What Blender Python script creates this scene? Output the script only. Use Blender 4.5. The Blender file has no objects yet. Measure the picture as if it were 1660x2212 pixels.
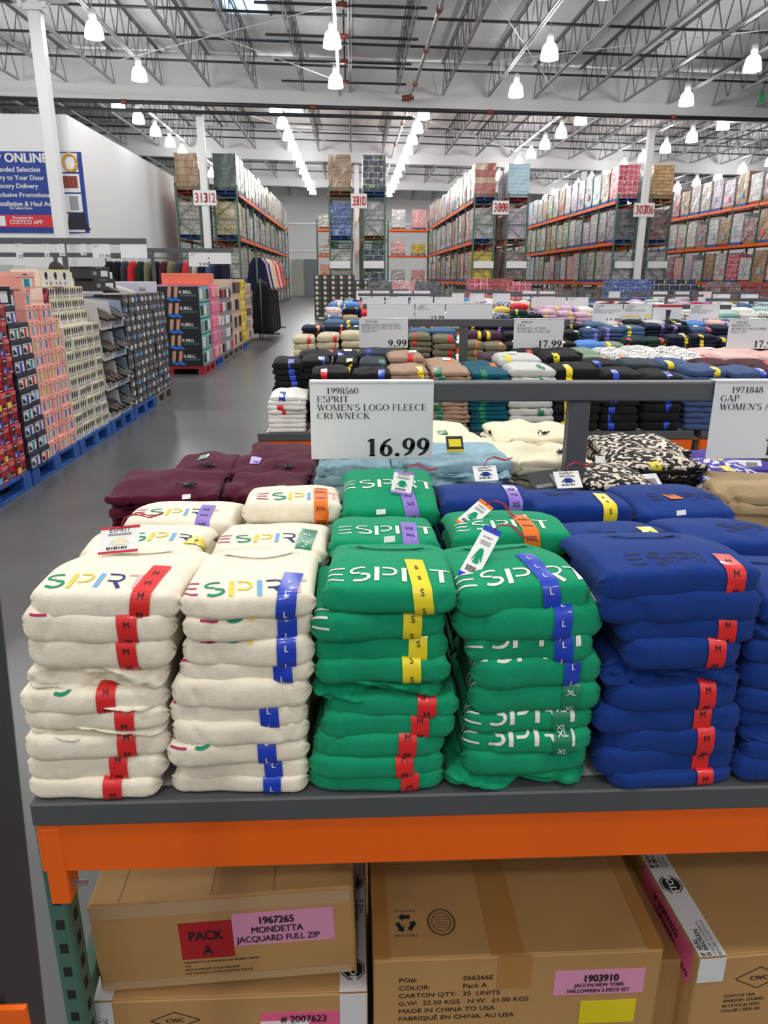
import bpy, math, random
import numpy as np
from mathutils import Vector, Matrix

random.seed(7)
SC = bpy.context.scene
COL = SC.collection

# ------------------------------------------------------------------ camera
FPX = 1597.0
PITCH, YAW, ROLL = math.radians(17.45), math.radians(2.43), math.radians(0.20)
CAMZ = 1.6
cam_data = bpy.data.cameras.new('camera')
cam_data.sensor_fit = 'VERTICAL'
cam_data.sensor_height = 36.0
cam_data.lens = 36.0 * FPX / 2212.0
cam_data.clip_start = 0.05
cam_data.clip_end = 300
cam_data.dof.use_dof = True
cam_data.dof.focus_distance = 1.75
cam_data.dof.aperture_fstop = 13.0
cam = bpy.data.objects.new('camera', cam_data)
COL.objects.link(cam)
CAMROT = (Matrix.Rotation(-YAW, 4, 'Z') @ Matrix.Rotation(math.pi / 2 - PITCH, 4, 'X')
          @ Matrix.Rotation(ROLL, 4, 'Z'))
cam.matrix_world = Matrix.Translation((0, 0, CAMZ)) @ CAMROT
SC.camera = cam
_R3 = CAMROT.to_3x3()

def P(px, py, x=None, y=None, z=None):
    """point of the place seen at a photo pixel, on the plane x=, y= or z="""
    d = _R3 @ Vector(((px - 830) / FPX, -(py - 1106) / FPX, -1.0))
    if z is not None: t = (z - CAMZ) / d.z
    elif y is not None: t = y / d.y
    else: t = x / d.x
    return Vector((d.x * t, d.y * t, CAMZ + d.z * t))

# ------------------------------------------------------------------ look
SC.view_settings.view_transform = 'Standard'
SC.view_settings.look = 'None'
SC.view_settings.gamma = 1.0
SC.view_settings.use_curve_mapping = False
SC.view_settings.exposure = 0.46
SC.cycles.use_denoising = True
SC.cycles.max_bounces = 6
SC.cycles.diffuse_bounces = 3
SC.cycles.glossy_bounces = 3
SC.cycles.transparent_max_bounces = 8
SC.cycles.caustics_reflective = False
SC.cycles.caustics_refractive = False
SC.cycles.sample_clamp_indirect = 4.0

world = bpy.data.worlds.new('world')
SC.world = world
world.use_nodes = True
bg = world.node_tree.nodes['Background']
bg.inputs[0].default_value = (1.0, 0.975, 0.94, 1)
bg.inputs[1].default_value = 0.44
LAMP_W = 66.0

# ------------------------------------------------------------------ materials
MATS = {}
def mat(name, col, rough=0.6, metal=0.0, bump=None, var=None, sheen=0.0, coat=0.0, emit=None, spec=0.5, alpha=None, trans=0.0):
    """bump=(scale,strength,distance) noise bump; var=(scale,amount) mottling of the thing's own colour"""
    if name in MATS: return MATS[name]
    m = bpy.data.materials.new(name); m.use_nodes = True
    nt = m.node_tree; b = nt.nodes['Principled BSDF']
    b.inputs['Base Color'].default_value = (*col, 1)
    b.inputs['Roughness'].default_value = rough
    b.inputs['Metallic'].default_value = metal
    b.inputs['Specular IOR Level'].default_value = spec
    b.inputs['Sheen Weight'].default_value = sheen
    b.inputs['Coat Weight'].default_value = coat
    b.inputs['Transmission Weight'].default_value = trans
    if alpha is not None: b.inputs['Alpha'].default_value = alpha
    if emit:
        b.inputs['Emission Color'].default_value = (*emit[0], 1)
        b.inputs['Emission Strength'].default_value = emit[1]
    tc = None
    if bump or var:
        tc = nt.nodes.new('ShaderNodeTexCoord')
    if bump:
        n = nt.nodes.new('ShaderNodeTexNoise'); n.inputs['Scale'].default_value = bump[0]; n.inputs['Detail'].default_value = 3
        bp = nt.nodes.new('ShaderNodeBump'); bp.inputs['Strength'].default_value = bump[1]
        bp.inputs['Distance'].default_value = bump[2] if len(bump) > 2 else 0.002
        nt.links.new(tc.outputs['Object'], n.inputs['Vector'])
        nt.links.new(n.outputs['Fac'], bp.inputs['Height'])
        nt.links.new(bp.outputs['Normal'], b.inputs['Normal'])
    if var:
        n = nt.nodes.new('ShaderNodeTexNoise'); n.inputs['Scale'].default_value = var[0]; n.inputs['Detail'].default_value = 4
        r = nt.nodes.new('ShaderNodeMapRange')
        r.inputs['From Min'].default_value = 0.3; r.inputs['From Max'].default_value = 0.7
        r.inputs['To Min'].default_value = 1 - var[1]; r.inputs['To Max'].default_value = 1 + var[1]
        mx = nt.nodes.new('ShaderNodeMix'); mx.data_type = 'RGBA'; mx.blend_type = 'MULTIPLY'
        mx.inputs[0].default_value = 1
        mx.inputs[6].default_value = (*col, 1)
        nt.links.new(tc.outputs['Object'], n.inputs['Vector'])
        nt.links.new(n.outputs['Fac'], r.inputs['Value'])
        nt.links.new(r.outputs['Result'], mx.inputs[7])
        nt.links.new(mx.outputs[2], b.inputs['Base Color'])
    MATS[name] = m
    return m

def srgb(r, g, b):
    f = lambda c: (c / 255 / 12.92) if c <= 10 else ((c / 255 + 0.055) / 1.055) ** 2.4
    return (f(r), f(g), f(b))

# ------------------------------------------------------------------ objects
def link(o, parent=None):
    COL.objects.link(o)
    if parent is not None: o.parent = parent
    return o

def tag(o, label=None, cat=None, group=None, kind=None):
    if label: o['label'] = label
    if cat: o['category'] = cat
    if group: o['group'] = group
    if kind: o['kind'] = kind
    return o

def thing(name, label, cat, loc=(0, 0, 0), rz=0.0, group=None):
    o = bpy.data.objects.new(name, None)
    o.empty_display_size = 0.1
    link(o); o.location = loc; o.rotation_euler = (0, 0, rz)
    return tag(o, label, cat, group)

def omesh(name, me, parent=None, mats=None):
    """object around an existing mesh; mats are put on the object, so the mesh can be shared"""
    o = bpy.data.objects.new(name, me)
    link(o, parent)
    if mats:
        for i, m in enumerate(mats):
            if i < len(o.material_slots):
                o.material_slots[i].link = 'OBJECT'
                o.material_slots[i].material = m
    return o

def copy_tree(o, parent=None):
    c = o.copy(); COL.objects.link(c)
    if parent is not None: c.parent = parent
    for ch in o.children: copy_tree(ch, c)
    return c

ORD = ['', 'first', 'second', 'third', 'fourth', 'fifth', 'sixth', 'seventh', 'eighth', 'ninth', 'tenth', 'eleventh', 'twelfth',
       'thirteenth', 'fourteenth', 'fifteenth', 'sixteenth', 'seventeenth', 'eighteenth', 'nineteenth', 'twentieth',
       'twenty first', 'twenty second', 'twenty third', 'twenty fourth', 'twenty fifth', 'twenty sixth', 'twenty seventh', 'twenty eighth']

class MB:
    def __init__(s): s.v = []; s.f = []; s.m = []; s.s = []
    def add(s, vs, fs, mi=0, smooth=False):
        o = len(s.v); s.v.extend([tuple(p) for p in vs])
        for f in fs: s.f.append([i + o for i in f])
        s.m.extend([mi] * len(fs)); s.s.extend([smooth] * len(fs)); return s
    def box(s, x0, x1, y0, y1, z0, z1, mi=0, b=0.0, M=None):
        if b <= 0:
            vs = [(x, y, z) for x in (x0, x1) for y in (y0, y1) for z in (z0, z1)]
            fs = [(0, 1, 3, 2), (4, 6, 7, 5), (0, 4, 5, 1), (2, 3, 7, 6), (0, 2, 6, 4), (1, 5, 7, 3)]
        else:
            vs = []; idx = {}
            for ix, x in enumerate((x0, x1)):
                for iy, y in enumerate((y0, y1)):
                    for iz, z in enumerate((z0, z1)):
                        sx, sy, sz = (b if ix == 0 else -b), (b if iy == 0 else -b), (b if iz == 0 else -b)
                        idx[(ix, iy, iz)] = len(vs)
                        vs += [(x, y + sy, z + sz), (x + sx, y, z + sz), (x + sx, y + sy, z)]
            g = lambda a, b_, c, k: idx[(a, b_, c)] + k
            fs = []
            for ax, flip in ((0, True), (1, False)):
                q = [g(ax, 0, 0, 0), g(ax, 1, 0, 0), g(ax, 1, 1, 0), g(ax, 0, 1, 0)]; fs.append(q[::-1] if flip else q)
                q = [g(0, ax, 0, 1), g(1, ax, 0, 1), g(1, ax, 1, 1), g(0, ax, 1, 1)]; fs.append(q if flip else q[::-1])
                q = [g(0, 0, ax, 2), g(1, 0, ax, 2), g(1, 1, ax, 2), g(0, 1, ax, 2)]; fs.append(q[::-1] if flip else q)
            for a in (0, 1):
                for c in (0, 1):
                    fs.append([g(a, c, 0, 0), g(a, c, 1, 0), g(a, c, 1, 1), g(a, c, 0, 1)])
                    fs.append([g(a, 0, c, 0), g(a, 1, c, 0), g(a, 1, c, 2), g(a, 0, c, 2)])
                    fs.append([g(0, a, c, 1), g(1, a, c, 1), g(1, a, c, 2), g(0, a, c, 2)])
            for k in idx.values(): fs.append([k, k + 1, k + 2])
        if M is not None: vs = [M @ Vector(v) for v in vs]
        return s.add(vs, fs, mi)
    def tube(s, pts, r, n=8, mi=0, cap=True, smooth=True):
        pts = [Vector(p) for p in pts]; rs = r if isinstance(r, (list, tuple)) else [r] * len(pts)
        vs = []; fs = []; up = None
        for i, p in enumerate(pts):
            t = (pts[min(i + 1, len(pts) - 1)] - pts[max(i - 1, 0)]).normalized()
            if up is None: up = Vector((0, 0, 1)) if abs(t.z) < 0.9 else Vector((1, 0, 0))
            a = t.cross(up).normalized(); b_ = a.cross(t).normalized(); up = b_
            for k in range(n):
                an = 2 * math.pi * k / n
                vs.append(p + a * math.cos(an) * rs[i] + b_ * math.sin(an) * rs[i])
        for i in range(len(pts) - 1):
            for k in range(n):
                k2 = (k + 1) % n
                fs.append((i * n + k, i * n + k2, (i + 1) * n + k2, (i + 1) * n + k))
        s.add(vs, fs, mi, smooth)
        if cap:
            o = len(s.v) - len(vs)
            s.f.append([o + k for k in range(n)][::-1]); s.f.append([o + (len(pts) - 1) * n + k for k in range(n)])
            s.m += [mi, mi]; s.s += [False, False]
        return s
    def bar(s, p0, p1, w, h, mi=0, up=(0, 0, 1)):
        """rectangular bar from p0 to p1, w across, h along up"""
        p0, p1, up = Vector(p0), Vector(p1), Vector(up)
        t = (p1 - p0).normalized()
        if abs(t.dot(up)) > 0.98: up = Vector((1, 0, 0))
        a = t.cross(up).normalized(); b_ = a.cross(t).normalized()
        vs = [p + a * i * w / 2 + b_ * j * h / 2 for p in (p0, p1) for (i, j) in ((-1, -1), (1, -1), (1, 1), (-1, 1))]
        return s.add(vs, [(3, 2, 1, 0), (4, 5, 6, 7), (0, 1, 5, 4), (1, 2, 6, 5), (2, 3, 7, 6), (3, 0, 4, 7)], mi)
    def lathe(s, prof, n=24, c=(0, 0, 0), mi=0, smooth=True):
        vs = []; fs = []
        for r, z in prof:
            for k in range(n):
                a = 2 * math.pi * k / n
                vs.append((c[0] + r * math.cos(a), c[1] + r * math.sin(a), c[2] + z))
        for i in range(len(prof) - 1):
            for k in range(n):
                k2 = (k + 1) % n
                fs.append((i * n + k, i * n + k2, (i + 1) * n + k2, (i + 1) * n + k))
        return s.add(vs, fs, mi, smooth)
    def quad(s, a, b, c, d, mi=0): return s.add([a, b, c, d], [(0, 1, 2, 3)], mi)
    def slab(s, o, ux, uy, w, h, t, mi=0):
        """flat plate: corner o, spans w along ux and h along uy, thickness t towards ux x uy"""
        o, ux, uy = Vector(o), Vector(ux).normalized(), Vector(uy).normalized(); n = ux.cross(uy)
        vs = [o + ux * (w * i) + uy * (h * j) + n * (t * k) for k in (0, 1) for (i, j) in ((0, 0), (1, 0), (1, 1), (0, 1))]
        return s.add(vs, [(3, 2, 1, 0), (4, 5, 6, 7), (0, 1, 5, 4), (1, 2, 6, 5), (2, 3, 7, 6), (3, 0, 4, 7)], mi)
    def poly(s, pts2, o, ux, uy, mi=0, t=0.0):
        o, ux, uy = Vector(o), Vector(ux), Vector(uy)
        n = ux.cross(uy).normalized()
        top = [o + ux * p[0] + uy * p[1] + n * t for p in pts2]
        return s.add(top, [list(range(len(top)))], mi)
    def flat(s, vf, o, ux, uy, scale=1.0, mi=0, off=0.0):
        """2-D mesh (verts, faces) laid on a plane"""
        o, ux, uy = Vector(o), Vector(ux).normalized(), Vector(uy).normalized(); n = ux.cross(uy)
        return s.add([o + ux * (p[0] * scale) + uy * (p[1] * scale) + n * (off + (p[2] * scale if len(p) > 2 else 0)) for p in vf[0]], vf[1], mi)
    def text(s, st, o, ux, uy, size, mi=0, align='L', bold=0.0, font='sans', off=0.0006, sx=1.0):
        vf = txt(st, bold, font)
        x0, x1 = txt_w(vf)
        sh = {'L': 0, 'C': -(x0 + x1) / 2, 'R': -x1}[align]
        v = [((p[0] + sh) * sx, p[1]) + tuple(p[2:]) for p in vf[0]]
        return s.flat((v, vf[1]), o, ux, uy, size, mi, off)
    def mesh(s, name, nmat=1, mats=None):
        me = bpy.data.meshes.new(name)
        me.from_pydata(s.v, [], s.f)
        me.polygons.foreach_set('material_index', s.m)
        me.polygons.foreach_set('use_smooth', s.s)
        if mats:
            for m in mats: me.materials.append(m)
        else:
            for i in range(nmat): me.materials.append(None)
        me.update(); return me
    def build(s, name, mats, parent=None):
        if not isinstance(mats, (list, tuple)): mats = [mats]
        return omesh(name, s.mesh(name, mats=mats), parent)

# ------------------------------------------------------------------ lettering
_T = {}
def txt_w(vf):
    xs = [p[0] for p in vf[0]]
    return (min(xs), max(xs)) if xs else (0, 0)

def txt(st, bold=0.0, font='sans'):
    """flat mesh of a string, cap height ~ 1"""
    k = (st, bold, font)
    if k in _T: return _T[k]
    if font == 'serif':
        r = serif_text(st, bold)
    else:
        cu = bpy.data.curves.new('t', 'FONT'); cu.body = st; cu.resolution_u = 3
        o = bpy.data.objects.new('t', cu)
        me = o.to_mesh()
        S = 1 / 0.69
        r = ([(v.co.x * S, v.co.y * S) for v in me.vertices], [list(p.vertices) for p in me.polygons])
        if bold:      # heavier strokes: the outline laid down four times, a little apart
            v0, f0 = r; n = len(v0); r = ([], [])
            for k, (dx, dy) in enumerate(((-1, -.6), (1, -.6), (-1, .6), (1, .6))):
                r[0].extend([(p[0] + dx * bold, p[1] + dy * bold, k * .012) for p in v0]); r[1].extend([[i + k * n for i in f] for f in f0])
        o.to_mesh_clear(); bpy.data.objects.remove(o); bpy.data.curves.remove(cu)
    _T[k] = r
    return r

def ribbon(pts, w):
    """2-D stroke; w one width or one per point -> (verts, faces)"""
    n = len(pts); ws = w if isinstance(w, (list, tuple)) else [w] * n
    vs = []
    for i in range(n):
        a = pts[max(i - 1, 0)]; b = pts[min(i + 1, n - 1)]
        dx, dy = b[0] - a[0], b[1] - a[1]; l = math.hypot(dx, dy) or 1
        nx, ny = -dy / l, dx / l
        vs += [(pts[i][0] - nx * ws[i] / 2, pts[i][1] - ny * ws[i] / 2), (pts[i][0] + nx * ws[i] / 2, pts[i][1] + ny * ws[i] / 2)]
    return vs, [(2 * i, 2 * i + 2, 2 * i + 3, 2 * i + 1) for i in range(n - 1)]

# a small roman alphabet for the price cards: stems, hairlines, bowls and serifs
def _g(ch):
    R = []
    def st(x0, y0, x1, y1, w): R.append(([(x0, y0), (x1, y1)], w))
    def V(x, y0=0, y1=1, w=.115, s0=1, s1=1):
        R.append(([(x, y0), (x, y1)], w))
        if s0: R.append(([(x - .12, y0 + .018), (x + .12, y0 + .018)], .036))
        if s1: R.append(([(x - .12, y1 - .018), (x + .12, y1 - .018)], .036))
    def H(x0, x1, y, w=.04): R.append(([(x0, y), (x1, y)], w))
    def A(cx, cy, rx, ry, a0, a1, wm=.12, wn=.035, n=22):
        pts = []; ws = []
        for i in range(n + 1):
            a = math.radians(a0 + (a1 - a0) * i / n)
            pts.append((cx + rx * math.cos(a), cy + ry * math.sin(a))); ws.append(wn + (wm - wn) * abs(math.cos(a)) ** 1.5)
        R.append((pts, ws))
    def dot(x, y, r=.065): A(x, y, r / 2, r / 2, 0, 360, r, r, 12)
    adv = .72
    if ch == '0': A(.25, .5, .19, .46, 0, 360); adv = .5
    elif ch == '1': V(.27, 0, .97, .12, 1, 0); st(.1, .83, .27, .94, .05); adv = .5
    elif ch == '2':
        A(.24, .72, .17, .24, 160, -35, .12, .05); R.append(([(.39, .6), (.26, .32), (.06, .06)], [.12, .07, .04]))
        st(.05, .055, .43, .055, .11); st(.42, .05, .455, .22, .04); adv = .5
    elif ch == '3': A(.21, .74, .16, .22, 150, -80, .11, .05); A(.2, .28, .2, .26, 85, -150, .13, .05); adv = .5
    elif ch == '4': V(.34, 0, .97, .11, 0, 0); st(.34, .95, .04, .28, .045); H(.03, .47, .27, .08); adv = .5
    elif ch == '5': A(.19, .3, .2, .28, 120, -150, .13, .05); st(.1, .5, .13, .95, .045); st(.12, .92, .43, .92, .1); adv = .5
    elif ch == '6': A(.25, .3, .17, .28, 0, 360); R.append(([(.09, .3), (.11, .55), (.22, .8), (.42, .96)], [.12, .12, .08, .03])); adv = .5
    elif ch == '7': H(.06, .45, .92, .11); R.append(([(.44, .9), (.3, .45), (.2, 0)], [.05, .08, .09])); st(.065, .95, .04, .75, .04); adv = .5
    elif ch == '8': A(.25, .74, .14, .22, 0, 360, .1); A(.25, .27, .18, .26, 0, 360, .12); adv = .5
    elif ch == '9': A(.25, .68, .17, .28, 0, 360); R.append(([(.41, .68), (.39, .43), (.28, .18), (.08, .02)], [.12, .12, .08, .03])); adv = .5
    elif ch == '.': dot(.12, .065, .075); adv = .25
    elif ch == "'": st(.09, .98, .085, .68, .06); adv = .2
    elif ch == '-': H(.05, .3, .3, .07); adv = .35
    elif ch == ' ': adv = .28
    elif ch == 'A': st(.08, 0, .34, .99, .045); st(.34, .99, .62, 0, .12); H(.17, .5, .36); H(0, .2, .018); H(.5, .74, .018); adv = .74
    elif ch == 'B': V(.15); A(.32, .75, .2, .23, 90, -90); A(.32, .27, .24, .25, 90, -90); H(.15, .33, .98); H(.15, .33, .51); H(.15, .33, .02); adv = .66
    elif ch == 'C': A(.4, .5, .33, .48, 55, 310); st(.62, .95, .62, .68, .03); adv = .7
    elif ch == 'D': V(.15); A(.32, .5, .33, .48, 90, -90); H(.15, .33, .98); H(.15, .33, .02); adv = .74
    elif ch == 'E': V(.15); H(.15, .56, .98); H(.15, .44, .52); H(.15, .58, .02); st(.555, 1, .555, .8, .03); st(.575, 0, .575, .22, .03); st(.44, .42, .44, .62, .03); adv = .64
    elif ch == 'F': V(.15); H(.15, .54, .98); H(.15, .44, .52); st(.535, 1, .535, .8, .03); st(.44, .42, .44, .62, .03); adv = .58
    elif ch == 'G': A(.4, .5, .33, .48, 55, 300); V(.6, .05, .42, .1, 0, 1); st(.6, .95, .6, .7, .03); adv = .74
    elif ch == 'H': V(.15); V(.58); H(.15, .58, .52); adv = .74
    elif ch == 'I': V(.16); adv = .34
    elif ch == 'J': V(.25, .2, 1, .115, 0, 1); A(.13, .2, .12, .2, 0, -170, .1, .04); adv = .42
    elif ch == 'K': V(.15); st(.18, .42, .54, .98, .045); st(.3, .6, .62, .02, .12); H(.44, .64, .98); H(.5, .74, .018); adv = .74
    elif ch == 'L': V(.15); H(.15, .56, .02); st(.555, 0, .555, .25, .03); adv = .62
    elif ch == 'M': V(.12, 0, 1, .04); st(.13, 1, .42, .02, .11); st(.42, .02, .7, 1, .04); V(.72); adv = .88
    elif ch == 'N': V(.12, 0, 1, .045); st(.13, .99, .6, .02, .11); V(.6, 0, 1, .045, 0, 1); adv = .74
    elif ch == 'O': A(.38, .5, .31, .48, 0, 360); adv = .76
    elif ch == 'P': V(.15); A(.32, .74, .22, .24, 90, -90); H(.15, .33, .98); H(.15, .33, .5); adv = .6
    elif ch == 'Q': A(.38, .5, .31, .48, 0, 360); st(.36, .05, .66, -.2, .08); adv = .76
    elif ch == 'R': V(.15); A(.32, .75, .21, .23, 90, -90); H(.15, .33, .98); H(.15, .33, .52); st(.32, .52, .6, .02, .12); H(.55, .72, .018); adv = .7
    elif ch == 'S': A(.27, .74, .18, .235, 40, 255, .11, .05); A(.28, .26, .2, .245, 75, -140, .12, .05); st(.45, .97, .45, .76, .03); st(.08, .03, .08, .26, .03); adv = .56
    elif ch == 'T': V(.3, 0, 1, .115, 1, 0); H(.02, .58, .98); st(.03, 1, .03, .78, .03); st(.57, 1, .57, .78, .03); adv = .6
    elif ch == 'U': V(.14, .28, 1, .11, 0, 1); V(.58, .28, 1, .045, 0, 1); A(.36, .28, .22, .27, 180, 360, .1, .04); adv = .72
    elif ch == 'V': st(.1, .99, .38, .01, .12); st(.38, .01, .62, .99, .045); H(0, .22, .98); H(.52, .72, .98); adv = .72
    elif ch == 'W': st(.1, .99, .32, .01, .11); st(.32, .01, .5, .99, .04); st(.48, .99, .68, .01, .11); st(.68, .01, .88, .99, .04); H(0, .2, .98); H(.8, .98, .98); adv = .96
    elif ch == 'X': st(.1, .99, .6, .01, .12); st(.08, .01, .58, .99, .045); H(0, .2, .98); H(.5, .7, .98); H(0, .2, .02); H(.5, .72, .02); adv = .72
    elif ch == 'Y': st(.1, .99, .35, .48, .11); st(.35, .48, .58, .99, .045); V(.35, 0, .5, .115, 1, 0); H(0, .2, .98); H(.5, .7, .98); adv = .7
    elif ch == 'Z': H(.06, .54, .97); st(.52, .97, .08, .03, .12); H(.06, .58, .02); st(.07, 1, .06, .78, .03); st(.57, 0, .58, .22, .03); adv = .62
    return R, adv

def serif_text(st, bold=0.0):
    vs = []; fs = []; x = 0
    for ch in st:
        R, adv = _g(ch.upper())
        for pts, w in R:
            ww = [a + bold for a in w] if isinstance(w, (list, tuple)) else w + bold * (1 if w > .05 else .4)
            v, f = ribbon([(p[0] + x, p[1]) for p in pts], ww)
            o = len(vs); vs += v; fs += [tuple(i + o for i in q) for q in f]
        x += adv + .03 + bold * .8
    return vs, fs
# ------------------------------------------------------------------ building shell
ROOF = lambda x: 10.75 - 0.02 * x
M_floor = mat('polished_concrete', srgb(92, 94, 95), rough=0.3, spec=0.35, var=(0.9, 0.16), bump=(6, 0.03, 0.004))
M_white_steel = mat('white_painted_steel', (0.78, 0.79, 0.80), rough=0.5)
M_insul = mat('white_roof_insulation', (0.74, 0.735, 0.73), rough=0.55, bump=(1.1, 0.9, 0.12), var=(0.5, 0.08))
M_galv = mat('galvanised_steel', (0.50, 0.52, 0.54), rough=0.38, metal=0.75)
M_blackpipe = mat('black_iron_pipe', (0.02, 0.02, 0.022), rough=0.45)
M_redfit = mat('red_oxide_fitting', (0.22, 0.045, 0.03), rough=0.5)
M_wall = mat('white_wall_panel', (0.84, 0.85, 0.86), rough=0.5)
M_lamp = mat('lamp_diffuser', (0.95, 0.95, 0.95), rough=0.4, emit=((1.0, 0.985, 0.96), 24.0))
M_grey_dark = mat('dark_grey_metal', (0.06, 0.062, 0.066), rough=0.5)

def struct(name, mb, mats): return tag(mb.build(name, mats), kind='structure')

XL, XR, YB, YF = -27.0, 33.0, 80.0, -9.0
mb = MB(); mb.box(XL, XR, YF, YB, -0.2, 0.0); struct('floor', mb, M_floor)
# roof insulation: sheets sagging a little between the joists
mb = MB()
nx, ny = 120, 90
vs = []
for i in range(nx + 1):
    x = XL + (XR - XL) * i / nx
    for j in range(ny + 1):
        y = YF + (YB - YF) * j / ny
        sag = 0.05 * math.sin(x * math.pi / 2.0) ** 2 + 0.03 * math.sin(y * 1.1) * math.sin(x * .7)
        vs.append((x, y, ROOF(x) - sag))
fs = [(i * (ny + 1) + j, i * (ny + 1) + j + 1, (i + 1) * (ny + 1) + j + 1, (i + 1) * (ny + 1) + j) for i in range(nx) for j in range(ny)]
mb.add(vs, fs, 0, True); struct('ceiling', mb, M_insul)
mb = MB(); mb.box(XL, XR, YB, YB + .3, 0, 11.6); struct('wall_back', mb, M_wall)
mb = MB(); mb.box(XL - .3, XL, YF, YB, 0, 11.6); struct('wall_left', mb, M_wall)
mb = MB(); mb.box(XR, XR + .3, YF, YB, 0, 11.6); struct('wall_right', mb, M_wall)
for k, (z, h) in enumerate(((6.9, .14), (4.3, .12))):
    mb = MB(); mb.box(XL, XR, YB - .12, YB, z, z + h); struct('trim_%d' % (k + 1), mb, M_galv)
mb = MB(); mb.box(XL, XR, YB - .1, YB, 10.2, 11.4); struct('trim_3', mb, M_galv)

# white plate girders across the building and open web joists between them
GY = [20.0, 36.2, 52.0, 66.0, 80.0]
mb = MB()
L = XR - XL
def girder(name, y):
    mb = MB()
    n = 12
    for i in range(n):
        a, b = XL + L * i / n, XL + L * (i + 1) / n
        for (w, z0, z1) in ((.30, -2.0, -1.86), (.05, -1.86, -.25), (.0, 0, 0)):
            if w == 0: continue
            v = []
            for x in (a, b):
                r = ROOF(x)
                v += [(x, y - w / 2, r + z0), (x, y + w / 2, r + z0), (x, y + w / 2, r + z1), (x, y - w / 2, r + z1)]
            mb.add(v, [(3, 2, 1, 0), (4, 5, 6, 7), (0, 1, 5, 4), (1, 2, 6, 5), (2, 3, 7, 6), (3, 0, 4, 7)])
    mb.tube([(XL, y - .1, ROOF(XL) - .3), (XR, y - .1, ROOF(XR) - .3)], .17, 10)
    return struct(name, mb, M_white_steel)
for k, y in enumerate(GY[1:4]): girder('trim_%d' % (4 + k), y)

M_joist = mat('grey_primed_steel', (0.16, 0.165, 0.17), rough=.5, metal=.3)
def joist_mesh(y0, y1, name):
    mb = MB()
    zb, zt = -1.42, -.2
    for dx in (-.045, .045):
        mb.bar((dx, y0 + .3, zb), (dx, y1 - .3, zb), .035, .07)
        mb.bar((dx, y0, zt), (dx, y1, zt), .035, .07, 1)
    n = int((y1 - y0) / 1.25)
    st = (y1 - y0 - .6) / n
    for i in range(n):
        a = y0 + .3 + i * st
        mb.bar((0, a, zb), (0, a + st / 2, zt), .03, .03, 1)
        mb.bar((0, a + st / 2, zt), (0, a + st, zb), .03, .03, 1)
    return mb.mesh(name, mats=[M_galv, M_joist])
kk = 7
for b in range(4):
    me = joist_mesh(GY[b], GY[b + 1], 'roof_joist')
    x = -26.0
    while x < 33:
        o = omesh('trim_%d' % kk, me); o.location = (x, 0, ROOF(x)); o['kind'] = 'structure'; kk += 1
        x += 2.0

# skylights
M_sky = mat('daylight_skylight', (0.6, 0.75, 0.9), rough=0.2, emit=((0.45, 0.72, 1.0), 1.6))
for k, (x, y) in enumerate(((-3.6, 29.6), (-3.45, 46.2), (24.5, 41.0))):
    mb = MB(); mb.box(x - .75, x + .75, y - 1.0, y + 1.0, ROOF(x) - .14, ROOF(x) - .1, 1)
    for (a0, a1, b0, b1) in ((-.85, -.75, -1.1, 1.1), (.75, .85, -1.1, 1.1), (-.85, .85, -1.1, -1.0), (-.85, .85, 1.0, 1.1), (-.03, .03, -1, 1)):
        mb.box(x + a0, x + a1, y + b0, y + b1, ROOF(x) - .22, ROOF(x) - .06, 0)
    struct('window_%d' % (k + 1), mb, [M_white_steel, M_sky])

# sprinkler pipes
def pipe(name, pts, r, m, label, group=None):
    mb = MB(); mb.tube(pts, r, 10); return tag(mb.build(name, m), label, 'pipe', group)
t1 = pipe('fire_main_pipe', [(XL, 35.2, 8.93), (XR, 35.2, 8.1)], .085, M_blackpipe, 'thick black fire main pipe running across below the first white girder')
for x in (-18, -9.5, -1.6, 6, 14, 22):
    mb = MB(); mb.tube([(x - .12, 35.2, 8.93 - .01387 * (x + 27) ), (x + .12, 35.2, 8.93 - .01387 * (x + 27) - .003)], .105, 10); mb.build('pipe_coupling', M_redfit, t1)
pipe('fire_main_pipe', [(XL, 35.2, 8.62), (2.66, 35.2, 8.2)], .075, M_blackpipe, 'lower black pipe hanging under the thick fire main at left')
f = thing('feeder_pipe', 'silver feeder pipe with red couplings running along the aisle below the joists', 'pipe', (2.6, 0, 0))
mb = MB(); mb.tube([(0, 16, 9.05), (0, 60, 9.05)], .06, 10); mb.build('pipe_run', M_galv, f)
for y in (24.6, 28.6, 33.2, 35.2, 41, 47, 53):
    mb = MB(); mb.tube([(0, y - .12, 9.05), (0, y + .12, 9.05)], .1, 10)
    if y == 35.2: mb.tube([(-.4, y, 8.95), (.1, y, 9.0)], .12, 10)
    mb.build('pipe_coupling', M_redfit, f)
for k, y in enumerate((21.5, 24.5, 27.5, 30.5, 33.5, 38.2, 40.6, 43.0, 45.4, 47.8, 50.2, 54, 57, 60, 64, 70)):
    pipe('sprinkler_pipe', [(XL, y, ROOF(XL) - 1.05), (XR, y, ROOF(XR) - 1.05)], .045 if y < 36 else .04, M_blackpipe,
         'thin black sprinkler branch pipe crossing the joists, %s from the front' % ORD[k + 1], 'sprinkler branch pipes under the roof')
for k, y in enumerate((22.3, 25.3, 28.3, 31.3, 34.3)):
    g = thing('sprinkler_pipe', 'short black sprinkler pipe section with red tee above the aisle, %s from the front' % ORD[k + 1], 'pipe', (.4, y, 0), 0, 'short sprinkler sections')
    mb = MB(); mb.tube([(-3.2, 0, 9.35), (1.9, 0, 9.28)], .045, 8); mb.tube([(-.6, 0, 9.3), (-.6, 0, 10.1)], .03, 8); mb.build('pipe_run', M_blackpipe, g)
    mb = MB(); mb.tube([(-.75, 0, 9.33), (-.45, 0, 9.33)], .08, 8); mb.build('pipe_tee', M_redfit, g)
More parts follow.
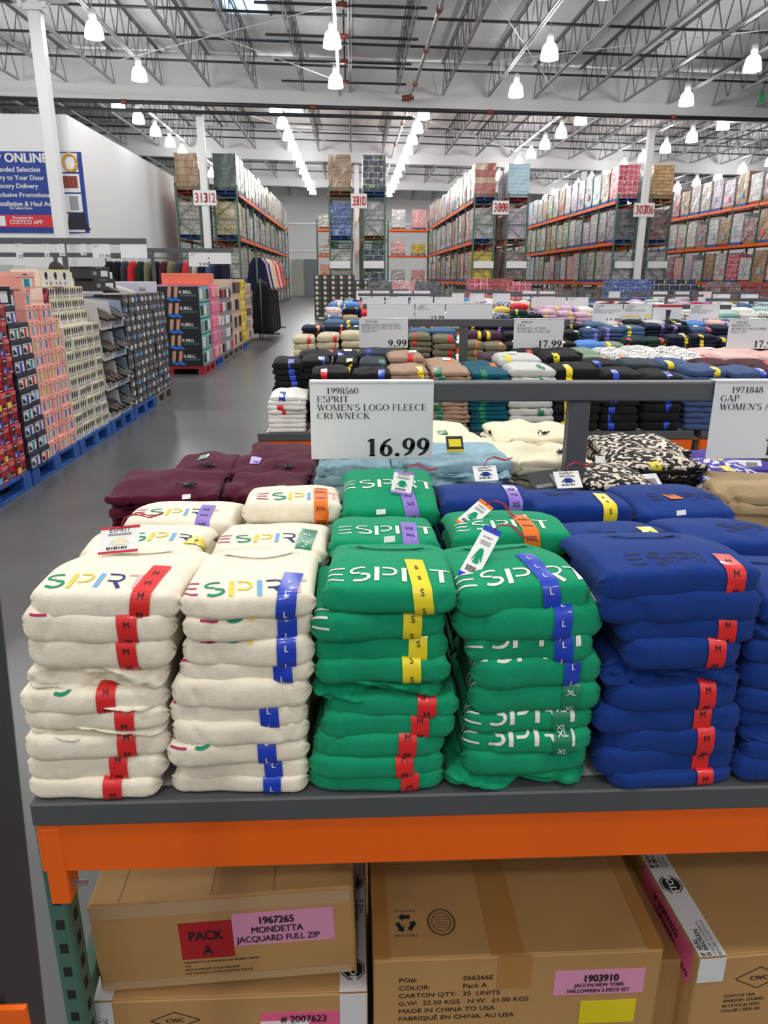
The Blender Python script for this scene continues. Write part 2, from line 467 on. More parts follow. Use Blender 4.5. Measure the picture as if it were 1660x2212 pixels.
for k, (a, b) in enumerate((((-8.6, 30.5, 9.0), (3.5, 23.5, 9.7)), ((-5, 27.5, 9.3), (1.5, 35.5, 9.0)), ((4.2, 25, 9.5), (9.5, 35.8, 8.7)), ((4, 31, 9.2), (15, 26, 9.3)), ((-6, 38, 9.2), (0, 50, 9.2)), ((3, 40, 9.2), (11, 50, 9)))):
    pipe('bracing_cable', [a, b], .014, M_white_steel, 'thin white diagonal bracing cable under the roof, %s of six' % ORD[k + 1], 'bracing cables')
mb = MB(); mb.bar((0, 16, 9.2), (0, 36, 9.2), .09, .05); o = mb.build('lamp_track', M_galv)
o.location = (-.45, 0, .0); tag(o, 'galvanised conduit track above the middle row of hanging lamps', 'track')

# high bay lamps
def lamp_parts():
    mb = MB()
    mb.lathe([(.10, .46), (.15, .445), (.195, .40), (.235, .31), (.262, .19), (.28, .03), (.283, 0), (.265, 0), (.25, .05)], 24)
    mb.lathe([(.262, .012), (.13, -.012), (.005, -.02)], 20)
    sh = mb.mesh('lamp_shade', mats=[M_lamp])
    mb = MB(); mb.lathe([(.0, .78), (.09, .78), (.11, .72), (.11, .52), (.10, .5)], 14); mb.tube([(0, 0, .78), (0, 0, 1.0)], .012, 6)
    mb.tube([(0, 0, 1.0), (0, 0, 2.14)], .006, 5)
    hs = mb.mesh('lamp_housing', mats=[M_white_steel])
    return sh, hs
LSH, LHS = lamp_parts()
LD = bpy.data.lights.new('high_bay', 'AREA'); LD.shape = 'DISK'; LD.size = .5; LD.energy = LAMP_W; LD.color = (1.0, 0.985, 0.955)
LD2 = LD.copy(); LD2.energy = LAMP_W * .42
def lamp(x, y, label, ld=None):
    z = 8.55 - .02 * x
    t = thing('high_bay_lamp', label, 'lamp', (x, y, z), 0, 'hanging high bay lamps')
    omesh('lamp_shade', LSH, t); omesh('lamp_housing', LHS, t)
    l = bpy.data.objects.new('bulb', ld or LD); link(l, t); l.location = (0, 0, -.03)
ROWN = {-15.3: 'leftmost near row', -7.9: 'left near row', -.55: 'middle near row', 6.45: 'right near row', 13.4: 'rightmost near row'}
for x, rn in ROWN.items():
    for k, y in enumerate((31.7, 26.6, 21.0, 15.5, 10, 4.5, -1, -6.5)):
        lamp(x, y + .06 * max(x, 0), 'white bell shaped lamp in the %s, %s from the girder' % (rn, ORD[k + 1]))
for rn, x in (('far left row', -10.2), ('far row over the left rack aisle', -3.3), ('far row right of the silver pipe', 3.27), ('far row above rack 309', 10.4), ('far row above rack 307', 17.0), ('far right row', 24.6)):
    for k in range(11):
        lamp(x, 36.8 + 3.25 * k, 'white bell lamp in the %s, %s beyond the girder' % (rn, ORD[k + 1]), LD2)

# columns
M_signw = mat('white_sign_board', (0.82, 0.82, 0.82), rough=0.45)
M_signred = mat('red_print', srgb(190, 30, 45), rough=0.5)
M_black = mat('black_print', (0.012, 0.012, 0.014), rough=0.5)
M_whiteprint = mat('white_print', (0.85, 0.85, 0.86), rough=0.5)
def column(x, y, top, label, cap=False, w=.30):
    t = thing('steel_column', label, 'column', (x, y, 0))
    mb = MB(); mb.box(-w / 2, w / 2, -w / 2, w / 2, 0, top, b=.02); mb.build('shaft', M_white_steel, t)
    if cap:
        mb = MB(); mb.box(-w * .75, w * .75, -w * .75, w * .75, top - .28, top - .12); mb.box(-.3, .35, -.3, .3, top - .02, top)
        for dx in (-.35, .3): mb.box(dx, dx + .12, -.34, -.26, top - .25, top - .1)
        mb.build('cap_plate', M_white_steel, t)
    return t
column(-8.75, 24.2, 8.95, 'white steel column in front of the blue banner', True, .34)
mb = MB(); mb.box(-9.0, -7.9, 23.9, 24.45, 8.96, 10.75); o = mb.build('beam_box', M_white_steel); tag(o, 'white boxed beam end on top of the left column', 'beam')
c1 = column(-6.45, 35.6, 8.8, 'white steel column between the two left rack ends')
c2 = column(14.15, 38.0, 8.4, 'white steel column between the two rack ends signed 307')
column(15.2, 52, 8.35, 'white steel column far behind the rack signed 307'); column(.35, 52, 8.6, 'white steel column behind the middle rack')
def aisle_sign(x, y, z, s1, s2, lab, w=1.0, h=.62):
    t = thing('aisle_number_sign', lab, 'sign', (x, y, z), 0, 'red aisle number signs')
    mb = MB(); mb.box(-w / 2, w / 2, -.015, .015, -h / 2, h / 2, b=.004); mb.build('board', M_signw, t)
    mb = MB(); mb.text(s1, (-w * .45, -.017, -h * .3), (1, 0, 0), (0, 0, 1), h * .62, 0, 'L', .02, sx=.72)
    mb.text(s2, (w * .46, -.017, -h * .3), (1, 0, 0), (0, 0, 1), h * .62, 0, 'R', .02, sx=.62); mb.build('numbers', M_signred, t)
aisle_sign(-6.43, 35.434, 5.0, '313', '312', 'white aisle sign with red numbers 313 and 312 on the left column')
aisle_sign(.35, 36.284, 5.0, '311', '310', 'white aisle sign with red numbers 311 and 310 on the middle rack', .72)
aisle_sign(7.25, 38.384, 4.95, '309', '308', 'white aisle sign with red numbers 309 and 308 between the racks', .8)
aisle_sign(14.12, 37.834, 4.85, '307', '306', 'white aisle sign with red numbers 307 and 306 on the right column', 1.0)

# white cooler building at left with the blue banner
mb = MB(); mb.box(XL, -8.62, 25.4, 39.5, 0, 6.35); struct('wall_left_cooler', mb, M_wall)
M_bblue = mat('banner_blue', srgb(28, 62, 150), rough=0.45, var=(1.2, .08)); M_bred = mat('banner_red', srgb(215, 45, 62), rough=0.45)
bx0 = P(0, 400, y=25.36).x - .9; bx1 = P(126, 400, y=25.36).x; bz1 = P(60, 327, y=25.36).z; bz0 = P(60, 503, y=25.36).z
t = thing('shop_banner', 'large blue hanging banner reading SHOP ONLINE on the white cooler wall', 'banner', (0, 25.369, 0))
mb = MB(); mb.box(bx0, bx1, 0, .03, bz0, bz1); mb.build('banner_sheet', M_bblue, t)
BH = bz1 - bz0
mb = MB(); mb.box(bx0, bx1, -.012, 0, bz0 + BH * .07, bz0 + BH * .225); mb.build('red_stripe', M_bred, t)
mb = MB(); ux, uz = (1, 0, 0), (0, 0, 1)
def bt(s, fx, fy, sz, bold=.03, al='R'):
    mb = MB(); mb.text(s, (bx1 + fx, -.014, bz0 + BH * fy), ux, uz, sz, 0, al, bold); mb.build('banner_text', M_whiteprint, t)
bt('SHOP ONLINE', -.22, .87, .25, .05); bt('Expanded Selection', -.5, .755, .135); bt('Delivery to Your Door', -.4, .655, .135)
bt('Grocery Delivery', -.62, .555, .135); bt('Exclusive Promotions', -.3, .445, .135); bt('Installation & Haul Away', -.06, .335, .135); bt('On Select Items', -.88, .295, .075)
bt('Download the', -.9, .175, .075); bt('COSTCO APP', -.62, .11, .115)
mb = MB(); mb.box(bx1 - 2.12, bx1 - 1.76, -.02, -.012, bz0 + BH * .085, bz0 + BH * .21, b=.003); mb.build('app_icon', M_whiteprint, t)
qx0 = bx1 + .04; qx1 = P(184, 415, y=25.36).x
t = thing('picture_banner', 'narrow blue banner with four product pictures right of the column', 'banner', (0, 25.369, 0))
mb = MB(); mb.box(qx0, qx1, 0, .03, bz0, bz1); mb.build('banner_sheet', M_bblue, t)
M_gold = mat('gold_print', srgb(214, 170, 90), rough=.4); M_fire = mat('picture_meat', srgb(140, 60, 45), rough=.5, var=(14, .6)); M_fridge = mat('picture_grey', srgb(150, 150, 160), rough=.4); M_lap = mat('picture_laptop', srgb(30, 34, 50), rough=.4)
for i in range(4):
    z1 = bz1 - .04 - i * BH * .247; z0 = z1 - BH * .225
    mb = MB(); mb.box(qx0 + .05, qx1 - .13, -.01, 0, z0, z1); mb.build('picture_panel', M_whiteprint, t)
    mb = MB(); cx = (qx0 + qx1) / 2 + .02; cz = (z0 + z1) / 2
    if i == 0:
        pts = [(cx + .2 * math.cos(a) , -.02, cz + .24 * math.sin(a)) for a in [k * math.pi / 12 for k in range(25)]]
        mb.tube(pts, .05, 6); mb.build('ring_picture', M_gold, t)
    elif i == 1: mb.box(qx0 + .1, qx1 - .2, -.014, -.01, cz - .15, cz + .2); mb.build('grill_picture', M_fire, t)
    elif i == 2: mb.box(qx0 + .25, cx + .12, -.014, -.01, z0 + .05, z1 - .06); mb.build('fridge_picture', M_fridge, t)
    else: mb.poly([(0, 0), (.75, 0), (.62, .18), (.58, .5), (.1, .5)], (qx0 + .08, -.014, z0 + .06), ux, uz); mb.build('laptop_picture', M_lap, t)

# grey door and beige cabinet on the back wall
M_gdoor = mat('grey_door_paint', srgb(120, 128, 134), rough=.45); M_beige = mat('beige_panel', srgb(168, 170, 155), rough=.5)
mb = MB(); a, b = P(659, 600, y=79.8), P(684, 560, y=79.8); mb.box(a.x, b.x, 79.75, 80, 0, b.z); struct('door_1', mb, M_gdoor)
mb = MB(); a, b = P(633, 600, y=79.3), P(655, 560, y=79.3); mb.box(a.x, b.x, 79.3, 79.7, 0, b.z); tag(mb.build('wall_cabinet', M_beige), 'beige metal cabinet on the back wall left of the grey door', 'cabinet')
# ------------------------------------------------------------------ pallet racks
M_rgreen = mat('green_rack_steel', srgb(66, 104, 88), rough=0.45)
M_orange = mat('orange_rack_beam', srgb(236, 98, 6), rough=0.42)
M_pwood = mat('pallet_wood', srgb(150, 112, 72), rough=0.8, var=(9, .2))
M_pblue = mat('blue_pallet_paint', srgb(36, 84, 160), rough=0.6, var=(7, .22))
M_pred = mat('red_pallet_paint', srgb(150, 32, 44), rough=0.6, var=(7, .18))
M_pgrey = mat('weathered_pallet', srgb(110, 104, 98), rough=0.8, var=(7, .2))
M_pink = mat('pink_card', srgb(240, 110, 150), rough=0.6)
M_bcard = mat('blue_card', srgb(130, 190, 215), rough=0.6)

def pallet_mb(w, d, h=.14, mb=None):
    """stringer pallet, centred, its top at z = 0 and its base at -h"""
    mb = mb or MB(); n = 7
    for i in range(n):
        y = -d / 2 + d * i / n; mb.box(-w / 2, w / 2, y + .012, y + d / n - .012, -.022, 0)
    for x in (-w / 2, -.022, w / 2 - .044): mb.box(x, x + .044, -d / 2, d / 2, -h + .02, -.022)
    for i in (0, 3, 6):
        y = -d / 2 + d * i / n; mb.box(-w / 2, w / 2, y, y + d / n, -h, -h + .02)
    return mb

def load_material(name, c1, c2, mortar, bw, bh, wrap=.5, spots=None):
    m = bpy.data.materials.new(name); m.use_nodes = True; nt = m.node_tree; b = nt.nodes['Principled BSDF']
    N = nt.nodes.new; K = nt.links.new
    uv = N('ShaderNodeTexCoord')
    br = N('ShaderNodeTexBrick'); br.offset = 0.0 if bw < .3 else .5
    br.inputs['Color1'].default_value = (*c1, 1); br.inputs['Color2'].default_value = (*c2, 1); br.inputs['Mortar'].default_value = (*mortar, 1)
    br.inputs['Scale'].default_value = 1; br.inputs['Brick Width'].default_value = bw; br.inputs['Row Height'].default_value = bh
    br.inputs['Mortar Size'].default_value = .012; br.inputs['Bias'].default_value = 0.0
    K(uv.outputs['UV'], br.inputs['Vector'])
    col = br.outputs['Color']
    if spots:
        vo = N('ShaderNodeTexVoronoi'); vo.inputs['Scale'].default_value = spots[1]; K(uv.outputs['UV'], vo.inputs['Vector'])
        th = N('ShaderNodeMath'); th.operation = 'LESS_THAN'; th.inputs[1].default_value = spots[2]; K(vo.outputs['Distance'], th.inputs[0])
        mx = N('ShaderNodeMix'); mx.data_type = 'RGBA'; K(th.outputs[0], mx.inputs[0]); K(col, mx.inputs[6]); mx.inputs[7].default_value = (*spots[0], 1)
        col = mx.outputs[2]
    # stretch film: milky streaks that belong to the film, and its wrinkles
    mp = N('ShaderNodeMapping'); mp.inputs['Scale'].default_value = (3.5, 9, 1); K(uv.outputs['UV'], mp.inputs['Vector'])
    no = N('ShaderNodeTexNoise'); no.inputs['Scale'].default_value = 1.6; no.inputs['Detail'].default_value = 5; K(mp.outputs['Vector'], no.inputs['Vector'])
    rg = N('ShaderNodeMapRange'); rg.inputs['From Min'].default_value = .45; rg.inputs['From Max'].default_value = .8; rg.inputs['To Max'].default_value = wrap
    K(no.outputs['Fac'], rg.inputs['Value'])
    mx = N('ShaderNodeMix'); mx.data_type = 'RGBA'; K(rg.outputs['Result'], mx.inputs[0]); K(col, mx.inputs[6]); mx.inputs[7].default_value = (.62, .62, .63, 1)
    K(mx.outputs[2], b.inputs['Base Color'])
    bp = N('ShaderNodeBump'); bp.inputs['Strength'].default_value = .9 * min(1, wrap * 1.6); bp.inputs['Distance'].default_value = .06; K(no.outputs['Fac'], bp.inputs['Height']); K(bp.outputs['Normal'], b.inputs['Normal'])
    b.inputs['Roughness'].default_value = .26 if wrap > .1 else .55
    b.inputs['Coat Weight'].default_value = wrap
    b.inputs['Coat Roughness'].default_value = .15
    MATS[name] = m; return m

S = srgb
LM = dict(
    white=load_material('wrapped_white_cartons', S(205, 205, 205), S(180, 178, 180), S(120, 118, 120), .4, .26, .6),
    grey=load_material('wrapped_grey_cartons', S(160, 156, 158), S(190, 186, 188), S(90, 88, 90), .36, .22, .6),
    lavender=load_material('wrapped_lavender_cartons', S(176, 160, 180), S(200, 190, 200), S(110, 96, 120), .3, .2, .5),
    brown=load_material('wrapped_brown_cartons', S(160, 125, 88), S(146, 112, 78), S(88, 64, 44), .5, .34, .45),
    brownplain=load_material('plain_brown_cartons', S(168, 132, 94), S(150, 116, 82), S(80, 58, 40), .42, .3, .12),
    pink=load_material('wrapped_pink_packs', S(222, 150, 150), S(235, 190, 186), S(170, 110, 110), .3, .18, .45),
    redcheck=load_material('red_and_white_packs', S(190, 60, 84), S(205, 80, 100), S(225, 205, 205), .24, .26, .3, (S(235, 215, 215), 4.2, .2)),
    redcarton=load_material('red_and_cream_cartons', S(168, 52, 60), S(206, 186, 160), S(60, 34, 34), 1.2, .3, .25, (S(60, 40, 40), 6, .16)),
    yellow=load_material('yellow_sacks', S(214, 184, 40), S(196, 164, 30), S(120, 96, 20), .5, .16, .35),
    green=load_material('green_packs', S(110, 160, 60), S(190, 196, 180), S(70, 90, 50), .3, .2, .4),
    darkgreen=load_material('dark_green_boxes', S(46, 70, 62), S(52, 76, 66), S(34, 50, 46), 2.2, 2.4, .22),
    blue=load_material('blue_packs', S(40, 74, 150), S(60, 96, 170), S(150, 160, 190), .3, .2, .4, (S(210, 215, 225), 5, .18)),
    lightblue=load_material('light_blue_trays', S(150, 186, 205), S(168, 200, 216), S(226, 226, 220), 2.2, .17, .2),
    navy=load_material('navy_and_lime_packs', S(36, 42, 70), S(44, 50, 78), S(190, 196, 200), .42, .26, .25, (S(170, 200, 40), 4, .2)),
    clear=load_material('wrapped_pale_packs', S(196, 190, 176), S(150, 146, 138), S(100, 96, 90), .34, .2, .7),
    gold=load_material('wrapped_gold_packs', S(190, 170, 110), S(205, 196, 170), S(110, 96, 60), .5, .22, .5),
    dark=load_material('wrapped_dark_cartons', S(86, 84, 96), S(104, 100, 112), S(50, 48, 56), .5, .3, .5),
    maroon=load_material('wrapped_maroon_packs', S(120, 50, 60), S(170, 150, 150), S(60, 34, 40), .3, .24, .5),
    teal=load_material('wrapped_teal_packs', S(84, 120, 130), S(150, 164, 170), S(70, 80, 90), .34, .22, .5),
    orange=load_material('orange_and_white_packs', S(220, 130, 100), S(230, 215, 205), S(190, 100, 80), .3, .1, .2),
    trays=load_material('brown_fruit_trays', S(176, 136, 84), S(196, 160, 110), S(90, 60, 36), .6, .16, .2, (S(190, 200, 205), 4, .17)),
)
DESC = dict(white='white carton', grey='grey carton', lavender='lavender carton', brown='wrapped brown carton', brownplain='plain brown carton', pink='pink pack',
            redcheck='red and white checked', redcarton='red and cream carton', yellow='yellow sack', green='green pack', darkgreen='dark green box', blue='blue pack',
            lightblue='light blue tray', navy='navy and lime', clear='pale film wrapped', gold='gold pack', dark='dark wrapped', maroon='maroon pack', teal='teal pack', orange='orange striped', trays='brown tray')

def load_mesh(w, d, h, seed, ox=0.0):
    """block of goods, sides a little uneven; unwrapped in metres so the cartons keep their size"""
    rnd = random.Random(seed); n = 5
    vs = []; fs = []; uvs = []
    offs = {}
    def pt(x, y, z):
        k = (round(x, 3), round(y, 3), round(z, 3))
        if k not in offs: offs[k] = (rnd.uniform(-.018, .018), rnd.uniform(-.018, .018), rnd.uniform(-.012, .012) if z > .01 else 0)
        o = offs[k]; return (x + o[0], y + o[1], z + o[2])
    def face(o, u, v, lu, lv):
        for i in range(n):
            for j in range(n):
                q = []
                for (a, b) in ((i, j), (i + 1, j), (i + 1, j + 1), (i, j + 1)):
                    p = [o[k] + u[k] * lu * a / n + v[k] * lv * b / n for k in range(3)]
                    vs.append(pt(*p)); q.append(len(vs) - 1); uvs.append((lu * a / n + seed * .37, lv * b / n))
                fs.append(q)
    X0, Y0 = -w / 2, -d / 2
    face((X0, Y0, 0), (1, 0, 0), (0, 0, 1), w, h); face((-X0, Y0, 0), (0, 1, 0), (0, 0, 1), d, h)
    face((-X0, -Y0, 0), (-1, 0, 0), (0, 0, 1), w, h); face((X0, -Y0, 0), (0, -1, 0), (0, 0, 1), d, h)
    face((X0, Y0, h), (1, 0, 0), (0, 1, 0), w, d); face((X0, -Y0, 0), (1, 0, 0), (0, -1, 0), w, d)
    # weld
    key = {}; nv = []; mp = []
    for p in vs:
        k = tuple(round(c, 5) for c in p)
        if k not in key: key[k] = len(nv); nv.append(p)
        mp.append(key[k])
    me = bpy.data.meshes.new('goods'); me.from_pydata(nv, [], [[mp[i] for i in f] for f in fs])
    ul = me.uv_layers.new(name='uv'); i = 0
    for f in fs:
        for vi in f: ul.data[i].uv = uvs[vi]; i += 1
    me.materials.append(None); me.update(); return me
LOADS = {}
def load(x, y, z, kind, h, label, group, tagc=None, w=1.02, d=1.12, face=-1, pal=None):
    """pallet of goods standing on z; w runs across the shelf (x), d along it (y)"""
    k = (w, d, round(h, 1))
    if k not in LOADS: LOADS[k] = [load_mesh(w, d, round(h, 1), s) for s in range(3)]
    t = thing('pallet_load', label, 'pallet', (x, y, z), 0, group)
    rnd = random.Random(label)
    g = omesh('goods', rnd.choice(LOADS[k]), t, [LM[kind]]); g.location = (0, 0, .14)
    kp = ('p', w, d)
    if kp not in LOADS:
        me = pallet_mb(w + .02, d + .02).mesh('pallet_base'); LOADS[kp] = me
    p = omesh('pallet_base', LOADS[kp], t, [pal or rnd.choice([M_pblue, M_pwood, M_pblue, M_pred])]); p.location = (0, 0, .14)
    if tagc:
        if 'tag' not in LOADS:
            mb = MB(); mb.box(-.006, 0, -.11, .11, -.14, .14); LOADS['tag'] = mb.mesh('tag_card')
        c = omesh('tag_card', LOADS['tag'], t, [tagc]); c.location = (face * (w / 2 + .022), rnd.uniform(-.2, .2), .14 + rnd.uniform(.3, .5))
    return t

LV = (1.5, 3.4, 5.3)
FRAME = {}
def rack(x0, x1, y0, nb, name, label, face, kinds, ends, lowfill=True, bay=2.75, full=True):
    """one row of racking from x0 to x1, running back from y0; ends = goods on the three shelves at the front"""
    w = x1 - x0
    t = thing('pallet_rack', label, 'rack', (x0, y0, 0), 0, 'warehouse pallet racks')
    k = round(w, 2)
    if k not in FRAME:
        mb = MB(); H = 5.62
        for x in (0, w - .08): mb.box(x, x + .08, 0, .075, 0, H)
        for z in (.15, 1.35, 2.3, 3.3, 4.2, 5.1, 5.55): mb.bar((.04, .0375, z), (w - .04, .0375, z), .04, .04)
        for (a, b) in ((.2, 1.3), (2.35, 1.4), (2.4, 3.25), (4.15, 3.35), (4.25, 5.05)): mb.bar((.04, .0375, a), (w - .04, .0375, b), .035, .035)
        FRAME[k] = mb.mesh('upright_frame', mats=[M_rgreen])
    for i in range(nb + 1):
        o = omesh('upright_frame', FRAME[k], t); o.location = (0, i * bay, 0)
    kb = ('b', bay)
    if kb not in FRAME:
        mb = MB(); mb.box(-.025, .025, .08, bay - .005, -.14, 0, b=.006); FRAME[kb] = mb.mesh('shelf_beam', mats=[M_orange])
    for i in range(nb):
        for z in LV:
            for x in (-.028, w + .028):
                o = omesh('shelf_beam', FRAME[kb], t); o.location = (x, i * bay, z)
    rnd = random.Random(label)
    for li, z in enumerate((.0,) + LV):
        nm = ('floor level', 'lower shelf', 'middle shelf', 'top shelf')[li]
        if li == 0 and not lowfill: continue
        n = nb * 2 if full else 2
        for j in range(n):
            kd = ends[li - 1] if (j == 0 and li) else rnd.choice(kinds)
            h = {0: rnd.choice((.9, 1.1)), 1: rnd.choice((1.1, 1.3, 1.4, 1.4)), 2: rnd.choice((1.1, 1.3, 1.4, 1.4)), 3: rnd.choice((1.3, 1.4, 1.5, 1.5, 1.5))}[li]
            if j == 0: h = (1.1, 1.3, 1.4, 1.5)[li]
            y = y0 + .1 + (j + .5) * (bay / 2) - .03
            load((x0 + x1) / 2, y, z + .004, kd, h, '%s pallet load, %s from front on %s of %s' % (DESC[kd], ORD[j + 1], nm, name), 'pallet loads in the ' + name,
                 rnd.choice((None, None, M_pink, M_bcard)) if j else None, face=face)
    return t
MIX = ['white', 'white', 'white', 'grey', 'lavender', 'clear', 'clear', 'pink', 'brown', 'teal']
fx = lambda px, y: P(px, 520, y=y).x
rack(fx(386, 36.3), fx(438, 36.3), 36.3, 4, 'left outer rack', 'green upright pallet rack left of the left column', -1, MIX, ('clear', 'clear', 'brownplain'), full=False)
rack(fx(466, 36.3), fx(519, 36.3), 36.3, 10, 'left aisle rack', 'long pallet rack along the left aisle, right of the left column', 1, ['white', 'clear', 'clear', 'white', 'brown', 'teal', 'grey', 'gold'], ('clear', 'gold', 'darkgreen'))
rack(fx(711, 36.3), fx(762, 36.3), 36.3, 8, 'left middle rack', 'middle pallet rack, left half under sign 311', -1, MIX, ('clear', 'blue', 'brown'), full=False)
rack(fx(784, 36.3), fx(834, 36.3), 36.3, 8, 'right middle rack', 'middle pallet rack, right half under sign 310', 1, MIX, ('navy', 'grey', 'navy'), full=False)
rack(fx(1021, 38.4), fx(1069, 38.4), 38.4, 8, 'near right rack', 'long pallet rack left of sign 309', -1, ['white', 'grey', 'lavender', 'pink', 'brown', 'green', 'white', 'clear', 'lavender'], ('yellow', 'grey', 'redcarton'))
rack(fx(1093, 38.4), fx(1139, 38.4), 38.4, 8, 'backing near right rack', 'pallet rack right of sign 309', 1, MIX, ('maroon', 'lavender', 'lightblue'), full=False)
rack(fx(1326, 38.4), fx(1374, 38.4), 38.4, 8, 'mid right rack', 'long pallet rack left of sign 307', -1, ['white', 'white', 'grey', 'clear', 'lavender', 'teal', 'green', 'lightblue', 'brown', 'pink'], ('grey', 'dark', 'redcheck'))
rack(fx(1399, 38.4), fx(1446, 38.4), 38.4, 8, 'backing mid right rack', 'pallet rack right of sign 307', 1, MIX, ('grey', 'maroon', 'trays'), full=False)
rack(20.3, 21.4, 36.0, 9, 'far right rack', 'long pallet rack at the right edge of the view', -1, ['pink', 'white', 'grey', 'lavender', 'white', 'clear', 'brown', 'maroon', 'redcheck'], ('white', 'lavender', 'yellow'))
# racks across the end of the aisles
def cross_rack(x0, x1, y, label, kinds, name):
    t = thing('pallet_rack', label, 'rack', (x0, y, 0), 0, 'warehouse pallet racks')
    n = max(1, round((x1 - x0) / 2.75)); bay = (x1 - x0) / n
    for i in range(n + 1):
        mb = MB()
        for yy in (0, 1.0): mb.box(-.04, .04, yy, yy + .08, 0, 6.0)
        for z in (.2, 1.4, 2.6, 3.8, 5): mb.bar((0, .04, z), (0, 1.04, z + .3), .04, .04)
        o = mb.build('upright_frame', M_rgreen, t); o.location = (i * bay, 0, 0)
        if i < n:
            for z in LV:
                for yy in (-.03, 1.11):
                    mb = MB(); mb.box(.05, bay - .05, yy - .025, yy + .025, -.14, 0); o = mb.build('shelf_beam', M_orange, t); o.location = (i * bay, 0, z)
    rnd = random.Random(label)
    for li, z in enumerate((.0,) + LV):
        m = max(1, int((x1 - x0) / 1.25))
        for j in range(m):
            kd = rnd.choice(kinds)
            load(x0 + (j + .5) * (x1 - x0) / m, y + .55, z + .004, kd, rnd.choice((.7, .9, 1.1, 1.3)), '%s pallet load, %s from left on %s of %s' % (DESC[kd], ORD[j + 1], ('floor level', 'lower shelf', 'middle shelf', 'top shelf')[li], name), 'pallet loads in the ' + name, d=1.0)
cross_rack(fx(838, 62), fx(925, 62), 61, 'pallet rack across the end of the aisle right of the middle rack', ['pink', 'yellow', 'white', 'orange', 'lightblue', 'dark'], 'right end rack')
cross_rack(fx(686, 62), fx(714, 62) + .4, 61, 'pallet rack across the aisle end left of the middle rack', ['brown', 'white', 'orange', 'clear'], 'left end rack')
# ------------------------------------------------------------------ display tables
M_hammer = mat('grey_hammered_metal', S(84, 86, 90), rough=.5, bump=(700, .5, .0012), metal=.2)
M_board = mat('white_table_board', S(226, 226, 226), rough=.4)
M_hole = mat('dark_slot', (.008, .008, .008), rough=.9)
M_zinc = mat('zinc_bolt', (.6, .6, .6), rough=.3, metal=1)
TZ = .85; TD = 1.46; PITCHY = 2.795
TY = [.943 + PITCHY * k for k in range(8)]
TW = 2.27; TX0 = -.49; TP = 2.31
RAILY = .72; RAILZ = 1.38

def table_parts():
    d = {}
    mb = MB(); mb.box(.04, TW - .04, .04, TD - .04, TZ - .022, TZ - .002); d['tabletop'] = (mb.mesh('tabletop'), M_board)
    mb = MB()
    mb.box(0, TW, 0, .04, TZ - .041, TZ, b=.003); mb.box(0, TW, TD - .04, TD, TZ - .041, TZ, b=.003)
    mb.box(0, .04, .04, TD - .04, TZ - .041, TZ, b=.003); mb.box(TW - .04, TW, .04, TD - .04, TZ - .041, TZ, b=.003)
    d['edge_trim'] = (mb.mesh('edge_trim'), M_hammer)
    mb = MB(); mb.box(.0, TW, .006, .045, TZ - .133, TZ - .041, b=.004); d['shelf_beam'] = (mb.mesh('shelf_beam'), M_orange)
    mb = MB(); mb.box(-.017, .017, -.022, .022, 0, TZ - .06, b=.004)
    for i in range(15):
        z = .08 + i * .05; mb.box(.0165, .0176, -.007, .007, z, z + .022, 1, b=.0004); mb.box(-.007, .007, -.0226, -.0215, z, z + .02, 1, b=.0004)
    d['upright'] = (mb.mesh('upright', 2), M_rgreen, M_hole)
    mb = MB(); mb.box(.0, .03, 0, .004, TZ - .192, TZ - .05, b=.0015); mb.box(.026, .03, .004, .04, TZ - .192, TZ - .135, b=.001); d['connector_plate'] = (mb.mesh('connector_plate'), M_orange)
    mb = MB(); mb.lathe([(0, -.006), (.009, -.006), (.009, .002), (.005, .002), (.005, .022), (0, .023)], 6, smooth=False); d['bolt'] = (mb.mesh('bolt'), M_zinc)
    mb = MB(); mb.box(-.014, .014, .05, TD - .12, -.018, .018, b=.003); d['side_brace'] = (mb.mesh('side_brace'), M_rgreen)
    mb = MB(); mb.box(0, 1.25, -.022, .022, -.043, 0, b=.003); d['sign_rail'] = (mb.mesh('sign_rail'), M_hammer)
    mb = MB(); mb.box(-.024, .024, -.018, .018, TZ, RAILZ - .043, b=.003); d['rail_post'] = (mb.mesh('rail_post'), M_hammer)
    mb = MB(); mb.box(.05, TW - .05, .05, TD - .05, .085, .105); d['lower_deck'] = (mb.mesh('lower_deck'), M_pwood)
    return d
TPARTS = table_parts()
def table(col, row, label):
    x0 = TX0 + TP * col; t = thing('display_table', label, 'table', (x0, TY[row], 0), 0, 'clothing display tables')
    def p(n, loc=(0, 0, 0), rot=None, parent=t):
        o = omesh(n, TPARTS[n][0], parent, list(TPARTS[n][1:])); o.location = loc
        if rot: o.rotation_euler = rot
        return o
    p('tabletop'); p('edge_trim'); p('shelf_beam'); b = p('shelf_beam', (0, TD - .05, 0)); p('lower_deck')
    for x in (.003, TW - .035):
        for y in (.052, TD - .06):
            p('upright', (x, y, 0))
    for x in (.003, TW - .035): p('side_brace', (x, 0, .36), (math.radians(19), 0, 0)); p('side_brace', (x, 0, .13))
    for x in (.008,): p('connector_plate', (x, .004, 0)); p('bolt', (x + .03, .022, TZ - .168), (0, math.pi / 2, 0))
    if not (row == 0 and col > 0):
        rx = .39 + (.14 if row == 1 else .2 if row > 1 else 0)
        p('sign_rail', (rx, RAILY + .02, RAILZ)); p('rail_post', (rx + .62, RAILY + .02, 0))
    return t
ROWN2 = ['front row', 'second row', 'third row', 'fourth row', 'fifth row', 'sixth row', 'seventh row', 'eighth row']
for row in range(7):
    for col in range((1, 2, 3, 4, 4, 5, 6)[row]):
        table(col, row, 'grey edged clothing table on orange beams, %s, %s from the aisle' % (ROWN2[row], ORD[col + 1]))

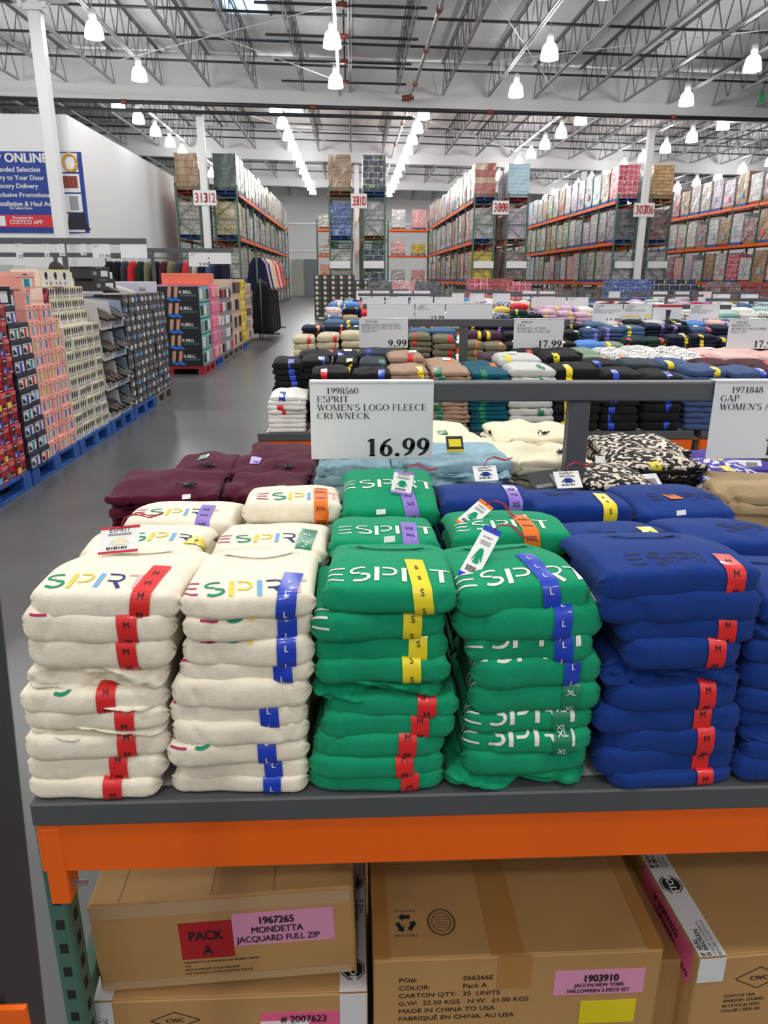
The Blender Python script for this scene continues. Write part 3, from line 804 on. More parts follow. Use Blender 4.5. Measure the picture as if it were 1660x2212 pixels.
# ------------------------------------------------------------------ price signs
M_signcard = mat('price_card', S(224, 226, 230), rough=.3, coat=.25)
M_signhold = mat('clear_sign_holder', (.75, .76, .78), rough=.2, coat=.4)
M_yel = mat('yellow_print', S(236, 214, 40), rough=.5)
def price_sign(x0, x1, y, ztop, zbot, lines, price, label, extra=None, tsz=.085, group='price signs on the table rails', back=False):
    w, h = x1 - x0, ztop - zbot
    t = thing('price_sign', label, 'sign', (x0, y, zbot), 0, group)
    mb = MB(); mb.box(0, w, 0, .003, 0, h, b=.0008); mb.box(0, w, -.002, .028, h, h + .004); mb.build('card', M_signcard, t)
    mb = MB(); lw = h * .082
    for i, s_ in enumerate(lines):
        if not s_: continue
        vf = txt(s_, 0, 'serif'); wd = txt_w(vf)[1]
        sx = 1.38
        while wd * lw * sx > w * .9: sx *= .97
        mb.text(s_, (w * (.13 if i == 0 else .055), -.0012, h * (.86 - .108 * i)), (1, 0, 0), (0, 0, 1), lw, 0, 'L', 0, 'serif', 0, sx)
    if price: mb.text(price, (w * .975, -.0012, h * .045), (1, 0, 0), (0, 0, 1), h * .235, 0, 'R', .05, 'serif', 0, 1.42)
    if mb.v: mb.build('lettering', M_black, t)
    if extra == 'yellow':
        mb = MB(); mb.slab((w * .03, -.001, h * .36), (1, 0, 0), (0, 0, 1), w * .56, h * .05, .0004); mb.slab((w * .75, -.001, h * .36), (1, 0, 0), (0, 0, 1), w * .22, h * .1, .0004); mb.build('highlight', M_yel, t)
    if extra == 'poster':
        mb = MB(); mb.slab((0, -.001, h * .86), (1, 0, 0), (0, 0, 1), w, h * .12, .0005); mb.build('red_header', M_signred, t)
        mb = MB(); mb.poly([(.44, .72), (.62, .72), (.61, .5), (.56, .1), (.53, .1), (.54, .45), (.5, .1), (.46, .1), (.46, .5)], (0, -.0012, 0), (w, 0, 0), (0, 0, h)); mb.build('trousers_picture', F_navy_print, t)
        mb = MB(); mb.text("LEVI'S", (w * .04, -.0018, h * .89), (1, 0, 0), (0, 0, 1), h * .06, 0, 'L', .02); mb.build('header_lettering', M_whiteprint, t)
    return t
F_navy_print = mat('navy_picture', S(44, 50, 74), rough=.5)
def psign(px0, px1, py0, py1, row, lines, price, label, **k):
    y = TY[row] + RAILY - .008; a = P(px0, py0, y=y); b = P(px1, py1, y=y); c = P(px1, py0, y=y)
    return price_sign(a.x, c.x, y, RAILZ + .001, RAILZ - (a.z - P(px0, py1, y=y).z), lines, price, label, **k)
psign(669, 938, 834, 998, 0, ['1998560', 'ESPRIT', "WOMEN'S LOGO FLEECE", 'CREWNECK'], '16.99', 'large price sign 16.99 for fleece crewneck on the front rail')
psign(1546, 1815, 836, 1000, 0, ['1971848', 'GAP', "WOMEN'S AN"], '19.99', 'price sign cut by the right edge on the front rail')
psign(776, 882, 690, 752, 1, ['7771740', 'KIRKLAND SIGNATURE', "WOMEN'S LONG SLEEVE", 'SLUB TEE'], '9.99', 'price sign 9.99 for long sleeve slub tee')
psign(1112, 1220, 692, 755, 1, ['2009230', 'SAGE', "WOMEN'S ACTIVE", 'TEXTURED FULL ZIP'], '17.99', 'price sign 17.99 for active textured full zip')
psign(1577, 1690, 694, 757, 1, ['1967265', 'MONDETTA', "WOMEN'S JACQUARD", 'FULL ZIP'], '17.99', 'price sign for jacquard full zip at the right edge')
psign(898, 962, 655, 690, 2, ['1998841', 'TOMMY', "WOMEN'S TEE"], '13.99', 'price sign 13.99 in the middle of the left third rail')
psign(793, 896, 656, 690, 2, [], None, 'blank back of a sign left of the 13.99 sign')
psign(964, 1066, 656, 690, 2, [], None, 'blank back of a sign right of the 13.99 sign')
psign(1283, 1347, 656, 697, 2, ['1999001', 'GAP', "WOMEN'S COTTON CASUAL", 'BUTTON UP SHIRT'], '14.99', 'price sign 14.99 for button up shirt')
psign(1349, 1411, 656, 697, 2, ['1955421', 'HANES', "WOMEN'S LEGGING"], '9.99', 'price sign 9.99 with yellow highlight', extra='yellow')
psign(1413, 1476, 656, 697, 2, [], None, 'small poster with red header and picture of trousers', extra='poster')
psign(1493, 1557, 656, 697, 2, ['2009118', 'BUFFALO', "WOMEN'S WIDE LEG", 'PULL-ON JEAN'], '19.99', 'price sign 19.99 for wide leg pull-on jean')
psign(783, 830, 640, 659, 3, ['KIDS', 'JACKET'], None, 'small white sign, leftmost on the fourth rail')
psign(834, 882, 640, 658, 3, ['KIDS', 'FLEECE'], None, 'small white sign, second on the fourth rail')
psign(888, 936, 641, 658, 3, ['GIRLS', 'SET'], None, 'small white sign, third on the fourth rail')
psign(939, 985, 641, 658, 3, ['BOYS', 'SET'], None, 'small white sign, fourth on the fourth rail')
psign(1227, 1273, 640, 665, 3, ['1888012', 'JEANS'], '14.97', 'white price sign 14.97 on the fourth rail')
psign(1149, 1224, 641, 663, 3, [], None, 'blank back of a sign left of the 14.97 sign')
psign(1066, 1104, 625, 650, 4, ['1877', 'TOP'], '9.97', 'small price sign 9.97 on the fifth rail')
psign(1016, 1048, 620, 644, 4, ['1876', 'TOP'], '11.99', 'small price sign 11.99 on the fifth rail')
psign(978, 1004, 617, 640, 4, [], None, 'small pink sign on the fifth rail')
psign(1543, 1580, 629, 652, 4, ['1866', 'SET'], '9.99', 'small price sign 9.99 at the right of the fifth rail')
psign(1603, 1641, 629, 652, 4, ['1865', 'SET'], '14.97', 'small price sign 14.97 at the far right of the fifth rail')
for i, (a, b, pr, lb) in enumerate(((1317, 1342, '14.99', 'leftmost'), (1414, 1444, '15.99', 'second'), (1462, 1492, '15.99', 'third'), (1512, 1540, '', 'fourth'))):
    psign(a, b, 620, 640, 5, ['1700'], pr, 'tiny white price sign, %s on the sixth rail' % lb)
for i, (a, b) in enumerate(((770, 800), (806, 842), (850, 890), (895, 930))):
    psign(a, b, 622, 642, 5, ['KIDS'], None, 'tiny white sign, %s in the left group on the sixth rail' % ORD[i + 1])
for i, (a, b) in enumerate(((1130, 1160), (1166, 1200))): psign(a, b, 626, 644, 5, [], None, 'tiny blank sign, %s in the middle group on the sixth rail' % ORD[i + 1])
# ------------------------------------------------------------------ folded clothes
def fabric(name, col, var=.06, rough=.92, sheen=.06, weave=420, bump=.5):
    m = mat(name, col, rough=rough, sheen=sheen, bump=(weave, bump, .0012), var=(55, var), spec=.2)
    nt = m.node_tree; b = nt.nodes['Principled BSDF']; first = b.inputs['Normal'].links[0].from_node
    tc = nt.nodes.new('ShaderNodeTexCoord'); mp = nt.nodes.new('ShaderNodeMapping'); mp.inputs['Scale'].default_value = (1, 1, 1.6)
    n = nt.nodes.new('ShaderNodeTexNoise'); n.inputs['Scale'].default_value = 38; n.inputs['Detail'].default_value = 4; n.inputs['Distortion'].default_value = .8
    bp = nt.nodes.new('ShaderNodeBump'); bp.inputs['Strength'].default_value = .24; bp.inputs['Distance'].default_value = .004
    nt.links.new(tc.outputs['Object'], mp.inputs['Vector']); nt.links.new(mp.outputs['Vector'], n.inputs['Vector']); nt.links.new(n.outputs['Fac'], bp.inputs['Height'])
    nt.links.new(first.outputs['Normal'], bp.inputs['Normal']); nt.links.new(bp.outputs['Normal'], b.inputs['Normal'])
    return m
F = dict(
    white=fabric('cream_fleece', S(242, 233, 214)), green=fabric('green_fleece', S(16, 148, 104), .05), blue=fabric('royal_blue_fleece', S(20, 55, 130), .05),
    burgundy=fabric('burgundy_knit', S(78, 16, 42), .12), lightblue=fabric('light_blue_knit', S(150, 186, 200), .14), cream=fabric('cream_knit', S(236, 228, 200), .06),
    black=fabric('black_cotton', S(26, 26, 30)), navy=fabric('navy_cotton', S(26, 32, 54)), tan=fabric('tan_cotton', S(172, 142, 122)), teal=fabric('teal_cotton', S(10, 84, 104)),
    lgrey=fabric('pale_grey_fleece', S(206, 206, 204)), slate=fabric('slate_blue_cotton', S(66, 86, 128)), purewhite=fabric('white_cotton', S(240, 238, 232)),
    olive=fabric('olive_cotton', S(118, 116, 92)), beige=fabric('beige_padded', S(204, 194, 164)), purple=fabric('plum_cotton', S(76, 48, 66)), maroon=fabric('maroon_cotton', S(72, 36, 44)),
    sage=fabric('sage_cotton', S(132, 150, 132)), dgreen=fabric('dark_green_cotton', S(26, 54, 50)), pink=fabric('pale_pink_cotton', S(238, 196, 190)), lilac=fabric('lilac_pink_cotton', S(212, 176, 200)),
    sky=fabric('sky_blue_cotton', S(92, 142, 214)), denim=fabric('denim_cotton', S(74, 104, 140)), charcoal=fabric('charcoal_cotton', S(58, 64, 76)), khaki=fabric('khaki_twill', S(172, 148, 112), .05, .85),
    red=fabric('red_cotton', S(206, 44, 56)), mint=fabric('mint_cotton', S(164, 200, 192)), lavender=fabric('pale_lavender_cotton', S(206, 202, 220)), orange=fabric('orange_cotton', S(226, 120, 66)), gold=fabric('yellow_cotton', S(228, 196, 92)),
    violet=fabric('violet_cotton', S(70, 56, 150)),
)
def patterned(name, c1, c2, scale, thr):
    m = bpy.data.materials.new(name); m.use_nodes = True; nt = m.node_tree; b = nt.nodes['Principled BSDF']
    tc = nt.nodes.new('ShaderNodeTexCoord'); vo = nt.nodes.new('ShaderNodeTexNoise'); vo.inputs['Scale'].default_value = scale; vo.inputs['Detail'].default_value = 1.5
    nt.links.new(tc.outputs['Object'], vo.inputs['Vector'])
    th = nt.nodes.new('ShaderNodeMath'); th.operation = 'GREATER_THAN'; th.inputs[1].default_value = thr; nt.links.new(vo.outputs['Fac'], th.inputs[0])
    mx = nt.nodes.new('ShaderNodeMix'); mx.data_type = 'RGBA'; nt.links.new(th.outputs[0], mx.inputs[0]); mx.inputs[6].default_value = (*c1, 1); mx.inputs[7].default_value = (*c2, 1)
    nt.links.new(mx.outputs[2], b.inputs['Base Color']); b.inputs['Roughness'].default_value = .85
    return m
F['bw'] = patterned('black_and_cream_print', S(22, 20, 22), S(226, 214, 196), 70, .52)
F['wb'] = patterned('white_and_black_print', S(226, 226, 224), S(60, 64, 70), 55, .58)
F['vw'] = patterned('violet_and_white_print', S(74, 58, 160), S(222, 220, 236), 60, .52)
F['pw'] = patterned('pink_and_white_print', S(238, 224, 222), S(226, 130, 150), 55, .55)
F['multi'] = patterned('navy_and_white_print', S(44, 58, 96), S(214, 216, 222), 50, .55)

STK = dict(M=mat('red_size_sticker', S(222, 36, 36), rough=.3, coat=.3), L=mat('blue_size_sticker', S(22, 62, 190), rough=.3, coat=.3), S=mat('yellow_size_sticker', S(240, 218, 36), rough=.3, coat=.3),
           XS=mat('purple_size_sticker', S(140, 112, 206), rough=.3, coat=.3), XL=mat('green_size_sticker', S(10, 124, 84), rough=.3, coat=.3), XXL=mat('orange_size_sticker', S(246, 118, 26), rough=.3, coat=.3))
STKC = dict(M='red', L='blue', S='yellow', XS='purple', XL='green', XXL='orange')
M_card = mat('white_card', (.82, .82, .82), rough=.45); M_string = mat('red_string', S(178, 26, 60), rough=.6); M_blackcard = mat('black_card', (.02, .02, .022), rough=.5)
M_emb = mat('white_embroidery', S(238, 236, 226), rough=.8, bump=(1500, .6, .001))
M_emb_c = [mat('magenta_embroidery', S(176, 40, 96), .8), mat('green_embroidery', S(22, 140, 104), .8), mat('yellow_embroidery', S(232, 206, 84), .8), mat('sky_embroidery', S(120, 172, 216), .8), mat('navy_embroidery', S(34, 48, 112), .8), mat('pink_embroidery', S(236, 176, 180), .8)]
M_emb_b = mat('dark_blue_embroidery', S(10, 26, 78), rough=.7)

class Fold:
    """pillow like folded garment: front fold at y = 0 facing -y, width along x, resting on z = 0"""
    def __init__(s, w, d, t, seed, dome=0.0, bow=0.0, wr=1.0, hem=0, nu=44, nf=14, nt_=14, droop=0.0, slope=0.0):
        rnd = random.Random(seed); s.w, s.d, s.t = w, d, t
        r = t * .5
        # base loop from the bottom centre forward, round the front fold, back over the top, round the back fold
        Y = []; Z = []
        nb = max(4, nt_ // 2)
        for i in range(nb): Y.append(d * .55 + (r - d * .55) * i / nb); Z.append(0)
        i0 = len(Y); sg = lambda c, e: math.copysign(abs(c) ** e, c)
        for i in range(nf + 1):
            a = -math.pi / 2 - math.pi * i / nf; Y.append(r + r * sg(math.cos(a), .55)); Z.append(r + r * sg(math.sin(a), .62))
        i1 = len(Y) - 1
        for i in range(1, nt_): Y.append(r + (d - 2 * r) * i / nt_); Z.append(t)
        for i in range(nf // 2 + 1):
            a = math.pi / 2 - math.pi * i / (nf // 2); Y.append(d - r + r * math.cos(a)); Z.append(r + r * math.sin(a))
        for i in range(1, 3): Y.append(d - r + (d * .55 - d + r) * i / 3); Z.append(0)
        Y = np.array(Y); Z = np.array(Z); n = len(Y)
        sl = np.concatenate([[0], np.cumsum(np.hypot(np.diff(Y), np.diff(Z)))]); s.sl = sl - sl[i0]; s.arc = float(s.sl[i1])
        s.n = n; s.itop = i1 + nt_ - 1
        re = min(t * .42, w * .2)                      # the folded side is round, with the radius of half the thickness
        ne = max(4, nu // 8); ang = np.linspace(0, math.pi / 2, ne + 1)[1:]
        endd = (w / 2 - re + re * np.sin(ang)) / (w / 2)
        core = np.linspace(-(w / 2 - re), w / 2 - re, nu - 2 * ne + 1) / (w / 2)
        u = np.concatenate([-endd[::-1], core, endd]); s.u = u; nu = len(u) - 1
        U, YY = np.meshgrid(u, Y, indexing='ij'); _, ZZ = np.meshgrid(u, Z, indexing='ij'); _, SS = np.meshgrid(u, s.sl, indexing='ij')
        dist = (1 - np.abs(U)) * w / 2
        T = np.sqrt(np.clip(1 - np.clip(1 - dist / re, 0, 1) ** 2, 0, 1)) ** .8
        rc = .034; pl = rc * (1 - np.sqrt(np.clip(1 - np.clip(1 - dist / rc, 0, 1) ** 2, 0, 1))) * .75
        X = U * w / 2
        zr = ZZ / t
        # folded layers showing at the sides
        L = rnd.choice((2, 3)); ed = np.clip((np.abs(U) - .8) / .2, 0, 1)
        X = X - np.sign(U) * .005 * np.abs(np.cos(math.pi * L * zr)) ** 4 * ed ** 2
        ZN = t * .45 + (ZZ - t * .45) * T
        YN = np.where(YY < d / 2, YY + pl * np.clip(1 - YY / (d * .5), 0, 1), YY - pl * np.clip((YY - d * .5) / (d * .5), 0, 1))
        yr = np.clip(YN / d, 0, 1)
        top = np.clip(zr * 1.6 - .3, 0, 1)
        # overall shape
        th = 1 + .035 * np.sin(U * rnd.uniform(1.0, 2.2) + rnd.uniform(0, 6)) + .004 * np.sin(U * 6 + rnd.uniform(0, 6))
        ZN = ZN * th
        if slope: q_ = np.clip((yr - .28) / .72, 0, 1); ZN = ZN * (1 - slope * q_ * q_ * (3 - 2 * q_))
        if dome: ZN = ZN + dome * top * (1 - np.abs(U) ** 3.2) * np.where(yr < .72, np.sin(np.clip(yr / .72, 0, 1) * math.pi / 2), np.cos(np.clip((yr - .72) / .28, 0, 1) * math.pi / 2 * .8))
        ZN = ZN + bow * (1 - U ** 2) - droop * np.clip(.35 - yr, 0, 1) ** 2 * 8
        fr = np.clip(1 - YN / (d * .4), 0, 1)
        YN = YN + fr * (.005 * np.sin(U * rnd.uniform(1.2, 2.6) + rnd.uniform(0, 6)) + .0012 * np.sin(U * 8 + rnd.uniform(0, 6)))
        # creases
        A = np.zeros_like(X)
        for k in range(7):
            kx, ks = rnd.uniform(-90, 90), rnd.uniform(-60, 60); am = rnd.uniform(.25, 1) * wr * .0006
            A += am * np.sin(X * kx + SS * ks + rnd.uniform(0, 6.28))
        for k in range(4):       # pulled folds towards the ends
            x0 = rnd.choice((-1, 1)) * rnd.uniform(.25, .42) * w; sl_ = rnd.uniform(-.8, .8); c = (X - x0) + sl_ * (SS - t)
            A -= wr * rnd.uniform(.0012, .003) * np.exp(-(c / rnd.uniform(.003, .006)) ** 2) * np.clip(1 - np.abs(SS - t) / rnd.uniform(.04, .1), 0, 1)
        if hem:                  # open side to the front: several wavy edges
            ph = .22 * np.sin(X * rnd.uniform(28, 50) + rnd.uniform(0, 6)) + .15 * np.sin(X * 80 + rnd.uniform(0, 6))
            gr = np.abs(np.sin(math.pi * hem * (zr + ph * .5)))
            YN = YN + fr ** 2 * (.016 * (1 - gr) ** 1.5 + .009 * np.sin(X * rnd.uniform(30, 55) + zr * 5) + .006 * np.sin(X * 95 + zr * 9))
            ZN = ZN + .003 * np.sin(X * 60 + zr * 4) * fr
        ny = np.where(SS < 0, 0, np.where(SS < math.pi * r, -np.sin(np.clip(SS / r, 0, math.pi)), 0)); nz = np.where(SS < 0, -1., -np.cos(np.clip(SS / r, 0, math.pi)))
        YN = YN + A * ny; ZN = ZN + A * np.where(nz > 0, nz, nz * .2)
        ZN = np.maximum(ZN, 0)
        s.G = np.stack([X, YN, ZN], -1)
    def mesh(s, name, m=None):
        nu, n = s.G.shape[:2]
        vs = s.G.reshape(-1, 3).tolist()
        fs = [(i * n + j, i * n + (j + 1) % n, (i + 1) * n + (j + 1) % n, (i + 1) * n + j) for i in range(nu - 1) for j in range(n)]
        me = bpy.data.meshes.new(name); me.from_pydata(vs, [], fs); me.polygons.foreach_set('use_smooth', [True] * len(fs))
        me.materials.append(m); me.update(); return me
    def at(s, x, q, off=0.0):
        """point at x across and q metres of cloth up from the bottom front edge"""
        def ev(x, q):
            fu = np.interp(x / (s.w / 2), s.u, np.arange(len(s.u))); fq = np.interp(q, s.sl, np.arange(len(s.sl)))
            i, j = min(int(fu), len(s.u) - 2), min(int(fq), s.n - 2); a, b = fu - i, fq - j; G = s.G
            return (G[i, j] * (1 - a) + G[i + 1, j] * a) * (1 - b) + (G[i, j + 1] * (1 - a) + G[i + 1, j + 1] * a) * b
        p = ev(x, q)
        if off:
            e = .002; du = ev(x + e, q) - ev(x - e, q); dq = ev(x, q + e) - ev(x, q - e)
            nn = np.cross(du, dq); l = np.linalg.norm(nn)
            if l > 1e-12: p = p + nn / l * off
        return tuple(p)
    def patch(s, mb, x0, x1, q0, q1, off=.0012, mi=0, nx=4, nq=18, skew=0.0):
        vs = [s.at(x0 + (x1 - x0) * i / nx + skew * (q0 + (q1 - q0) * j / nq), q0 + (q1 - q0) * j / nq, off) for i in range(nx + 1) for j in range(nq + 1)]
        k = nq + 1
        mb.add(vs, [(i * k + j, (i + 1) * k + j, (i + 1) * k + j + 1, i * k + j + 1) for i in range(nx) for j in range(nq)], mi, True)
    def map2(s, mb, vf, x, q, sc, off=.0018, mi=0, skew=0.0):
        mb.add([s.at(x + p[0] * sc + skew * (q + p[1] * sc), q + p[1] * sc, off + (p[2] * sc if len(p) > 2 else 0)) for p in vf[0]], vf[1], mi)

def _arc(cx, cy, rx, ry, a0, a1, n=14): return [(cx + rx * math.cos(math.radians(a0 + (a1 - a0) * i / n)), cy + ry * math.sin(math.radians(a0 + (a1 - a0) * i / n))) for i in range(n + 1)]
def _ln(a, b, n=8): return [(a[0] + (b[0] - a[0]) * i / n, a[1] + (b[1] - a[1]) * i / n) for i in range(n + 1)]
# stencil letters of the chest print: (letter, stroke, width)
LOGO = [
    (0, _ln((.0, .95), (.66, .95)), .10), (0, _ln((.0, .52), (.60, .52)), .10), (0, _ln((.0, .08), (.66, .08)), .10),
    (1, _arc(1.28, .70, .36, .25, 60, 200) + _ln((.95, .60), (1.28, .56), 4)[1:], .11), (1, _ln((1.30, .50), (1.56, .46), 4) + _arc(1.26, .30, .36, .25, 20, -130)[1:], .14),
    (2, _ln((1.92, 0), (1.92, 1)), .19), (2, _ln((2.14, .95), (2.36, .95), 4) + _arc(2.38, .68, .28, .27, 90, -90)[1:] + _ln((2.38, .41), (2.14, .41), 4)[1:], .12),
    (3, _ln((2.98, 0), (2.98, 1)), .19),
    (4, _ln((3.24, .95), (3.66, .95)), .10), (4, _ln((3.30, .48), (3.62, .48), 4) + _arc(3.64, .71, .2, .23, -90, 80)[1:], .10), (4, _ln((3.58, .46), (3.86, .0)), .15),
    (5, _ln((3.98, .95), (4.78, .95)), .10), (5, _ln((4.42, 0), (4.42, .9)), .19),
]
def logo(fo, parent, x, q, sc, style, skew=0.0, let=(0, 1, 2, 3, 4, 5), off=.0012):
    mb = MB()
    for (k, pts, w) in LOGO:
        if k not in let: continue
        if style == 'white':
            v, f = ribbon(pts, w); fo.map2(mb, (v, f), x, q, sc, off, k, skew)
        elif style == 'tone':
            for dd in (-1, 1):
                v, f = ribbon(pts, w * 1.1); a = v[0::2] if dd < 0 else v[1::2]
                v2, f2 = ribbon(a, .07); fo.map2(mb, (v2, f2), x, q, sc, .0008, 0, skew)
        else:
            v, f = ribbon(pts, w); fo.map2(mb, (v, f), x, q, sc, off, 0, skew)
    ms = M_emb_c if style == 'white' else ([M_emb_b] if style == 'tone' else [M_emb])
    o = mb.build('chest_logo', ms, parent)
    return tag(o, 'stencil lettering across the chest')
def size_sticker(fo, parent, x, q0, q1, size, skew=0.0, w=.027, letters=True, first=.012, step=.027):
    mb = MB(); fo.patch(mb, x - w / 2, x + w / 2, q0, q1, .0022, 0, 4, 18, skew); st = mb.build('size_sticker', STK[size], parent)
    if letters:
        mb = MB(); q = q0 + first; vf = txt(size, .012); a, b = txt_w(vf); hh = .0088 if len(size) < 3 else .0072
        while q + hh < q1:
            fo.map2(mb, ([(p[0] - (a + b) / 2, p[1]) + tuple(p[2:]) for p in vf[0]], vf[1]), x, q, hh, .0027, 0, skew); q += step
        if mb.v: mb.build('size_lettering', M_whiteprint if size in ('L', 'XL') else M_black, st)
    return st
def hang_tag(parent, fo, x, q, L=.075, w=.04, ang=0.0, band=None, style='white', lift=.004):
    """card lying on the cloth, tied with a string to the neck"""
    p = Vector(fo.at(x, q)); n = Vector((0, -.6, .8)); a = Vector((1, 0, 0)); b = n.cross(a)
    ux = (a * math.cos(ang) + b * math.sin(ang)).normalized(); uy = n.cross(ux)
    o = p + n * (.002 + lift)
    mb = MB(); mb.slab(o, ux, uy, w, L, .0008); t = mb.build('hang_tag', M_card, parent)
    f = o + n * .0011
    mb = MB()
    if band:
        mb.slab(f, ux, uy, w, L * .09, .0003, 0); mb.slab(f + uy * L * .9, ux, uy, w, L * .1, .0003, 0); mb.build('tag_band', band, t)
    mb = MB(); mb.text('ESPRIT', f + ux * w * .5 + uy * L * .78, ux, uy, w * .13, 0, 'C', 0, off=.0004)
    for k in range(9): mb.slab(f + ux * (w * (.2 + .06 * k)) + uy * L * .14, ux, uy, w * (.03 if k % 3 else .045), L * .1, .0003)
    for k in range(3): mb.slab(f + ux * w * .2 + uy * L * (.66 + .03 * k), ux, uy, w * .6, L * .008, .0003)
    mb.build('tag_print', M_black, t)
    c = {'green': F['green'], 'blue': F['blue'], 'white': F['cream']}.get(style)
    mb = MB(); mb.poly([(-.3, .0), (-.22, .5), (-.45, .1), (-.5, .2), (-.25, .85), (-.1, .95), (.1, .95), (.25, .85), (.5, .2), (.45, .1), (.22, .5), (.3, 0)],
                       f + ux * w * .5 + uy * L * .3, ux * w * .55, uy * L * .3, 0, .0004); mb.build('tag_picture', c, t)
    mb = MB(); e = o + uy * L * .94 + ux * w * .5
    pts = [e, e + uy * .012 + n * .008 + ux * .006, e + uy * .02 + ux * .022 + n * .007, e + uy * .012 + ux * .045 + n * .004, e + uy * .018 + ux * .062 + n * .003]
    mb.tube(pts, .0011, 5); pts2 = [q_ + uy * .004 - n * .002 + ux * .003 for q_ in pts]; mb.tube(pts2[1:], .0011, 5); mb.build('tag_string', M_string, t)
    return t
def neck_label(parent, fo, x, q, w=.018, l=.010):
    mb = MB(); p = Vector(fo.at(x, q)); mb.slab(p + Vector((-w / 2, 0, .004)), (1, 0, .1), (0, .5, .86), w, l, .0012); mb.build('neck_label', M_card, parent)

def shirt(name, label, cat, fo, m, loc, rz=0.0, group=None, tilt=0.0, roll=0.0):
    t = thing(name, label, cat, loc, rz, group); t.rotation_euler = (tilt, roll, rz)
    omesh('folded_body', fo.mesh('folded_body', m), t)
    return t

def collar(fo, parent, m, x=0.0, q=.13, rx=.05, ry=.035):
    """ribbed neck band lying on the top of a folded crewneck"""
    mb = MB()
    for k, (rr, off) in enumerate(((1.0, .0035), (1.28, .0015))):
        pts = _arc(x, q + ry, rx * rr, ry * rr, 180, 360, 24); v, f = ribbon(pts, .011 if k == 0 else .0016); fo.map2(mb, (v, f), 0, 0, 1, off)
    return mb.build('neck_rib', m, parent)
# ------------------------------------------------------------------ the front table: fleece crewnecks in stacks
CW = dict(white='cream', green='green', blue='blue')
def zoom1(v): return (v[0] * .4217, 1180 + v[1] * .4217)
STYLE = dict(white='white', green='plain', blue='tone')
RNK = {1: 'bottom', 2: 'second from bottom', 3: 'third from bottom', 4: 'fourth from bottom', 5: 'fifth from bottom', 6: 'sixth from bottom', 7: 'seventh from bottom', 8: 'eighth from bottom', 9: 'ninth from bottom', 10: 'tenth from bottom', 11: 'eleventh from bottom'}
seed = 100
M_gy_print = mat('grey_card_print', S(130, 128, 132), rough=.5)
def front_stack(sname, colr, conv, items, yf=.95, depth=.2):
    """items bottom to top: (x left, x right, y bottom, y top of the front fold, size or None, sticker centre x, opt)"""
    global seed
    n = len(items); zprev = TZ
    for i, it in enumerate(items):
        seed += 1
        xl, xr, yb, yt, size, sx = it[:6]; opt = it[6] if len(it) > 6 else {}
        (pxl, pyb), (pxr, pyt) = conv((xl, yb)), conv((xr, yt)); pm = (pyb + pyt) / 2
        top = i == n - 1
        a, b = P(pxl, pm, y=yf), P(pxr, pm, y=yf)
        z0 = zprev if i == 0 else max(TZ, P((pxl + pxr) / 2, pyb, y=yf).z); z1 = P((pxl + pxr) / 2, pyt, y=yf).z
        z0 = max(z0, zprev - .012)
        w = b.x - a.x + .004; tk = max(.016, (z1 - z0 + .004) * (.8 if top else 1))
        zprev = z1
        hem = opt.get('hem', 0)
        rnd = random.Random(seed)
        fo = Fold(w, depth + (.03 if top else rnd.uniform(-.01, .02)), tk, seed, dome=opt.get('dome', .012 if top else .002), slope=.5 if top else 0, hem=hem, wr=opt.get('wr', 1.0),
                  bow=0.0, nu=56 if hem else 44, droop=opt.get('droop', 0.0))
        lab = '%s fleece crewneck%s, %s of the %s' % (CW[colr], (' with %s %s sticker' % (STKC[size], size)) if size else (' showing its hem' if hem else ''), 'top' if top else RNK[i + 1], sname)
        t = shirt('folded_sweatshirt', lab, 'sweatshirt', fo, F[colr], ((a.x + b.x) / 2, yf + opt.get('dy', rnd.uniform(-.004, .006)) + (.004 if hem else 0), z0 + .0005), opt.get('rz', rnd.uniform(-.03, .03)), 'sweatshirts in the ' + sname)
        arc = fo.arc
        if size:
            cx = P(conv((sx, yb))[0], pm, y=yf).x - (a.x + b.x) / 2
            size_sticker(fo, t, cx, arc * .12, arc + opt.get('sl', .055 if top else .012), size, opt.get('skew', rnd.uniform(-.04, .04)))
        if opt.get('logo') is not None:
            q, lx = opt['logo']; logo(fo, t, -w / 2 + lx, arc * q if q < 3 else q, opt.get('ls', .037), STYLE[colr], opt.get('lk', 0), opt.get('let', (0, 1, 2, 3, 4, 5)))
        if opt.get('tag'):
            g = opt['tag']; hang_tag(t, fo, g[0], arc + g[1], g[2], g[3], g[4], g[5], colr)
        if opt.get('neck') is not None: neck_label(t, fo, opt['neck'], arc + .16)
        if top: collar(fo, t, F[colr], .0, arc + .115)
    return zprev
z1 = lambda v: (v[0] * .4217, 1180 + v[1] * .4217)
z2 = lambda v: (640 + v[0] * .4217, 1000 + v[1] * .4217)
z3 = lambda v: (1200 + v[0] * .3616, 1000 + v[1] * .3616)
LW = lambda q, x=.012, let=(0, 1, 2, 3, 4, 5): {'logo': (q, x), 'let': let}
front_stack('front left cream stack', 'white', z1, [
    (130, 815, 1315, 1215, 'M', 578), (112, 845, 1222, 1102, 'M', 602), (108, 858, 1103, 985, 'M', 645), (125, 840, 990, 945, None, 0, {'hem': 2}),
    (100, 850, 950, 858, 'M', 640), (180, 800, 865, 832, None, 0, {'hem': 2}), (80, 850, 885, 755, 'M', 545, LW(.70, .02, (1,))), (110, 845, 760, 640, None, 0, {'hem': 3, 'wr': 1.5}),
    (110, 880, 650, 480, 'M', 662, LW(.70, .03, (0, 1))), (85, 890, 515, 355, 'M', 660, LW(.70, .02, (0,))),
    (105, 915, 390, 230, 'M', 698, {'logo': (.95, -.012), 'dome': .014, 'tag': (-.045, .10, .05, .06, .12, M_signred), 'rz': -.05, 'skew': .12, 'sl': .06, 'let': (1, 2, 3, 4, 5)})])
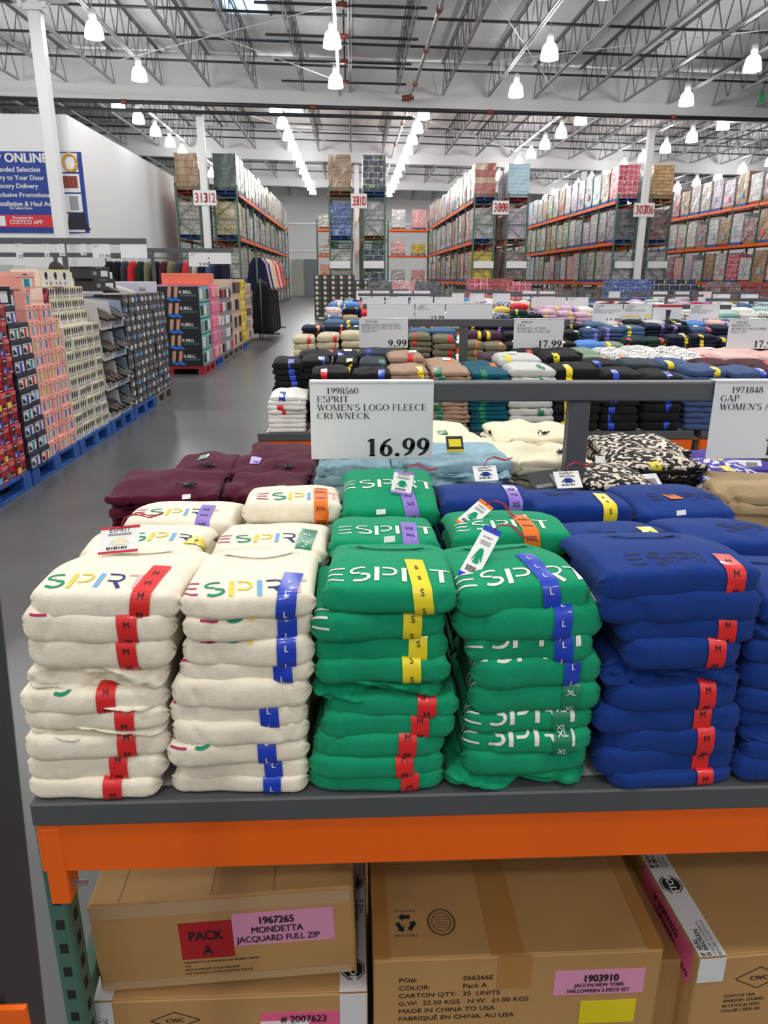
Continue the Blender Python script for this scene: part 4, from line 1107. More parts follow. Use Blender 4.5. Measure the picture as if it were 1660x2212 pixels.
front_stack('second cream stack', 'white', z1, [
    (865, 1575, 1310, 1205, 'L', 1394), (890, 1580, 1250, 1118, 'L', 1408, LW(.70, .0, (0,))), (850, 1580, 1130, 1025, 'L', 1372, LW(.70, .01, (0, 1))), (870, 1575, 1030, 915, None, 0, {'wr': 1.6}),
    (855, 1570, 955, 815, 'L', 1388, LW(.70, .01, (0, 1))), (865, 1590, 845, 700, None, 0, {'wr': 1.7}), (905, 1605, 712, 600, 'L', 1452, LW(.70, .0, (0,))),
    (925, 1610, 632, 482, 'L', 1470, LW(.70, .03, (0, 1, 2))), (930, 1610, 495, 368, 'L', 1470, LW(.70, .03, (0, 1, 2, 3))),
    (910, 1615, 375, 235, 'L', 1455, {'logo': (.82, .012), 'dome': .014, 'sl': .045, 'skew': .1, 'lk': -.12})])
front_stack('left green stack', 'green', z2, [
    (60, 760, 1680, 1600, 'M', 578), (65, 760, 1620, 1512, 'M', 558), (88, 765, 1522, 1408, 'M', 565), (130, 820, 1430, 1295, 'M', 638), (160, 840, 1320, 1225, 'M', 668),
    (82, 750, 1235, 1140, None, 0, {'hem': 3, 'wr': 1.5}), (95, 795, 1140, 1030, 'S', 596), (92, 785, 1055, 905, 'S', 622), (75, 770, 925, 785, 'S', 594, LW(.5, .004, (0,))),
    (130, 835, 780, 615, 'S', 668, {'logo': (.95, .008), 'dome': .014, 'sl': .06, 'skew': -.12, 'neck': .0, 'rz': -.04})])
front_stack('right green stack', 'green', z2, [
    (768, 1500, 1690, 1595, None, 0, {'hem': 2, 'wr': 1.4}), (860, 1510, 1605, 1495, None, 0, {'wr': 1.3}), (865, 1530, 1495, 1400, 'XL', 1355, LW(.5, .0)), (872, 1540, 1395, 1300, 'XL', 1362, LW(.5, .0)),
    (895, 1580, 1300, 1160, 'XL', 1410, LW(.82, .0)), (910, 1590, 1170, 1025, 'L', 1425, LW(.76, -.002)), (880, 1540, 1050, 895, 'L', 1378, LW(.56, .0)), (815, 1600, 955, 760, 'L', 1360, LW(.9, .05, (1, 2, 3, 5))),
    (832, 1540, 850, 620, 'L', 1340, {'logo': (.85, -.004), 'dome': .016, 'sl': .075, 'skew': -.12, 'lk': .1, 'ls': .041, 'rz': .1, 'tag': (-.092, .03, .105, .028, -.6, STK['L'])})])
front_stack('royal blue stack', 'blue', z3, [
    (320, 1080, 1980, 1862, 'M', 888), (250, 1105, 1890, 1735, 'M', 873), (310, 1105, 1770, 1610, 'M', 894), (250, 1140, 1640, 1485, 'M', 876), (335, 1130, 1500, 1345, 'M', 915),
    (300, 1150, 1400, 1225, None, 0, {'hem': 3, 'wr': 1.6}), (425, 1150, 1240, 1075, 'M', 955), (400, 1235, 1105, 935, 'M', 1035), (275, 1265, 985, 800, None, 0, {'wr': 1.5}),
    (295, 1290, 830, 640, 'M', 1105, {'logo': (1.05, .05), 'dome': .012, 'sl': .03, 'ls': .036, 'let': (0, 1, 2, 3)})])
front_stack('right edge blue stack', 'blue', z3, [
    (1090, 1880, 1925, 1770, None, 0), (1150, 1900, 1790, 1690, None, 0), (1140, 1880, 1700, 1580, None, 0, {'hem': 2}), (1120, 1890, 1600, 1490, None, 0), (1125, 1900, 1500, 1370, None, 0, {'wr': 1.5}),
    (1150, 1880, 1380, 1200, None, 0), (1160, 1890, 1210, 1080, None, 0), (1180, 1900, 1090, 960, None, 0, {'hem': 2}), (1240, 1900, 970, 800, None, 0)])

# rows behind: whole stacks, the top pieces as the photo shows them
FILL = {}
BELOW = []
def stack_below(sname, colr, x, yf, z0, w, depth, cat='sweatshirt', nm='folded_sweatshirt', what='fleece crewneck', skip=0):
    n = max(1, int(round((z0 - TZ) / .042))); t = (z0 - TZ) / n
    for i in range(n):
        if nm == 'folded_shirt' or i < n - 3:
            BELOW.append((w, t + .002, i % 3, False, (x, yf + .003, TZ + i * t), 0, colr, None, 0, depth)); continue
        k = (round(t, 3), i % 3, round(w, 2))
        if k not in FILL: FILL[k] = Fold(w, depth, t + .002, 900 + len(FILL), nu=18, nf=8, nt_=8).mesh('folded_body', None)
        o = omesh(nm, FILL[k], None, [F[colr]]); rnd = random.Random(sname + str(i))
        o.location = (x + rnd.uniform(-.006, .006), yf + rnd.uniform(0, .008), TZ + i * t)
        tag(o, '%s %s, %s of the %s' % (CW.get(colr, colr), what, RNK[i + 1], sname), cat, 'pieces in the ' + sname)
def top_piece(sname, colr, px0, px1, py0, py1, yf, depth, size=None, spx=None, tk=.044, dome=.01, opt={}, nm='folded_sweatshirt', what='fleece crewneck', cat='sweatshirt', under=1):
    """front fold seen from (px0, py1) to (px1, py0)"""
    global seed
    seed += 1; pm = (py0 + py1) / 2; a, b = P(px0, pm, y=yf), P(px1, pm, y=yf); z0 = P((px0 + px1) / 2, py1, y=yf).z
    w = b.x - a.x; x = (a.x + b.x) / 2
    stack_below(sname, colr, x, yf + .006, z0, w * .97, depth * .97, cat, nm, what)
    fo = Fold(w, depth, tk, seed, dome=dome, slope=.5, wr=opt.get('wr', 1), hem=opt.get('hem', 0), nu=36, nf=12, nt_=12)
    t = shirt(nm, '%s %s%s, top of the %s' % (CW.get(colr, colr), what, ' with %s %s sticker' % (STKC[size], size) if size else '', sname), cat, fo, F[colr], (x, yf, z0), opt.get('rz', 0), 'pieces in the ' + sname, tilt=opt.get('tilt', 0))
    arc = fo.arc
    if size: size_sticker(fo, t, P(spx, pm, y=yf).x - x, arc * opt.get('q0', .1), arc + opt.get('sl', .06), size, opt.get('skew', 0))
    if opt.get('logo') is not None: logo(fo, t, -w / 2 + opt['logo'][1], arc * opt['logo'][0], opt.get('ls', .034), STYLE[colr], opt.get('lk', 0), opt.get('let', (0, 1, 2, 3, 4, 5)))
    if opt.get('tag'): g = opt['tag']; hang_tag(t, fo, g[0], arc + g[1], g[2], g[3], g[4], g[5], colr)
    if opt.get('neck') is not None: neck_label(t, fo, opt['neck'], arc + depth * .75)
    return t, fo
R2, R3, D2 = 1.165, 1.365, .2
top_piece('second row left cream stack', 'white', 160, 432, 1190, 1245, R2, D2, 'S', 368, opt={'logo': (1.25, .05), 'skew': .35, 'q0': 1.1, 'sl': .05})
top_piece('second row right cream stack', 'white', 448, 712, 1172, 1240, R2, D2, 'XL', 648, opt={'logo': (1.0, .012), 'skew': .1})
top_piece('second row left green stack', 'green', 706, 957, 1168, 1222, R2, D2, 'XS', 888, opt={'logo': (1.1, .02), 'neck': 0})
top_piece('second row right green stack', 'green', 978, 1248, 1150, 1208, R2, D2, 'XXL', 1158, opt={'logo': (1.0, .01), 'skew': -.12, 'tag': (-.095, .045, .07, .03, -.8, STK['XXL'])})
top_piece('second row left blue stack', 'blue', 1232, 1490, 1160, 1232, R2, D2, 'S', 1442, opt={'logo': (1.1, .05), 'skew': -.1})
top_piece('second row right blue stack', 'blue', 1478, 1720, 1172, 1222, R2, D2, opt={'logo': (1.35, .06), 'neck': -.03, 'let': (1, 2, 3)})
top_piece('third row left cream stack', 'white', 258, 512, 1118, 1172, R3, D2, 'XS', 438, opt={'logo': (1.0, .02), 'neck': -.02})
top_piece('third row right cream stack', 'white', 520, 744, 1080, 1135, R3, D2, 'XXL', 694, opt={'logo': (.95, .03), 'wr': 1.3, 'rz': .05})
top_piece('third row green stack', 'green', 735, 955, 1105, 1150, R3, D2 + .02, 'XS', 897, tk=.05, opt={'logo': (1.6, .006), 'tilt': math.radians(14), 'skew': -.12, 'sl': .08, 'tag': (.0, .03, .05, .04, -.2, STK['XS']), 'ls': .038})
top_piece('third row left blue stack', 'blue', 952, 1163, 1085, 1128, R3, D2, 'XS', 1114, opt={'tag': (-.01, .1, .04, .05, .05, M_card)})
top_piece('third row middle blue stack', 'blue', 1140, 1378, 1088, 1142, R3, D2, 'S', 1320, opt={'tag': (-.02, .1, .045, .055, .05, M_card), 'logo': (1.5, .02), 'let': (1, 2)})
top_piece('third row right blue stack', 'blue', 1375, 1600, 1105, 1155, R3, D2 + .02, 'XXL', 1545, opt={'logo': (1.5, .05), 'q0': 1.5, 'sl': .06, 'skew': -.5, 'tilt': math.radians(6)})
# burgundy, blue, cream and patterned knitwear along the back of the front table
def knit(sname, colr, px0, px1, py0, py1, yf, depth=.2, size=None, spx=None, layers=2, what='knit top', hem=0, opt={}):
    """the top few thin pieces of a stack of knitwear"""
    global seed
    pm = (py0 + py1) / 2; a, b = P(px0, pm, y=yf), P(px1, pm, y=yf); zt = P((px0 + px1) / 2, py0, y=yf).z; zb = P((px0 + px1) / 2, py1, y=yf).z
    w = b.x - a.x; x = (a.x + b.x) / 2; tk = max(.010, (zt - zb - .012) / layers)
    stack_below(sname, colr, x, yf, zb, w, depth, 'top', 'folded_shirt', what)
    t = None
    for i in range(layers):
        seed += 1; top = i == layers - 1; rnd = random.Random(seed)
        fo = Fold(w * rnd.uniform(.96, 1.02), depth, tk + .002, seed, dome=.014 if top else .001, wr=opt.get('wr', 3.5), nu=44, nf=10, nt_=14, hem=rnd.choice((0, 2, 2)) if not top else 0)
        t = shirt('folded_shirt', '%s %s, %s of the %s' % (colr_name(opt['alt'] if opt.get('alt') and i % 2 == 0 and not top else colr), what, 'top' if top else ORD[layers - i] + ' piece', sname), 'top', fo, F[opt['alt'] if opt.get('alt') and i % 2 == 0 and not top else colr], (x + rnd.uniform(-.006, .006), yf + rnd.uniform(-.005, .005), zb + i * tk), rnd.uniform(-.06, .06) + opt.get('rz', 0), 'pieces in the ' + sname)
        if size and top: size_sticker(fo, t, P(spx, pm, y=yf).x - x, fo.arc + opt.get('sq', .06), fo.arc + opt.get('sq', .06) + .045, size, 0, letters=True)
        if top and opt.get('bow'):
            p = Vector(fo.at(opt['bow'], fo.arc + .03)); mb = MB()
            for k in range(4): q = rnd.uniform(-.03, .03); mb.tube([p + Vector((0, 0, .004)), p + Vector((q * .6, rnd.uniform(-.012, .012), .012)), p + Vector((q, rnd.uniform(-.02, .02), .004))], .0016, 5)
            mb.slab(p + Vector((-.006, -.004, .003)), (1, .3, 0), (0, 1, .1), .02, .012, .003); mb.build('black_ribbon_tag', M_blackcard, t)
    return t, fo
CN = dict(burgundy='burgundy', lightblue='light blue', cream='cream', bw='black speckled', vw='violet patterned', khaki='khaki', lgrey='pale grey', purewhite='white', slate='slate blue', dgreen='dark green', wb='speckled white', pw='pink patterned', multi='navy patterned', sky='sky blue', lilac='lilac pink')
def colr_name(c): return CN.get(c, c)
knit('front burgundy stack at the table end', 'burgundy', 226, 470, 1062, 1165, 1.56, .22, layers=6, opt={'bow': .05})
knit('second burgundy stack', 'burgundy', 462, 655, 1062, 1125, 1.6, .2, layers=3, opt={'bow': .04})
knit('burgundy stack with green sticker', 'burgundy', 362, 500, 1018, 1062, 1.80, .22, 'XL', 422, layers=2, opt={'bow': .02, 'sq': .09})
knit('burgundy stack with purple sticker', 'burgundy', 470, 672, 1016, 1066, 1.83, .22, 'XS', 538, layers=3, opt={'bow': .05, 'sq': .07})
knit('burgundy stack nearest the white sign', 'burgundy', 524, 672, 990, 1022, 2.06, .24, layers=2)
t_, f_ = knit('light blue stack under the white sign', 'lightblue', 678, 850, 1000, 1052, 1.69, .22, layers=2)
mb = MB(); p = Vector(f_.at(-.05, .09)); mb.slab(p + Vector((-.035, 0, .004)), (1, 0, 0), (0, 1, .2), .075, .02, .001); mb.build('size_sticker', STK['S'], t_)
t_, f_ = knit('light blue stack with black and yellow tag', 'lightblue', 842, 1112, 992, 1050, 1.69, .22, layers=2, opt={'rz': .04, 'wr': 6})
p = Vector(f_.at(.015, .1)); mb = MB(); mb.slab(p + Vector((-.02, 0, .006)), (1, 0, 0), (0, .7, .7), .042, .045, .0012); hb = mb.build('hang_tag', M_blackcard, t_)
mb = MB(); mb.slab(p + Vector((-.02, -.001, .006)), (1, 0, 0), (0, .7, .7), .042, .006, .002); mb.slab(p + Vector((-.014, .009, .0165)), (1, 0, 0), (0, .7, .7), .03, .022, .0016); mb.build('tag_band', STK['S'], hb)
knit('front cream knit stack left of the post', 'cream', 930, 1110, 975, 1010, 1.88, .24, layers=3, opt={'bow': .0, 'wr': 6})
knit('rear cream knit stack with green tag', 'cream', 925, 1030, 940, 965, 2.12, .24, 'XL', 960, layers=2, opt={'sq': .02})
knit('cream knit stack behind the post', 'cream', 1085, 1290, 990, 1062, 1.78, .22, layers=5, opt={'bow': .03, 'wr': 5})
knit('tall cream knit stack beside the post', 'cream', 1065, 1262, 940, 985, 2.02, .24, layers=4, opt={'bow': .02, 'wr': 5})
knit('low black printed stack', 'bw', 1262, 1420, 1040, 1075, 1.62, .2, layers=3, what='blouse', opt={'alt': 'black'})
knit('yellow stickered printed stack', 'bw', 1340, 1535, 1000, 1062, 1.76, .2, 'S', 1420, layers=6, what='blouse', opt={'sq': -.018, 'alt': 'black'})
knit('green stickered printed stack', 'bw', 1310, 1500, 972, 1000, 1.98, .22, 'XL', 1424, layers=3, what='blouse', opt={'sq': -.012, 'alt': 'black'})
knit('violet printed stack', 'vw', 1525, 1680, 1028, 1055, 1.72, .2, 'S', 1600, layers=2, what='blouse', opt={'sq': .04})
knit('rear violet printed stack', 'violet', 1535, 1700, 1005, 1030, 1.92, .24, 'S', 1575, layers=2, what='blouse', opt={'sq': .04})
knit('khaki trouser stack', 'khaki', 1552, 1740, 1062, 1112, 1.58, .2, layers=2, what='trousers', opt={'rz': -.2})

for i, (px, py, yy, w, h, rz) in enumerate(((1390, 1062, 1.66, .12, .05, .25), (1330, 1012, 1.86, .10, .04, -.2), (1620, 1040, 1.76, .13, .03, -.25), (1600, 1012, 1.95, .12, .03, -.15), (1190, 1052, 1.70, .10, .05, .45))):
    p = P(px, py, y=yy); mb = MB(); mb.slab((-w / 2, 0, 0), (1, 0, 0), (0, .8, .6), w, h, .0015); o = mb.build('header_card', M_card if i < 4 else M_blackcard); o.location = p; o.rotation_euler = (0, 0, rz)
    tag(o, ('white header card on the low black printed blouses', 'white header card behind the black printed stack', 'white header card on the violet blouses', 'white header card on the rear violet blouses', 'dark header card leaning on the cream knit stack by the post')[i], 'card')
    mb = MB(); mb.slab((-w * .42, -.0008, .0005), (1, 0, 0), (0, .8, .6), w * .5, h * .2, .002); mb.slab((w * .15, -.0008, .0005), (1, 0, 0), (0, .8, .6), w * .25, h * .7, .002); mb.build('card_print', M_gy_print, o)
# ------------------------------------------------------------------ clothes on the tables behind
VAR = {}
def cloth_var(w, t, d, seed, top):
    k = (round(w / .04), round(t, 3), seed, top)
    if k not in VAR:
        fo = Fold(round(w / .04) * .04, d, t, 5000 + len(VAR), dome=.02 if top else .002, wr=2.0, nu=22, nf=8, nt_=8)
        mb = MB(); fo.patch(mb, -.016, .016, fo.arc * .1, fo.arc + (.06 if top else .01), .002, 0, 2, 8)
        VAR[k] = (fo.mesh('folded_shirt', None), mb.mesh('size_sticker'), fo)
    return VAR[k]
ROWW = {1: 'second', 2: 'third', 3: 'fourth'}
LINE = ['front', 'second', 'third', 'fourth', 'rear']
COUNT = {}
def pile(row, line, px0, px1, pyt, colr, stick=None, ns=9, lay=.032, dz=0.0, sxo=None, stmax=99, jit=1.0):
    yf = TY[row] + .02 + line * .272
    a, b = P(px0, pyt + 12, y=yf), P(px1, pyt + 12, y=yf); x = (a.x + b.x) / 2; w = b.x - a.x
    zt = P((px0 + px1) / 2, pyt, y=yf + .12).z - .018 + dz
    n = max(1, int(round((zt - TZ) / lay))); t = (zt - TZ) / n
    COUNT[(row, line)] = COUNT.get((row, line), 0) + 1; col = COUNT[(row, line)]
    rnd = random.Random('%d %d %d' % (row, line, col)); side = rnd.uniform(.12, .3) * rnd.choice((1, 1, -1)) if sxo is None else sxo
    ind = SHOW.get((row, line), 0)
    for i in range(n):
        top = i == n - 1
        has = stick and (n - i) <= stmax
        sk = stick if isinstance(stick, str) or not stick else stick[min(n - 1 - i, len(stick) - 1)]
        loc = (x + rnd.uniform(-.008, .008) * jit, yf + rnd.uniform(-.006, .006) * jit, TZ + i * t); rz = rnd.uniform(-.05, .05) * jit
        if n - i > ind:
            stuff_piece(w, round(t, 3), rnd.randrange(3), top, loc, rz, colr, STK[sk] if has and sk else None, side * w); continue
        me, st, fo = cloth_var(w, round(t, 3), .25, rnd.randrange(3), top)
        o = omesh('folded_shirt', me, None, [F[colr]])
        o.location = loc; o.rotation_euler = (0, 0, rz)
        tag(o, '%s top%s, %s from top, %s stack, %s line of %s row' % (colr_name(colr), ' with %s sticker' % STKC[sk] if has and sk else '', ORD[n - i], ORD[col], LINE[line], ROWW[row]), 'top', 'folded clothes on the %s table row' % ROWW[row])
        if has and sk:
            q = omesh('size_sticker', st, o, [STK[sk]]); q.location = (side * w + rnd.uniform(-.006, .006), 0, 0)
        if top and rnd.random() < .3:
            mb = MB(); p = Vector(fo.at(rnd.uniform(-.04, .04), fo.arc + .07)); mb.slab(p + Vector((-.02, 0, .004)), (1, rnd.uniform(-.4, .4), 0), (0, 1, .3), .045, .03, .0012); mb.build('hang_tag', M_card, o)
SHOW = {(1, 0): 99, (1, 1): 3, (1, 2): 2, (1, 3): 1, (2, 0): 2, (2, 1): 1}
ST = dict(v=[], f=[], m=[], mats=[], n=0)
def st_mat(m):
    if m not in ST['mats']: ST['mats'].append(m)
    return ST['mats'].index(m)
_SV = {}
def stuff_add(vs, fs, m):
    ST['v'].append(vs); ST['f'].append(fs + ST['n']); ST['m'].append(np.full(len(fs), st_mat(m))); ST['n'] += len(vs)
def stuff_piece(w, t, sd, top, loc, rz, colr, sm=None, sx=0.0, d=.25):
    k = (round(w / .04), round(t, 2), sd, top)
    if k not in _SV:
        fo = Fold(round(w / .04) * .04, d, t, 8000 + len(_SV), dome=.02 if top else .002, wr=2.2, nu=16, nf=6, nt_=6)
        G = fo.G; nu, n = G.shape[:2]
        fs = np.array([(i * n + j, i * n + (j + 1) % n, (i + 1) * n + (j + 1) % n, (i + 1) * n + j) for i in range(nu - 1) for j in range(n)])
        mb = MB(); fo.patch(mb, -.016, .016, fo.arc * .1, fo.arc + (.06 if top else .01), .003, 0, 2, 5)
        _SV[k] = (G.reshape(-1, 3), fs, np.array(mb.v), np.array(mb.f))
    G, fs, sv, sf = _SV[k]; c, s_ = math.cos(rz), math.sin(rz); R = np.array([[c, -s_, 0], [s_, c, 0], [0, 0, 1]]).T
    stuff_add(G @ R + np.array(loc), fs, F[colr])
    if sm: stuff_add((sv + np.array([sx, 0, 0])) @ R + np.array(loc), sf, sm)
def piles(row, line, specs):
    for s_ in specs: pile(row, line, *s_[:5], **(s_[5] if len(s_) > 5 else {}))
piles(1, 0, [(574, 666, 842, 'purewhite', ['L', None, 'M', 'M', 'M', 'M', 'M', 'S'], {'lay': .024}), (670, 756, 792, 'black', 'M', {'stmax': 5}), (758, 838, 795, 'black', 'L', {'stmax': 5}), (842, 930, 788, 'tan', 'S', {'lay': .023}), (932, 1020, 790, 'tan', 'XL', {'lay': .022}),
    (1018, 1106, 795, 'teal', 'XL', {'lay': .021}), (1106, 1206, 785, 'lgrey', 'XL', {'lay': .042, 'stmax': 6}), (1208, 1302, 785, 'black', 'S', {'lay': .045}), (1306, 1394, 795, 'black', 'L', {'lay': .045}), (1396, 1484, 800, 'black', 'L', {'lay': .045}), (1490, 1578, 788, 'slate', 'S', {'stmax': 1}), (1580, 1668, 792, 'slate', 'L', {'stmax': 2}), (1670, 1750, 792, 'maroon', None)])
piles(1, 1, [(588, 652, 772, 'black', 'L'), (654, 712, 768, 'black', 'L'), (716, 772, 770, 'black', 'S'), (774, 840, 772, 'charcoal', 'XL'), (838, 925, 760, 'tan', 'M', {'lay': .03}), (926, 1004, 775, 'tan', 'XXL', {'lay': .03}), (1006, 1086, 782, 'teal', 'XXL'), (1080, 1176, 763, 'lgrey', 'S', {'lay': .05}),
    (1182, 1266, 758, 'black', 'S'), (1270, 1350, 775, 'black', 'L'), (1352, 1430, 775, 'charcoal', None), (1434, 1515, 775, 'slate', 'S', {'stmax': 1}), (1518, 1600, 775, 'maroon', None), (1604, 1690, 778, 'maroon', 'M', {'stmax': 2})])
piles(1, 2, [(640, 715, 757, 'black', None), (720, 778, 757, 'navy', 'L'), (780, 850, 752, 'charcoal', 'L'), (1046, 1120, 762, 'purple', None), (1122, 1190, 752, 'black', 'M'), (1192, 1262, 752, 'black', None), (1264, 1330, 768, 'sage', 'XXL'), (1332, 1404, 762, 'wb', 'XXL', {'stmax': 1}), (1406, 1480, 764, 'wb', None), (1482, 1556, 764, 'wb', 'M', {'stmax': 1}), (1560, 1640, 760, 'pink', None), (1642, 1720, 760, 'pink', None)])
piles(1, 3, [(1240, 1300, 752, 'sage', None), (1302, 1366, 752, 'wb', None), (1368, 1436, 748, 'wb', None), (1440, 1510, 750, 'wb', None), (1512, 1580, 752, 'pink', None), (1584, 1660, 752, 'pink', None)])
piles(2, 0, [(632, 682, 722, 'beige', 'M', {'lay': .06}), (684, 734, 718, 'beige', 'M', {'lay': .06}), (736, 784, 714, 'beige', None, {'lay': .06}), (786, 834, 720, 'olive', None), (836, 882, 722, 'olive', None), (884, 934, 718, 'olive', 'M', {'lay': .05}), (936, 984, 722, 'olive', 'M', {'lay': .05}), (1000, 1048, 735, 'olive', 'XXL', {'lay': .05}), (1050, 1096, 738, 'olive', 'XXL', {'lay': .05, 'stmax': 1}),
    (1098, 1144, 738, 'black', 'S'), (1146, 1196, 738, 'black', 'S'), (1198, 1246, 735, 'black', 'S'), (1248, 1306, 735, 'sky', None, {'lay': .07}), (1308, 1352, 738, 'sage', 'S', {'lay': .05, 'stmax': 1}), (1350, 1398, 728, 'dgreen', 'M', {'stmax': 4}), (1400, 1446, 728, 'dgreen', 'M', {'stmax': 4}), (1448, 1500, 722, 'navy', 'S', {'stmax': 4}), (1502, 1554, 720, 'navy', 'S', {'stmax': 4}), (1556, 1606, 726, 'navy', 'S', {'stmax': 3}), (1608, 1660, 732, 'black', None), (1662, 1712, 732, 'black', None)])
piles(2, 1, [(652, 700, 702, 'navy', 'XXL', {'stmax': 3}), (702, 748, 700, 'navy', 'M', {'stmax': 2}), (750, 792, 705, 'navy', None), (886, 930, 708, 'denim', None), (932, 990, 708, 'denim', None), (1006, 1048, 714, 'purple', 'S', {'lay': .06, 'stmax': 1}), (1050, 1090, 714, 'purple', 'S', {'lay': .06, 'stmax': 1}), (1092, 1130, 716, 'black', 'S'), (1220, 1260, 712, 'black', 'XL'), (1262, 1302, 708, 'slate', 'XS'), (1304, 1350, 705, 'slate', 'XS'), (1352, 1396, 702, 'denim', 'S'), (1398, 1444, 698, 'navy', 'XS'), (1446, 1492, 700, 'navy', 'XS'), (1494, 1540, 705, 'slate', 'M', {'stmax': 1}), (1542, 1590, 702, 'navy', None), (1592, 1640, 700, 'lgrey', None), (1642, 1690, 700, 'denim', None)])
piles(2, 2, [(700, 742, 690, 'denim', None), (744, 780, 690, 'denim', 'S'), (1010, 1050, 698, 'black', 'S'), (1052, 1090, 698, 'black', 'XS'), (1092, 1130, 698, 'navy', None), (1180, 1222, 698, 'mint', 'XXL', {'stmax': 1}), (1224, 1266, 698, 'black', 'S'), (1268, 1310, 695, 'denim', None), (1312, 1352, 692, 'lgrey', 'M'), (1354, 1396, 690, 'black', None), (1398, 1440, 690, 'lgrey', None), (1442, 1484, 690, 'black', 'S'), (1486, 1530, 692, 'sky', 'L'), (1532, 1580, 690, 'pink', 'L'), (1582, 1630, 688, 'denim', None), (1632, 1680, 688, 'purewhite', None)])
L3 = {'lay': .055}
piles(3, 0, [(700, 738, 680, 'denim', 'S', L3), (740, 776, 680, 'khaki', None, L3), (780, 820, 684, 'multi', None, L3), (1070, 1106, 676, 'multi', None, L3), (1108, 1142, 668, 'dgreen', 'S', L3), (1144, 1176, 676, 'black', None, L3), (1170, 1206, 668, 'lilac', 'S', {'lay': .045}), (1208, 1244, 672, 'lilac', 'S', {'lay': .045}), (1246, 1282, 674, 'lilac', 'S', {'lay': .045}), (1350, 1390, 690, 'denim', None, L3), (1560, 1600, 672, 'mint', None, L3), (1602, 1640, 676, 'lgrey', None, L3), (1642, 1680, 672, 'wb', None, L3)])
piles(3, 1, [(704, 740, 664, 'pw', None, L3), (742, 780, 664, 'black', 'L', L3), (1072, 1106, 662, 'gold', None, L3), (1108, 1142, 655, 'red', None, L3), (1180, 1214, 660, 'lilac', 'S', L3), (1216, 1250, 660, 'lilac', 'XS', L3), (1252, 1286, 662, 'purewhite', None, L3), (1560, 1596, 662, 'purewhite', None, L3), (1598, 1634, 664, 'purewhite', None, L3), (1636, 1672, 662, 'mint', None, L3)])
piles(3, 2, [(708, 744, 652, 'sky', 'S', L3), (746, 780, 652, 'sky', None, L3), (1076, 1106, 652, 'multi', None, L3), (1110, 1140, 652, 'pink', None, L3), (1560, 1594, 654, 'lgrey', None, L3), (1596, 1630, 655, 'denim', None, L3), (1632, 1668, 655, 'multi', None, L3)])
# further tables: too many and too small to count
def far_clothes():
    pal = ['multi', 'pw', 'sky', 'denim', 'gold', 'orange', 'purewhite', 'wb', 'pink', 'red', 'navy', 'black', 'mint', 'lilac', 'lavender', 'purewhite', 'purewhite', 'multi']
    for a in BELOW: stuff_piece(*a)
    rnd = random.Random(5)
    for row in (4, 5, 6):
        for c in range(int((4, 5, 6)[row - 4] * TP / .255)):
            base = rnd.choice(pal)
            for line in range(4):
                colr = rnd.choice((base, base, rnd.choice(pal))); n = rnd.choice((4, 5, 5, 6))
                for i in range(n):
                    stuff_piece(.24, .05, rnd.randrange(3), i == n - 1, (TX0 + .16 + c * .255 + rnd.uniform(-.01, .01), TY[row] + .04 + line * .34, TZ + i * .05), 0, colr, d=.25)
    v = np.concatenate(ST['v']); f = np.concatenate(ST['f']); m = np.concatenate(ST['m'])
    me = bpy.data.meshes.new('folded_clothes'); me.vertices.add(len(v)); me.vertices.foreach_set('co', v.ravel())
    me.loops.add(f.size); me.loops.foreach_set('vertex_index', f.ravel()); me.polygons.add(len(f)); me.polygons.foreach_set('loop_start', np.arange(0, f.size, 4)); 
    for mm in ST['mats']: me.materials.append(mm)
    me.polygons.foreach_set('material_index', m); me.polygons.foreach_set('use_smooth', np.ones(len(f), bool)); me.update(calc_edges=True); me.validate()
    o = omesh('folded_clothes', me); tag(o, 'lower layers of the stacks and small folded clothes on the far tables', 'clothes', kind='stuff')
far_clothes()
# ------------------------------------------------------------------ cartons under the front table
M_kraft = mat('kraft_cardboard', S(180, 138, 86), rough=.75, var=(5, .07), bump=(60, .12, .002))
M_tapeb = mat('brown_packing_tape', S(172, 122, 62), rough=.25, coat=.5)
M_tapec = mat('clear_packing_tape', S(186, 152, 112), rough=.2, coat=.6, bump=(25, .4, .003))
M_stoptape = mat('white_seal_tape', S(214, 214, 218), rough=.35, bump=(160, .15, .001))
M_pinkl = mat('pink_label', S(222, 148, 186), rough=.55); M_pinkh = mat('hot_pink_label', S(226, 96, 140), rough=.55); M_redl = mat('red_label', S(172, 26, 34), rough=.5); M_yell = mat('yellow_label', S(226, 204, 20), rough=.55)
def carton(label, w, d, h, loc, rz, tilt=0.0):
    """kraft carton, front left bottom corner at loc; top flaps meet along the middle"""
    t = thing('cardboard_carton', label, 'box', loc, rz, 'cartons under the front table'); t.rotation_euler = (0, tilt, rz)
    mb = MB(); mb.box(0, w, 0, d, 0, h, b=.004); mb.box(.004, w - .004, .002, d / 2 - .001, h - .001, h + .003, b=.001); mb.box(.004, w - .004, d / 2 + .001, d - .002, h - .001, h + .003, b=.001); mb.build('carton_body', M_kraft, t)
    return t
fux, fuz = Vector((1, 0, 0)), Vector((0, 0, 1)); tuy = Vector((0, 1, 0))
def label_front(t, x, z, w, h, m, lines, name, bold=.03, y=-.0008, col=None, rot=0.0):
    ux = Vector((math.cos(rot), 0, math.sin(rot))); uy = Vector((-math.sin(rot), 0, math.cos(rot)))
    mb = MB(); mb.slab((x, y + .0006, z), ux, uy, w, h, .0008); l = mb.build(name, m, t)
    mb = MB()
    for (s_, fx, fz, sz, al, bd) in lines: mb.text(s_, Vector((x, y - .0004, z)) + ux * w * fx + uy * h * fz, ux, uy, h * sz, 0, al, bd, sx=.84)
    if mb.v: mb.build('label_lettering', col or M_black, l)
    return l
